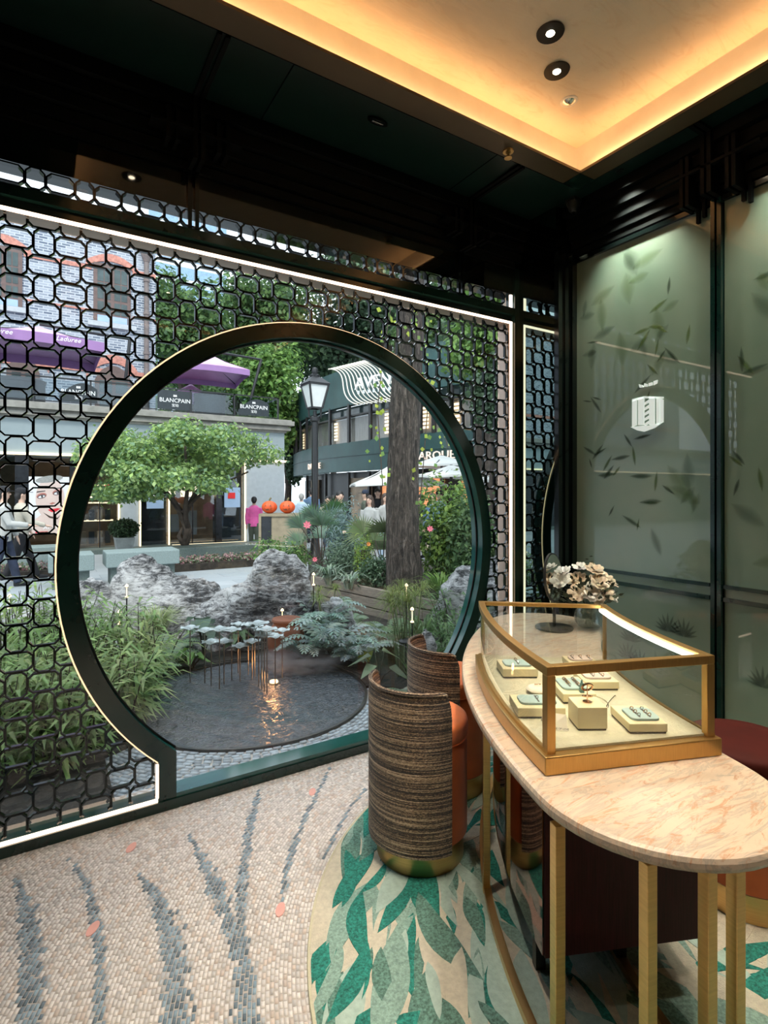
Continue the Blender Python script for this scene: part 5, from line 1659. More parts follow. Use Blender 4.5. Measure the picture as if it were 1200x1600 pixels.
blades('strap_leaf_plant', 'dark arching blades under the right shrub', bed(715, 5.7), 60, .42, .36, .026, (.07, .13, .05), 124, .65)
blades('strap_leaf_plant', 'long green blades in front of the pale rounded rock', tuple(at(665, 0, 5.0)[:2])+(0,), 60, .62, .4, .026, (.14, .22, .10), 125, .6)
rr = random.Random(7)
def flower(px, py, d, r, mat, label):
    c = at(px, py, d); g = G()
    t = thing('garden_flower', label, 'flower', (c.x, c.y, c.z-.12), 'scattered flowers in the raised bed')
    for i in range(7):
        a = 2*PI*i/7; e = Vector((RX*math.cos(a), RY*math.cos(a), math.sin(a)))
        s = Vector((RX*-math.sin(a), RY*-math.sin(a), math.cos(a))); n_ = Vector((-FX, -FY, 0))
        g.add([c, c+e*r*.6+s*r*.3+n_*.01, c+e*r+n_*.004, c+e*r*.6-s*r*.3+n_*.01], [(0, 1, 2, 3)])
    g.build('petals', mat, t, recalc=False)
    G().tube([c, (c.x, c.y, c.z-.25)], .004, 5).build('stem', 'bouquet_green', t)
flower(480, 820, 7.6, .06, 'flower_pink', 'pink flower cluster over the fan palm')
flower(492, 874, 6.9, .035, 'flower_pink', 'small pink flower right of the pointed rock')
flower(448, 848, 7.9, .028, 'flower_pale', 'pale pink bud above the pointed rock')
flower(576, 850, 6.7, .03, 'flower_orange', 'orange flower left of the trunk')
flower(538, 831, 7.5, .03, 'flower_pale', 'pale yellow flower in the blue grey shrub')
flower(672, 826, 6.3, .04, 'flower_pink', 'pink flower right of the trunk')
# ================================================================== OUTSIDE: street, buildings
# ---- stone benches and low beds across the plaza
def block(name, label, x0, x1, y0, y1, z0, z1, mat, parts=()):
    t = thing(name, label, 'bench', ((x0+x1)/2, (y0+y1)/2, 0))
    G().box(x0, x1, y0, y1, z0, z1).build('slab', mat, t, bevel=.015)
    for q in parts: G().box(*q[:6]).build(q[6], q[7], t)
    return t
block('stone_bench', 'pale stone bench block behind the left big rock', .88, 1.96, 9.4, 10.0, .27, .50, 'stone_bench', [(.95, 1.90, 9.5, 9.9, -.012, .27, 'base', 'stone_dark')])
block('stone_bench', 'pale stone bench block beside the ring, left of the gap', .12, .72, 9.4, 10.0, .25, .50, 'stone_bench', [(.17, .66, 9.5, 9.9, -.012, .25, 'base', 'stone_dark')])
block('stone_bench', 'pale stone bench block behind the walking people', -2.4, .5, 11.75, 12.3, .05, .44, 'stone_bench', [(-2.3, .4, 11.85, 12.2, -.012, .05, 'base', 'stone_dark')])
block('stone_step', 'dark stone step under the spreading tree', 2.2, 5.2, 11.6, 12.4, -.012, .30, 'stone_dark')
block('stone_step', 'low dark stone ledge right of the tree step', 3.6, 6.0, 11.1, 11.6, -.012, .16, 'stone_dark')
def heather(label, x0, x1, y0, y1, z, n, seed):
    t = thing('flower_bed', label, 'flower bed', ((x0+x1)/2, (y0+y1)/2, 0))
    G().box(x0, x1, y0, y1, -.012, z).build('soil_box', 'soil', t)
    cs = [(x0+(x1-x0)*(k+.5)/8, (y0+y1)/2, z+.05, (x1-x0)/14, (y1-y0)*.5, .09) for k in range(8)]
    cloud('blooms', t, cs, n, .05, [(.42, .22, .24), (.20, .26, .16), (.12, .18, .09), (.5, .33, .33)], seed, .6, .6, .1)
heather('strip of pink and green heather before the tree step', 2.0, 4.6, 10.4, 10.9, .12, 3500, 131)
heather('strip of pink heather beside the walking people', -.6, .5, 11.0, 11.6, .10, 1600, 132)

# ---- spreading tree
tp = onY(288, 0, 12.2); tx, ty = tp.x, 12.2
tz = .30
t = thing('spreading_tree', 'round crowned small tree with twisted trunks before the shops', 'tree', (tx, ty, tz))
g = G()
for pts, r in ([[(0,0,0),(.05,0,.35),(-.1,.05,.75),(-.35,.1,1.15),(-.9,.1,1.6)], .075], [[(0,0,0),(.10,.05,.3),(.02,.1,.65),(.25,.1,1.1),(.7,.2,1.6)], .09],
               [[(.05,0,.35),(.0,-.1,.8),(.05,-.1,1.3),(0,0,2.3)], .06], [[(-.05,0,.7),(.3,0,1.05),(.9,.1,1.35),(1.4,0,1.6)], .04], [[(-.3,.1,1.1),(-.8,0,1.3),(-1.4,0,1.55)], .035],
               [[(.05,.1,.6),(-.25,-.1,1.0),(-.3,-.2,1.5)], .045], [[(0,0,0),(-.12,0,.2),(.0,.05,.42)], .06]):
    g.tube([(tx+a, ty+b, tz+c) for a, b, c in pts], [r*(1-.55*i/(len(pts)-1)) for i in range(len(pts))], 8)
g.build('trunks', 'tree_wood', t, smooth='full')
rr = random.Random(3); cs = []
for k in range(64):
    a = rr.uniform(0, 2*PI); r = 1.95*math.sqrt(rr.random()); h = 1.0+1.62*math.sqrt(max(0, 1-(r/2.25)**2))*rr.uniform(.1, 1)
    if r*math.cos(a) > .95 and h < 1.75: continue
    cs.append((tx+r*math.cos(a)-.02, ty+r*math.sin(a)*.8, tz+h, .45, .45, .26))
cloud('foliage', t, cs, 22000, .095, [(.19, .31, .10), (.30, .44, .13), (.34, .46, .18), (.22, .36, .20)], 140, .6, .6, .2)

# ---- left building: shops with terrace
FYB = 14.8
bd = thing('corner_shops', 'pale two storey shop building with a roof terrace on the left', 'building', (2, FYB, 0))
G().box(-26, 5.95, FYB+.35, 19, 2.25, 3.15).build('upper_block', 'fascia_grey', bd)
G().box(-26, 5.95, FYB, FYB+.35, 2.32, 3.12).build('fascia', 'fascia_grey', bd)
g = G(); 
for (o, z0, z1) in ((.05, 3.12, 3.18), (.14, 3.18, 3.26), (.08, 3.26, 3.32), (.22, 3.32, 3.44), (.16, 3.44, 3.48)):
    G().box(-26, 5.95+o, FYB-o, FYB+.4, z0, z1).build('cornice', 'cornice_stone', bd)
G().box(-26, 6.0, FYB-.06, FYB, 2.28, 2.33).build('light_line', 'shop_lamp', bd)
G().box(-26, 6.05, FYB-.5, FYB+.3, -.012, .09).build('plinth', 'stone_dark', bd)
G().box(2.85, 4.75, FYB-.28, FYB-.24, .09, .105).build('light_line', 'shop_lamp', bd)
G().box(-26, 5.9, 17.6, 17.7, 0, 2.3).build('shop_back_wall', 'shop_beige', bd)
G().box(-26, 5.9, FYB+.3, 17.6, 0, .09).build('shop_floor', 'shop_beige', bd)
for z in (.7, 1.15, 1.6): G().box(.85, 1.62, 15.6, 15.8, z, z+.03).build('shop_shelf', 'shop_lamp', bd)
for k in range(8):
    G().box(.88+.18*(k % 4), 1.0+.18*(k % 4), 15.45, 15.58, (.15, .73)[k//4], (.45, 1.0)[k//4]).build('shop_goods', ('shop_beige', 'shop_dark')[k % 2], bd)
for x0, x1, m in ((-26, -.9, 'shop_dark'), (-.45, -.19, 'shop_dark'), (.62, .80, 'shop_dark'), (1.69, 2.11, 'shop_pale'), (2.12, 2.16, 'shop_dark'), (4.02, 4.17, 'shop_dark'), (4.82, 5.95, 'shop_pale')):
    G().box(x0, x1, FYB, FYB+.35, .09, 2.32).build('pier', m, bd)
for x in (1.66, 2.14, 2.82, 4.80):
    G().box(x-.018, x+.018, FYB-.03, FYB, .09, 2.28).build('light_line', 'shop_lamp', bd)
for x0, x1 in ((.80, 1.22), (1.24, 1.66), (2.16, 2.80), (2.84, 3.40), (3.42, 4.02), (4.17, 4.78), (-.9, -.45)):
    G().box(x0, x1, FYB+.10, FYB+.11, .09, 2.32).build('shop_pane', 'shop_pane', bd)
    G().box(x0, x0+.02, FYB+.08, FYB+.13, .09, 2.32).build('mullion', 'shop_dark', bd)
G().box(.80, 1.66, FYB+.08, FYB+.13, 1.30, 1.33).build('transom_bar', 'shop_lamp', bd)
G().box(2.16, 2.80, FYB+.3, FYB+.34, .09, 2.3).build('window_back', 'shop_dark', bd)
G().box(4.17, 4.78, FYB+.3, FYB+.34, .09, 2.3).build('window_back', 'shop_dark', bd)
for x0, x1, z0, z1, m in ((2.9, 3.3, 1.35, 1.75, 'shop_lamp'), (3.45, 3.95, 1.3, 1.6, 'shop_lamp'), (3.0, 3.4, .3, .8, 'shop_pale'), (3.5, 3.9, .2, .9, 'shop_pale'), (3.2, 3.7, 1.9, 2.1, 'shop_lamp')):
    G().box(x0, x1, 16.4, 16.45, z0, z1).build('shop_display', m, bd)
# signs on the shop
def panel(name, label, x0, x1, z0, z1, mat, y=FYB-.04, cat='sign'):
    t = thing(name, label, cat, ((x0+x1)/2, y, z0))
    G().box(x0, x1, y, y+.035, z0, z1).build('board', mat, t)
    return t
t = panel('window_poster', 'blue poster with a pale badge in the dark shop window', 2.30, 2.70, 1.02, 1.55, 'poster_blue', FYB+.04)
G().box(2.42, 2.58, FYB+.03, FYB+.04, 1.24, 1.38).build('badge', 'poster_white', t)
t = panel('window_poster', 'blue poster with a red badge in the right shop window', 4.25, 4.68, 1.02, 1.56, 'poster_blue', FYB+.04)
G().box(4.34, 4.54, FYB+.03, FYB+.04, 1.26, 1.42).build('badge', 'sign_red', t)
tag(G().box(1.36, 1.46, FYB+.03, FYB+.07, 1.50, 1.62).build('red_sign', 'sign_red', None, bevel=.01), 'small red square sign in the shop window left of the pale pier', 'sign')
# portrait screen
px0, px1, pz0, pz1 = onY(45, 0, FYB).x, onY(108, 0, FYB).x, onY(75, 834, FYB).z, onY(75, 745, FYB).z
t = panel('poster_screen', 'tall advertising screen showing a pale face with red lips', px0, px1, pz0, pz1, 'poster_white', FYB-.05)
Wp, Hp = px1-px0, pz1-pz0
def flat(pts, mat, name, off):
    G().prism([(px0+Wp*u, pz0+Hp*v) for u, v in pts], FYB-.05-off, FYB-.05, 'y').build(name, mat, t)
def ell(cx, cy, rx, ry, a=0, n=24):
    return [(cx+rx*math.cos(2*PI*i/n)*math.cos(a)-ry*math.sin(2*PI*i/n)*math.sin(a), cy+rx*math.cos(2*PI*i/n)*math.sin(a)+ry*math.sin(2*PI*i/n)*math.cos(a)) for i in range(n)]
FACE = {}
flat([(.0, 0), (1, 0), (1, .25), (.78, .34), (.3, .34), (.0, .18)], 'poster_skin', 'shoulders', .002)
flat([(.30, .15), (.62, .12), (.72, .45), (.30, .45)], 'poster_skin', 'neck', .003)
flat(ell(.52, .62, .36, .36, .15), 'poster_skin', 'face', .004)
flat(ell(.50, .96, .34, .06, .1), 'hair_grey', 'hair', .005)
for eu, ev in ((.31, .655), (.70, .715)):
    flat(ell(eu, ev+.012, .125, .050, .15), 'lip_tone', 'eye_shade_print', .0045)
    flat(ell(eu, ev, .105, .034, .15), 'poster_dark', 'eye', .005)
    flat(ell(eu, ev-.004, .085, .020, .15), 'poster_white', 'eye_white', .0055)
    flat(ell(eu+.01, ev, .026, .022, 0, 12), 'poster_dark', 'iris', .006)
flat([(.18, .72), (.40, .745), (.40, .76), (.20, .745)], 'poster_dark', 'eyebrow', .006)
flat([(.60, .785), (.82, .80), (.82, .815), (.60, .80)], 'poster_dark', 'eyebrow', .006)
flat([(.50, .53), (.56, .51), (.66, .54), (.58, .555)], 'lip_tone', 'nose', .006)
flat([(.46, .42), (.56, .445), (.62, .438), (.70, .45), (.78, .44), (.66, .385), (.56, .38)], 'red_lips', 'lips', .006)
flat([(.34, .38), (.50, .28), (.70, .25), (.78, .33), (.70, .28), (.52, .31)], 'hair_brown', 'chin_shadow_print', .005)
flat([(.16, .02), (.46, .02), (.46, .045), (.16, .045)], 'red_lips', 'red_bar', .006)
text('lettering', 'AM FO', .11, 'letter_white', t, (px0+Wp*.62, FYB-.058, pz0+Hp*.105), 0, .002, width=Wp*.55)
# topiary in planter
q = onY(194, 862, 13.6)
t = thing('potted_topiary', 'ball shaped box topiary in a grey planter before the pale pier', 'plant', (q.x, 13.6, 0))
G().add([(q.x+sx*w_, 13.6+sy*w_, z) for z, w_ in ((0.0, .15), (.42, .20)) for sx, sy in ((-1,-1),(1,-1),(1,1),(-1,1))], [(3,2,1,0),(4,5,6,7),(0,1,5,4),(1,2,6,5),(2,3,7,6),(3,0,4,7)]).build('planter', 'pot_grey', t, bevel=.01)
cloud('ball', t, [(q.x, 13.6, .62, .29, .29, .20)], 2600, .06, [(.03, .06, .025), (.05, .09, .035)], 150, .6, .3, .75)
G().tube([(q.x, 13.6, .4), (q.x, 13.6, .6)], .03, 8).build('stem', 'tree_wood', t)

# ---- terrace railing
RZ0, RZ1, RY_ = 3.48, 4.10, FYB-.02
posts = [-2.6, -1.35, -.1, 1.05, 2.2, 3.35, 4.5, 5.75]
rl_ = thing('terrace_railing', 'black terrace railing with glass panels above the shops', 'railing', (1.5, RY_, RZ0))
G().box(-2.6, 5.78, RY_-.02, RY_+.02, RZ1-.03, RZ1).build('handrail', 'rail_black', rl_)
G().box(5.74, 5.78, RY_, 18, RZ1-.03, RZ1).build('handrail', 'rail_black', rl_)
G().box(-2.6, 5.78, RY_-.012, RY_+.012, RZ0+.04, RZ0+.06).build('bottom_rail', 'rail_black', rl_)
for x in posts: G().box(x-.02, x+.02, RY_-.02, RY_+.02, RZ0, RZ1).build('post', 'rail_black', rl_)
for a, b in zip(posts[:-1], posts[1:]): G().box(a+.04, b-.04, RY_-.004, RY_+.004, RZ0+.07, RZ1-.06).build('pane', 'rail_pane', rl_)
def banner(label, pxa, pxb, pya, round_=False):
    a, b = onY(pxa, 0, RY_).x, onY(pxb, 0, RY_).x
    y = RY_-.012
    t = thing('terrace_banner', label, 'sign', ((a+b)/2, y, RZ0+.07), 'lettered banners on the terrace railing')
    if round_:
        pl = [(a, RZ0+.07)]+[(a+(b-a)*i/16, RZ0+.07+.46*math.sin(PI*(.12+.88*i/16)/1.35)) for i in range(17)]+[(b, RZ0+.07)]
    else: pl = [(a, RZ0+.07), (b, RZ0+.07), (b, RZ1-.06), (a, RZ1-.06)]
    G().prism(pl, y-.004, y+.004, 'y').build('cloth', 'sign_cloth', t)
    c = (a+b)/2; wd = (b-a)
    text('lettering', 'BLANCPAIN', .15, 'letter_white', t, (c, y-.007, RZ0+.30), 0, .003, width=wd*.88)
    text('characters', '宝珀', .085, 'letter_white', t, (c, y-.007, RZ0+.175), 0, .002)
    g = G(); g.box(c-.045, c+.045, y-.009, y-.004, RZ0+.40, RZ0+.415)
    for s in (-.03, 0, .03): g.box(c+s-.010, c+s+.010, y-.009, y-.004, RZ0+.415, RZ0+.45)
    g.build('crest', 'letter_white', t)
banner('dark lettered banner behind the lattice left of the ring', 92, 152, 0, True)
banner('dark lettered banner just inside the ring under the purple canopy', 246, 300, 0)
banner('dark lettered banner at the right end of the terrace', 372, 420, 0, True)
# terrace furniture silhouettes
def roundbar(label, px, Y, r, h):
    q = onY(px, 0, Y)
    t = thing('bar_counter', label, 'counter', (q.x, Y, RZ0))
    G().lathe([(r*.98, 0), (r, .05), (r, h-.05), (r*1.03, h-.04), (r*1.03, h), (0, h)], (q.x, Y, RZ0), 32).build('drum', 'sign_cloth', t, smooth=True)
    G().lathe([(r*1.05, h), (r*1.05, h+.03), (0, h+.03)], (q.x, Y, RZ0), 32).build('top', 'rail_black', t, smooth=True)
roundbar('dark round bar counter on the terrace under the small purple canopy', 328, 15.7, .42, .66)
roundbar('dark blue round counter on the terrace at the far left', 28, 15.5, .55, .55)

def parasol(name, label, c, r, zr, za, zf, m, mflap, pole='rail_black', lean=None, rot=0, nseg=4, flap=.18, letters=None):
    t = thing(name, label, 'parasol', (c[0], c[1], zf))
    g = G(); cor = []
    for i in range(nseg):
        a = rot+2*PI*i/nseg; cor.append((c[0]+r*1.25*math.cos(a), c[1]+r*1.25*math.sin(a)) if nseg == 4 else (c[0]+r*math.cos(a), c[1]+r*math.sin(a)))
    sub = 6
    for i in range(nseg):
        A, B = cor[i], cor[(i+1) % nseg]
        for s in range(sub):
            u0, u1 = s/sub, (s+1)/sub
            P0 = (A[0]+(B[0]-A[0])*u0, A[1]+(B[1]-A[1])*u0); P1 = (A[0]+(B[0]-A[0])*u1, A[1]+(B[1]-A[1])*u1)
            sag = lambda u: -.10*r*.35*math.sin(PI*u)*-1
            z0, z1 = zr+sag(u0), zr+sag(u1)
            m0 = ((P0[0]+c[0])/2, (P0[1]+c[1])/2, (z0+za)/2-.04*r); m1 = ((P1[0]+c[0])/2, (P1[1]+c[1])/2, (z1+za)/2-.04*r)
            tp = (c[0], c[1], za)
            g.add([(*P0, z0), (*P1, z1), m1, m0], [(0, 1, 2, 3)]); g.add([m0, m1, tp], [(0, 1, 2)])
    o = g.build('canopy', m, t, smooth='full')
    md = o.modifiers.new('thick', 'SOLIDIFY'); md.thickness = .012
    g = G()
    for i in range(nseg):
        A, B = cor[i], cor[(i+1) % nseg]
        for s in range(sub):
            u0, u1 = s/sub, (s+1)/sub; sag = lambda u: .035*r*math.sin(PI*u)
            P0 = (A[0]+(B[0]-A[0])*u0, A[1]+(B[1]-A[1])*u0); P1 = (A[0]+(B[0]-A[0])*u1, A[1]+(B[1]-A[1])*u1)
            g.add([(*P0, zr+sag(u0)-flap), (*P1, zr+sag(u1)-flap), (*P1, zr+sag(u1)), (*P0, zr+sag(u0))], [(0, 1, 2, 3)])
    o = g.build('valance', mflap, t); md = o.modifiers.new('thick', 'SOLIDIFY'); md.thickness = .01
    if lean: G().tube(lean, .045, 8).build('pole', pole, t, smooth=True); G().tube([lean[-1], (c[0], c[1], za+.05)], .035, 8).build('arm', pole, t)
    else: G().tube([(c[0], c[1], zf), (c[0], c[1], za)], .035, 8).build('pole', pole, t, smooth=True)
    for i in range(nseg):
        G().tube([(c[0], c[1], za-.06), (cor[i][0]*.97+c[0]*.03, cor[i][1]*.97+c[1]*.03, zr-.01)], .014, 6).build('rib', pole, t)
    if letters:
        for (lx, ly, lz, sz) in letters: text('lettering', 'Laduree', sz, 'letter_white', t, (lx, ly, lz), 0, .002, shear=.35)
    return t
U1 = onY(62, 0, 15.7); f1 = 15.7-1.5*1.25*math.cos(R(45))-.02
parasol('purple_parasol', 'large purple parasol seen through the lattice on the left', (U1.x, 15.7), 1.45, 4.95, 5.45, 3.48, 'purple_canvas', 'purple_flap', lean=[onY(196, 596, 16.2), onY(203, 530, 16.2)], rot=R(45), flap=.22, letters=[(U1.x-.75, f1-.0, 4.90, .15), (U1.x+.55, f1-.0, 4.90, .15)])
U2 = onY(318, 0, 16.2)
parasol('purple_parasol', 'purple parasol just inside the top left of the ring', (U2.x, 16.2), 1.25, 4.85, 5.50, 3.48, 'purple_canvas', 'purple_flap', lean=[onY(386, 645, 16.6), onY(408, 562, 16.6)], rot=R(38), flap=.16)
U3 = onY(298, 0, 17.4)
parasol('purple_parasol', 'small purple parasol behind the terrace railing lettering', (U3.x, 17.4), .85, 4.30, 4.75, 3.48, 'purple_canvas', 'purple_flap', rot=R(45), flap=.08, nseg=8)

# ---- grey brick building behind the terrace
BYB = 18.0
br = thing('brick_building', 'grey brick building with red brick arches above the terrace', 'building', (-1, BYB, 3.4))
BX1 = onY(243, 0, BYB).x
G().box(-26, BX1, BYB, BYB+4, 3.4, 9.3).build('brick_wall', 'grey_brick', br)
def win_far(pxa, pxb, pya, pyb, name='window'):
    a, b = onY(pxa, 0, BYB).x, onY(pxb, 0, BYB).x
    pm = (pxa+pxb)/2
    z0, z1 = onY(pm, pyb, BYB).z, onY(pm, pya, BYB).z
    f = G().box(a, b, BYB-.05, BYB+.02, z0, z1).build('window', 'window_brown', br)
    c = (a+b)/2; zm = z0+(z1-z0)*.36
    for s, (xa, xb) in enumerate(((a+.10, c-.05), (c+.05, b-.10))):
        for (za, zb) in ((zm+.06, (zm+z1)/2-.02), ((zm+z1)/2+.02, z1-.12), (z0+.25, zm-.02)):
            h = (xa+xb)/2
            for (u, v) in ((xa, h-.012), (h+.012, xb)):
                G().box(u, v, BYB-.058, BYB-.048, za, zb).build('pane', 'window_glass_far', f)
    G().box(a+.1, b-.1, BYB-.06, BYB-.045, z0+.02, z0+.2).build('blue_board', 'poster_blue', f)
    G().box(a-.15, b+.15, BYB-.12, BYB+.02, z0-.14, z0).build('sill', 'sill_stone', br)
    g = G(); w = b-a; pl = []
    for i in range(13):
        u = i/12; pl.append((a-.2+(w+.4)*u, z1-.12+.22*math.sin(PI*u)))
    for i in range(13):
        u = 1-i/12; pl.append((a-.2+(w+.4)*u, z1+.02+.30*math.sin(PI*u)))
    g.prism(pl, BYB-.04, BYB+.02, 'y').build('brick_arch', 'red_brick', br)
win_far(146, 204, 415, 506)
win_far(-24, 35, 385, 478)
for (pa, pb, py, th) in ((37, 143, 411, .12), (207, 243, 432, .12), (40, 143, 478, .05), (207, 243, 500, .05)):
    a, b = onY(pa, 0, BYB).x, onY(pb, 0, BYB).x; z = onY((pa+pb)/2, py, BYB).z
    G().box(a, b, BYB-.03, BYB+.02, z, z+th).build('brick_band', 'red_brick', br)
for (pa, pb, pya, pyb) in ((10, 62, 556, 640), (148, 206, 572, 650), (-60, -15, 550, 640)):
    a, b = onY(pa, 0, BYB).x, onY(pb, 0, BYB).x; pm = (pa+pb)/2
    z1 = onY(pm, pya, BYB).z; z0 = 3.45
    pl = [(a, z0)]+[(a+(b-a)*i/12, z1-.45+.45*math.sin(PI*i/12)**.7) for i in range(13)]+[(b, z0)]
    f = G().prism(pl, BYB-.05, BYB+.02, 'y').build('arched_door', 'window_brown', br)
    c = (a+b)/2
    for (u, v) in ((a+.12, c-.05), (c+.05, b-.12)):
        for (za, zb) in ((z0+.9, z0+1.25), (z0+.45, z0+.85)):
            G().box(u, v, BYB-.06, BYB-.045, za, zb).build('pane', 'window_glass_far', f)
    pl = [(a-.22+(b-a+.44)*i/12, z1-.42+.5*math.sin(PI*i/12)**.7) for i in range(13)]+[(a-.22+(b-a+.44)*(1-i/12), z1-.22+.55*math.sin(PI*i/12)**.7) for i in range(13)]
    G().prism(pl, BYB-.04, BYB+.02, 'y').build('brick_arch', 'red_brick', br)
zb = onY(110, 578, BYB).z
G().box(-26, BX1, BYB-.03, BYB+.02, zb, zb+.13).build('brick_band', 'red_brick', br)
dx = onY(229, 0, BYB-.1).x
t = thing('drainpipe', 'grey drainpipe with hopper down the corner of the brick building', 'pipe', (dx, BYB-.1, 3.5))
G().tube([(dx, BYB-.1, 3.5), (dx, BYB-.1, 9.0)], .07, 10).build('pipe', 'pipe_grey', t, smooth=True)
G().lathe([(.08, -.3), (.16, -.08), (.17, .06), (.20, .08), (.20, .14), (0, .14)], (dx, BYB-.1, 8.7), 12).build('hopper', 'pipe_grey', t)
for z in (4.4, 5.6, 6.8, 7.8): G().lathe([(.09, 0), (.09, .08)], (dx, BYB-.1, z), 10).build('bracket', 'pipe_grey', t)
# distant tower between brick wall and trees
q = onY(268, 0, 60)
t = thing('distant_tower', 'pale distant tower with blue glass between brick wall and trees', 'building', (q.x, 60, 0))
G().box(q.x-2.5, q.x+6, 60, 68, 0, 36).build('tower_body', 'tower_wall', t)
for k in range(18):
    G().box(q.x-2.2, q.x+5.7, 59.95, 60, 1+k*1.9, 2.2+k*1.9).build('window_band', 'tower_glass', t)

# ---- round building on the right
ctrl = [(-3.4, 32.0), (-4.3, 28.6), (-4.35, 26.4), (-2.75, 22.0), (.2, 17.8), (1.95, 16.0), (4.6, 13.9), (8.0, 12.0)]
def catmull(P, n=8):
    out = []
    for i in range(len(P)-1):
        p0, p1, p2, p3 = P[max(i-1, 0)], P[i], P[i+1], P[min(i+2, len(P)-1)]
        for k in range(n):
            u = k/n
            out.append(tuple(.5*((2*p1[j])+(-p0[j]+p2[j])*u+(2*p0[j]-5*p1[j]+4*p2[j]-p3[j])*u*u+(-p0[j]+3*p1[j]-3*p2[j]+p3[j])*u**3) for j in (0, 1)))
    return out+[tuple(P[-1])]
CV = [c2w(*p) for p in catmull(ctrl, 8)]
def cvn(i):
    a, b = Vector(CV[max(i-1, 0)]), Vector(CV[min(i+1, len(CV)-1)])
    d = (b-a).normalized(); return Vector((d.y, -d.x))      # towards the viewer side
def ribbon(z0, z1, off, name, mat, i0=0, i1=None, th=.25, parent=None):
    i1 = i1 if i1 is not None else len(CV)-1
    vs = []
    for i in range(i0, i1+1):
        n_ = cvn(i); p = Vector(CV[i])
        a = p+n_*off; b = p+n_*(off-th)
        vs += [(*a, z0), (*b, z0), (*b, z1), (*a, z1)]
    k = i1-i0; fs = []
    for i in range(k):
        for j in range(4):
            j2 = (j+1) % 4; fs.append((i*4+j, i*4+j2, (i+1)*4+j2, (i+1)*4+j))
    fs += [(3, 2, 1, 0), (k*4, k*4+1, k*4+2, k*4+3)]
    return G().add(vs, fs).build(name, mat, parent, smooth=True)
c0 = CV[len(CV)//2]
rd = thing('round_building', 'dark green curved shop building behind the tree trunk', 'building', (*c0, 0))
ribbon(0, 2.18, -.6, 'ground_floor_wall', 'round_black', parent=rd)
ribbon(2.18, 2.72, .0, 'sign_band', 'round_green', parent=rd)
ribbon(2.72, 2.76, .03, 'band_seam', 'round_green', parent=rd)
ribbon(2.76, 3.22, .0, 'upper_band', 'round_green', parent=rd)
ribbon(3.22, 4.15, -.35, 'curtain_wall', 'curtain', parent=rd)
ribbon(4.15, 4.20, -.05, 'transom_bar', 'round_black', parent=rd)
ribbon(4.20, 4.55, -.3, 'clerestory', 'window_glass_far', parent=rd)
ribbon(4.55, 5.9, .0, 'parapet', 'round_green', parent=rd)
for i in range(2, len(CV)-1, 1):
    n_ = cvn(i); p = Vector(CV[i])
    if i % 2 == 0:
        G().obox(p-n_*.03, .09, .12, 3.2, 4.6, math.atan2(n_.y, n_.x)).build('mullion', 'round_black', rd)
    else: 
        q0 = Vector(CV[i-1])-n_*.12; q1 = Vector(CV[i+1])-n_*.12
        g = G(); g.add([(*q0, 3.22), (*q1, 3.22), (*q1, 4.15), (*q0, 4.15)], [(0, 1, 2, 3)]).build('pane', 'shop_pane', rd)
for i in (19, 22, 26, 31, 36, 40):
    n_ = cvn(i); p = Vector(CV[i])-n_*.28
    for k in range(6): G().obox(p, .03, .22, 3.4+k*.12, 3.47+k*.12, math.atan2(n_.y, n_.x)).build('lit_panel_slat', 'shop_lamp', rd)
for i0, i1, m in ((17, 19, 'shop_pale'), (20, 22, 'shop_beige'), (27, 29, 'shop_beige'), (30, 38, 'shop_glow'), (40, 46, 'shop_glow')):
    ribbon(.1, 1.95, -.5, 'shop_front', m, i0, i1, .08, rd)
for i in (19, 22, 24, 27, 29, 30, 34, 38, 40, 43, 46):
    n_ = cvn(i); p = Vector(CV[i])-n_*.45
    G().obox(p, .1, .1, 0, 2.18, math.atan2(n_.y, n_.x)).build('shop_mullion', 'round_black', rd)
# letters fixed along the band
def sign_on(px, pz, body, size, mat, wd, label):
    best = min(range(len(CV)-1), key=lambda i: abs(600+FPX*((CV[i][0]*RX+CV[i][1]*RY)/(CV[i][0]*FX+CV[i][1]*FY))-px) if i > 12 else 1e9)
    n_ = cvn(best); p = Vector(CV[best])+n_*.06
    t = thing('facade_lettering', label, 'sign', (p.x, p.y, pz))
    text('lettering', body, size, mat, t, (p.x, p.y, pz), math.atan2(n_.y, n_.x)+PI/2, .02, width=wd)
    return t
sign_on(497, 2.45, 'DARQUE', .34, 'letter_rose', 1.35, 'rose coloured shop letters on the green band behind the lamp post')
sign_on(672, 2.52, 'DARQUE', .34, 'letter_rose', 1.6, 'rose coloured shop letters on the green band right of the trunk')
# wavy sign of the mall
wv = thing('wavy_sign', 'large sign of flowing cream ribs on the green curved facade', 'sign', (*c2w(-.9, 18.2), 4.6))
dS = 17.6
for k in range(15):
    u = k/14
    pts = []
    for j in range(25):
        s = j/24
        px = 513+62*u+(46+44*u)*s+6*math.sin(2*PI*s)
        py = 577-15*u+(55+6*u)*(s*s*(3-2*s))-4*math.sin(PI*s)
        pts.append(at(px, py, dS-.9*s-.35*u))
    G().tube(pts, .020, 5).build('rib', 'wave_cream', wv)
pA, pB = at(556, 598, 17.0), at(640, 598, 15.6)
text('lettering', 'AVENUE', .50, 'letter_white', wv, tuple((pA+pB)*.5+Vector((-FX*.25, -FY*.25, .02))), math.atan2(pB.y-pA.y, pB.x-pA.x), .03, width=(pB-pA).length)
pA, pB = at(558, 613, 17.0), at(640, 605, 15.6)
text('small_lettering', 'JOURNEY TO TASTE', .16, 'letter_white', wv, tuple((pA+pB)*.5+Vector((-FX*.25, -FY*.25, 0))), math.atan2(pB.y-pA.y, pB.x-pA.x), .02, width=(pB-pA).length*.9) if False else None
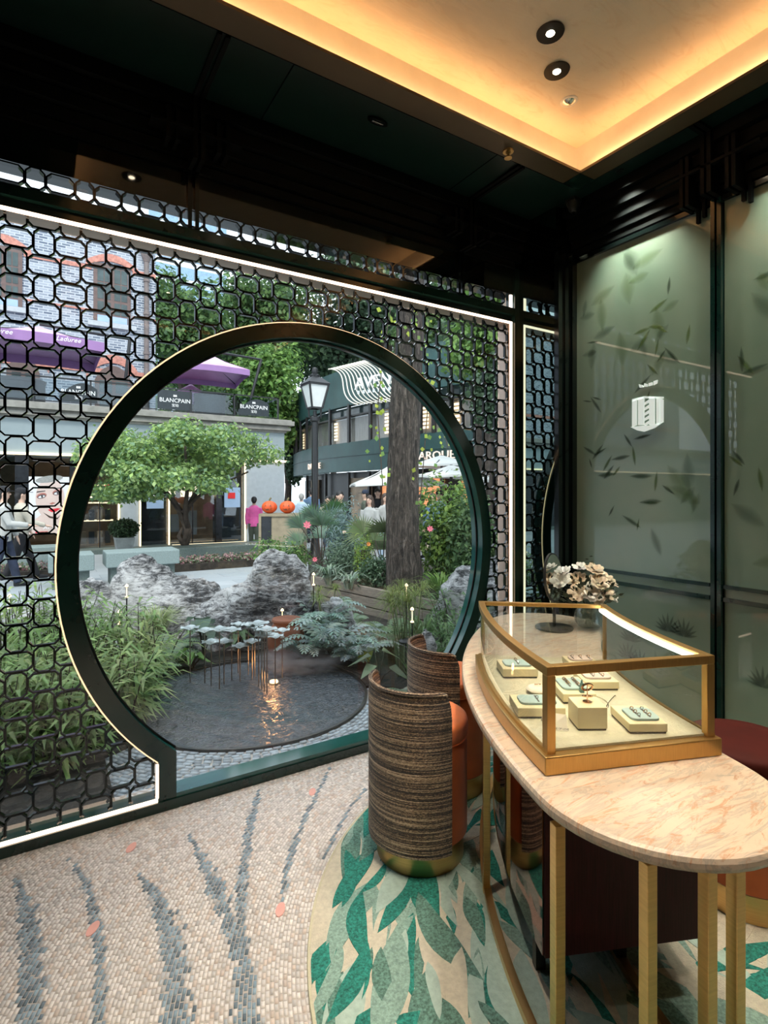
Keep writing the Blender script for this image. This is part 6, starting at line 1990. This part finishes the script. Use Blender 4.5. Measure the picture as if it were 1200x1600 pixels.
for k in range(10):
    q = at(560+k*8, 613-k*.9, 16.8-k*.13)
    G().obox((q.x, q.y), .07, .02, q.z-.05, q.z+.05, CA).build('small_letter_block', 'letter_white', wv)

# ---- street lamp
d = 11.5
lp = at(492, 0, d)
ls = thing('street_lamp', 'black post lantern with frosted glass in the plaza', 'street lamp', (lp.x, lp.y, 0))
zf = lambda py: CAMZ+(HZ-py)/FPX*d
G().lathe([(.16, 0), (.16, .12), (.10, .2), (.075, .5), (.068, zf(660)), (.10, zf(658)), (.10, zf(652)), (.04, zf(650)), (.04, zf(642))], (lp.x, lp.y, 0), 14).build('post', 'rail_black', ls, smooth=True)
def sqring(z, w): return [(lp.x+sx*w, lp.y+sy*w, z) for sx, sy in ((-1, -1), (1, -1), (1, 1), (-1, 1))]
w0, w1 = .115, .215
z0, z1 = zf(638), zf(602)
for i in range(4):
    a0, a1 = sqring(z0, w0)[i], sqring(z0, w0)[(i+1) % 4]; b0, b1 = sqring(z1, w1)[i], sqring(z1, w1)[(i+1) % 4]
    G().add([a0, a1, b1, b0], [(0, 1, 2, 3)]).build('lantern_pane', 'lantern_glass', ls)
    G().bar(a0, b0, .035, .035).build('lantern_bar', 'rail_black', ls)
    G().bar(b0, b1, .04, .04).build('lantern_bar', 'rail_black', ls)
    G().bar(a0, a1, .035, .035).build('lantern_bar', 'rail_black', ls)
g = G(); A = sqring(z1+.02, .25); B = sqring(z1+.16, .10)
g.add(A+B, [(0, 1, 5, 4), (1, 2, 6, 5), (2, 3, 7, 6), (3, 0, 4, 7), (4, 5, 6, 7), (3, 2, 1, 0)]).build('lantern_roof', 'rail_black', ls)
G().lathe([(.10, 0), (.11, .05), (.05, .08), (.07, .13), (.05, .2), (0, .22)], (lp.x, lp.y, z1+.16), 12).build('finial', 'rail_black', ls, smooth=True)
g = G()
for s in (-1, 1): g.tube([(lp.x, lp.y, zf(655)), (lp.x+RX*.12*s, lp.y+RY*.12*s, zf(652)), (lp.x+RX*.13*s, lp.y+RY*.13*s, zf(640))], .022, 6)
g.build('bracket', 'rail_black', ls)

# ---- cream parasols
q = at(618, 0, 14.0); parasol('cream_parasol', 'wide cream parasol left of the tree trunk above the people', (q.x, q.y), 1.25, zz := at(0, 758, 14.0).z, at(0, 722, 14.0).z, -.01, 'cream_canvas', 'cream_canvas', rot=R(20), flap=.05)
q = at(705, 0, 12.6); parasol('cream_parasol', 'cream parasol right of the trunk with dark ribs beneath', (q.x, q.y), .95, at(0, 745, 12.6).z, at(0, 726, 12.6).z, -.01, 'cream_canvas', 'cream_canvas', rot=R(28), flap=.05)
q = at(690, 0, 15.2); parasol('cream_parasol', 'cream parasol farthest back under the rose letters', (q.x, q.y), 1.1, at(0, 729, 15.2).z, at(0, 711, 15.2).z, -.01, 'cream_canvas', 'cream_canvas', rot=R(45), flap=.05)
q = at(800, 0, 12.0); parasol('cream_parasol', 'cream parasol seen through the right lattice', (q.x, q.y), 1.0, at(0, 752, 12.0).z, at(0, 728, 12.0).z, -.01, 'cream_canvas', 'cream_canvas', rot=R(10), flap=.05)

# ---- pumpkins on a counter
d = 10.6
def cnt_box(pxa, pxb, pya, pyb, d, dep, name, mat, parent):
    a, b = at(pxa, pyb, d), at(pxb, pya, d)
    c = (a+b)*.5; w = (b-a).dot(Vector((RX, RY, 0)))
    G().obox((c.x+FX*dep/2, c.y+FY*dep/2), w, dep, max(a.z, -.012), b.z, CA).build(name, mat, parent)
q = at(440, 0, d)
t = thing('pumpkin_counter', 'wooden edged counter carrying two carved pumpkins', 'counter', (q.x, q.y, 0))
cnt_box(404, 475, 803, 807, d, .6, 'counter_top', 'wood_counter', t)
cnt_box(408, 424, 807, 890, d+.02, .55, 'dark_panel', 'shop_dark', t)
cnt_box(424, 473, 807, 890, d+.03, .54, 'wood_panel', 'wood_counter', t)
cnt_box(404, 408, 807, 890, d, .58, 'corner_post', 'wood_counter', t)
def pumpkin(px, label):
    c = at(px, 795, d+.25); r = .145
    zb_ = at(px, 803, d).z
    t = thing('carved_pumpkin', label, 'pumpkin', (c.x, c.y, zb_), 'carved pumpkins on the counter')
    g = G(); n, m = 40, 12; vs = []; fs = []
    for i in range(m+1):
        th = PI*i/m
        for j in range(n):
            a = 2*PI*j/n; k = 1-.09*abs(math.sin(a*5))
            vs.append((c.x+r*1.08*k*math.sin(th)*math.cos(a), c.y+r*1.08*k*math.sin(th)*math.sin(a), zb_+r*.86*(1-math.cos(th))))
    for i in range(m):
        for j in range(n): fs.append((i*n+j, i*n+(j+1) % n, (i+1)*n+(j+1) % n, (i+1)*n+j))
    g.add(vs, fs).build('rind', 'pumpkin', t, smooth='full')
    G().tube([(c.x, c.y, zb_+r*1.68), (c.x+.01, c.y, zb_+r*1.95), (c.x+.035, c.y, zb_+r*2.1)], .018, 7).build('stem', 'pumpkin_stem', t)
    f_ = Vector((-FX, -FY, 0)); s_ = Vector((RX, RY, 0)); o = Vector((c.x, c.y, zb_+r*.86))
    def tri(pts, nm):
        g = G(); vv = []
        for (u, v) in pts:
            p = o+s_*u*r+Vector((0, 0, v*r*.86)); k = math.sqrt(max(0, 1-(u/1.08)**2-v*v))*1.10
            vv.append(p+f_*r*k*.99)
        vv += [p-f_*.03 for p in vv]; n = len(pts)
        g.add(vv, [tuple(range(n)), tuple(range(2*n-1, n-1, -1))]+[(i, (i+1) % n, n+(i+1) % n, n+i) for i in range(n)]).build(nm, 'terracotta', t)
    tri([(-.45, .15), (-.2, .15), (-.32, .42)], 'eye_hole'); tri([(.2, .15), (.45, .15), (.32, .42)], 'eye_hole')
    tri([(-.5, -.15), (-.2, -.3), (0, -.2), (.2, -.3), (.5, -.15), (.25, -.5), (-.25, -.5)], 'mouth_hole')
pumpkin(421, 'orange carved pumpkin on the left of the pair')
pumpkin(449, 'orange carved pumpkin on the right of the pair')
t = thing('cafe_table', 'low wooden cafe table right of the big trunk', 'table', tuple(at(690, 0, 9.8)[:2])+(0,))
q = at(690, 880, 9.8)
G().obox((q.x, q.y), 1.3, .6, .42, .47, CA).build('tabletop', 'wood_counter', t)
for s in (-1, 1): G().obox((q.x+RX*.55*s, q.y+RY*.55*s), .06, .5, -.012, .42, CA).build('leg', 'rail_black', t)

# ---- background trees
def tree(label, px, d, zc, rx, rz, n, size, cols, seed, trunk=True):
    q = at(px, 0, d); rr = random.Random(seed)
    t = thing('leafy_tree', label, 'tree', (q.x, q.y, -.01), 'trees behind the plaza')
    cs = []
    for k in range(16):
        a = rr.uniform(0, 2*PI); e = rr.uniform(-1, 1); r = rr.random()**.4
        cs.append((q.x+rx*.75*r*math.cos(a)*math.sqrt(1-e*e), q.y+rx*.75*r*math.sin(a)*math.sqrt(1-e*e), zc+rz*.75*r*e, rx*.42, rx*.42, rz*.34))
    cloud('crown', t, cs, n, size, cols, seed, .6, .5, .35)
    g = G(); g.tube([(q.x, q.y, -.01), (q.x+.1, q.y, zc*.5), (q.x-.1, q.y, zc)], [.22, .17, .10], 8)
    for k in range(5):
        c = cs[k]; g.tube([(q.x, q.y, zc*.55), ((q.x+c[0])/2, (q.y+c[1])/2, (zc*.6+c[2])/2), c[:3]], [.10, .07, .03], 6)
    g.build('trunk', 'tree_wood', t)
GA = [(.10, .19, .06), (.15, .26, .08), (.07, .14, .06)]
GB = [(.16, .30, .07), (.22, .36, .09), (.10, .20, .06)]
GC = [(.06, .11, .06), (.10, .17, .09), (.05, .09, .05)]
tree('mid green tree right of the brick building', 300, 26, 8.6, 3.0, 3.4, 11000, .26, GA, 201)
tree('bright green tree beside the purple parasol', 425, 25, 5.6, 2.0, 3.2, 9000, .24, GB, 202)
tree('tall green tree above the top of the ring', 400, 30, 11.0, 3.6, 3.6, 10000, .30, GA, 203)
tree('dark tree behind the wavy sign', 520, 34, 11.5, 4.6, 4.2, 11000, .34, GC, 204)
tree('tall dark tree above the lamp', 610, 30, 12.0, 4.0, 3.8, 10000, .32, GC, 205)
tree('green tree behind the upper right lattice', 705, 24, 8.8, 3.0, 2.8, 10000, .26, GA, 206)
tree('darker green tree at the right end of the lattice', 790, 20, 6.3, 2.6, 3.2, 10000, .24, GC, 207)
tree('dark narrow tree left of the curved building', 448, 27.5, 3.4, .9, 2.6, 5000, .22, GC, 208)
tree('yellow tinted tree behind the small purple parasol', 375, 33, 9.4, 1.9, 2.0, 5000, .26, [(.34, .30, .10), (.28, .32, .10)], 209)
tree('far tree filling the gap over the corner shops', 330, 36, 7.0, 3.8, 3.6, 7000, .32, GA, 210)
tree('unseen broad tree added far left of the lattice for the wall reflection', -420, 8.5, 3.6, 1.8, 1.7, 6000, .16, GA, 214)  # stands out of view, added to darken the reflection in the right wall
tree('nearer tree with light leaves behind the right lattice', 775, 10.8, 4.9, 1.3, 1.5, 7000, .14, GB, 211)
tree('nearer dark tree behind the top of the right lattice', 750, 12.0, 6.0, 1.3, 1.3, 6000, .15, GC, 212)
tree('small dark tree at the right end of the lattice', 800, 9.8, 3.2, .9, 1.4, 5000, .12, GC, 213)
# ================================================================== PEOPLE
def remesh(o, vox, it=6):
    m = o.modifiers.new('skin', 'REMESH'); m.mode = 'VOXEL'; m.voxel_size = vox; m.use_smooth_shade = True
    s = o.modifiers.new('soft', 'SMOOTH'); s.iterations = it; s.factor = .5
def person(label, px, d, H, face, top, bottom, hair, walk=0.0, arms=(.05, .05), elbow=(0, 0), vox=.012, longhair=False, bag=None, cap=None, z0=-.012, shoes='cloth_black'):
    """face: heading in degrees (world); walk: stride; arms: forward swing (left, right); elbow: forearm raise"""
    q = at(px, 0, d)
    t = thing('person', label, 'person', (0, 0, 0))
    k = H/1.72
    def V3(x, y, z): return Vector((x*k, y*k, z*k))
    hip = .90; sh = 1.40
    st_ = walk
    def leg(s, sgn):
        hp = V3(s*.085, 0, hip); kn = V3(s*.09, sgn*st_*.45+.02, .49); an = V3(s*.085, sgn*st_, .09+(.06 if sgn < 0 and walk else 0)); to = V3(s*.095, sgn*st_+.15, .04+(.01 if sgn < 0 and walk else 0)); he = V3(s*.085, sgn*st_-.05, .05+(.05 if sgn < 0 and walk else 0))
        return hp, kn, an, to, he
    LG = [leg(-1, 1), leg(1, -1)]
    def arm(s, fw, el):
        a = V3(s*.185, 0, sh-.02); e = V3(s*.225, fw*.28-.02, sh-.30+abs(fw)*.03)
        w = e+V3(-s*.03*(1 if el else 0), fw*.12+el*.22+.03, -.25*(1-el*.8)+el*.05)
        return a, e, w
    AR = [arm(-1, arms[0], elbow[0]), arm(1, arms[1], elbow[1])]
    # body: one continuous skin
    g = G()
    def tb_(pts, rad, n=10, sy=1.0): g.tube(pts, [r*k for r in rad], n, sy=sy)
    tb_([V3(0, 0, .84), V3(0, .0, .98), V3(0, .01, 1.12), V3(0, .005, 1.30), V3(0, 0, 1.41), V3(0, 0, 1.47)], [.135, .140, .125, .150, .130, .06], 14, .66)
    tb_([V3(0, 0, 1.40), V3(0, .012, 1.53)], [.055, .05])
    g.sphere(V3(0, .012, 1.615), .078*k, 14, 10, sz=.112*k)
    g.sphere(V3(0, .030, 1.565), .058*k, 12, 8, sz=.062*k)
    g.tube([V3(0, .088, 1.64), V3(0, .112, 1.602), V3(0, .09, 1.592)], [.010*k, .016*k, .012*k], 6)
    for s in (-1, 1): g.sphere(V3(s*.080, .008, 1.61), .018*k, 8, 6, sz=.03*k)
    for (a, e, w) in AR:
        tb_([a+V3(0, 0, .0), a.lerp(e, .5), e, e.lerp(w, .5), w], [.052, .046, .038, .036, .026])
        dr = (w-e).normalized(); sd = dr.orthogonal().normalized() if abs(dr.z) > .99 else dr.cross(Vector((0, 0, 1))).normalized()
        tb_([w, w+dr*.05*k, w+dr*.09*k], [.026, .036, .030], 8, .6)
        for f in range(4):
            b = w+dr*.085*k+sd*(f-1.5)*.017*k; l = (.055, .07, .066, .048)[f]*k
            tb_([b, b+dr*l*.55, b+dr*l+Vector((0, 0, -.012*k))], [.0095, .009, .007], 6)
        b = w+dr*.03*k+sd*.03*k; tb_([b, b+(dr+sd*.8)*.035*k, b+(dr*1.3+sd*.7)*.055*k], [.012, .010, .008], 6)
    for (hp, kn, an, to, he) in LG:
        tb_([hp, hp.lerp(kn, .5), kn, kn.lerp(an, .35), an], [.088, .076, .055, .054, .036])
        tb_([he, an+V3(0, 0, -.02), to], [.034, .04, .032], 8)
    o = g.build('body', 'skin', t, smooth='full'); remesh(o, vox, 3); body = o
    # clothes
    g = G()
    tb_([V3(0, 0, .80), V3(0, 0, .92), V3(0, .01, 1.10), V3(0, .005, 1.29), V3(0, 0, 1.40), V3(0, 0, 1.465)], [.165, .165, .152, .172, .155, .085], 14, .70)
    for (a, e, w) in AR:
        tb_([a-V3(0, 0, .0), a.lerp(e, .5), e, e.lerp(w, .5), e.lerp(w, .95)], [.070, .062, .056, .052, .044])
    o = g.build('jacket', top, t, smooth='full'); remesh(o, vox)
    g = G()
    tb_([V3(0, 0, .80), V3(0, 0, .88), V3(0, 0, .98)], [.13, .155, .145], 12, .72)
    for (hp, kn, an, to, he) in LG:
        tb_([hp, hp.lerp(kn, .5), kn, kn.lerp(an, .5), an+V3(0, 0, -.02)], [.100, .092, .075, .070, .062])
    o = g.build('trousers', bottom, t, smooth='full'); remesh(o, vox)
    for (hp, kn, an, to, he) in LG:
        g = G(); tb_([he+V3(0, -.01, .0), an+V3(0, .03, -.035), to+V3(0, .03, .0)], [.042, .046, .034], 8)
        g.build('shoe', shoes, t, smooth='full')
    g = G(); g.sphere(V3(0, -.004, 1.645), .090*k, 16, 10, sz=.098*k); g.sphere(V3(0, -.035, 1.60), .078*k, 12, 8, sz=.085*k)
    if longhair: tb_([V3(0, -.05, 1.62), V3(0, -.065, 1.50), V3(0, -.07, 1.36)], [.075, .085, .06], 10); [tb_([V3(s*.07, .0, 1.64), V3(s*.082, .01, 1.52), V3(s*.085, .03, 1.38)], [.03, .034, .024], 8) for s in (-1, 1)]
    o = g.build('hair', hair, t, smooth='full'); remesh(o, .012)
    g = G()
    for s in (-1, 1): g.sphere(V3(s*.030, .084, 1.628), .010*k, 8, 6, sz=.007*k)
    g.build('eyes', 'eye_dark', body)
    g = G(); g.tube([V3(-.024, .083, 1.558), V3(0, .090, 1.556), V3(.024, .083, 1.558)], [.004*k, .008*k, .004*k], 6); g.build('mouth', 'lip_tone', body)
    if cap:
        g = G(); g.lathe([(.098*k, 0), (.095*k, .05*k), (.06*k, .09*k), (0, .10*k)], V3(0, 0, 1.655), 16); g.prism([(x*k, (y+.07)*k) for x, y in ((-.075, 0), (-.06, .09), (0, .12), (.06, .09), (.075, 0))], 1.658*k, 1.668*k)
        g.build('cap', cap, t, smooth=True)
    if bag:
        g = G(); a = AR[1][2]; g.box(a.x-.06*k, a.x+.06*k, a.y-.12*k, a.y+.12*k, a.z-.45*k, a.z-.14*k); bg_ = g.build('bag', bag, t, bevel=.02)
        g = G(); g.tube([a+V3(0, -.08, -.14), a+V3(0, -.03, .0), a+V3(0, .03, 0), a+V3(0, .08, -.14)], .006*k, 6); g.build('bag_handle', bag, bg_)
    t.location = (q.x, q.y, z0); t.rotation_euler = (0, 0, R(face-90))
    return t
CAMDIR = math.degrees(YAW)+180
person('person in a pale jacket and dark trousers walking, raising one arm, behind the left lattice', 5, 8.3, 1.52, -5, 'cloth_white', 'cloth_navy', 'hair_black', .20, (.4, .5), (0, .85), .010, cap='cloth_black')
person('person in beige jacket striding behind the left lattice, half cut by the frame', 33, 8.9, 1.5, 8, 'cloth_beige', 'cloth_black', 'hair_black', .26, (.3, .5), (.2, .7), .011, cap='cloth_black')
person('person in a bright pink top seen from behind, by the pumpkins', 397, 13.2, 1.33, 70, 'cloth_pink', 'cloth_olive', 'hair_black', .08, (.1, .2), (0, 0), .012, bag='cloth_lightblue')
person('grey haired person in a light blue shirt left of the lamp post', 471, 14.5, 1.40, 60, 'cloth_lightblue', 'cloth_denim', 'hair_grey', .05)
person('person in a blue jacket half hidden by the lamp post', 487, 15.5, 1.55, 70, 'cloth_denim', 'cloth_navy', 'hair_black', .1)
person('person in pale pink top behind the fan palm', 512, 13.5, 1.34, CAMDIR, 'flower_pale', 'cloth_denim', 'hair_black', .08)
person('person in light blue shirt facing away beside the dark jacket', 521, 14.4, 1.36, 50, 'cloth_lightblue', 'cloth_navy', 'hair_black', .05)
person('young person in a dark jacket above the blue grey shrub', 531, 10.6, 1.46, CAMDIR+25, 'cloth_black', 'cloth_black', 'hair_black', .10, (.2, .2), (.6, .4), .011)
person('person in an olive vest and dark cap under the cream parasol', 571, 12.6, 1.48, 150, 'cloth_olive', 'cloth_denim', 'hair_black', .08, cap='cloth_navy')
person('person with long brown hair in a white coat left of the trunk', 578, 10.4, 1.38, CAMDIR-30, 'cloth_white', 'cloth_white', 'hair_brown', .08, (.1, .2), (.3, .3), .011, longhair=True)
person('person in a dark printed shirt behind the white coat', 590, 13.6, 1.52, CAMDIR, 'cloth_black', 'cloth_olive', 'hair_black', .05)
person('person with long hair in a white top beside the trunk', 602, 10.8, 1.42, CAMDIR+20, 'cloth_white', 'cloth_lightblue', 'hair_brown', .06, longhair=True)
person('person in a blue shirt and jeans right of the trunk', 676, 11.0, 1.42, 200, 'cloth_denim', 'cloth_denim', 'hair_black', .06)
person('person in a black and white top beside the trunk on its right', 658, 11.6, 1.40, 120, 'cloth_black', 'cloth_black', 'hair_black', .06)
person('person in a light blue coat and dark cap beyond the right shrub', 686, 13.0, 1.46, 230, 'cloth_lightblue', 'cloth_beige', 'hair_black', .05, cap='cloth_black')
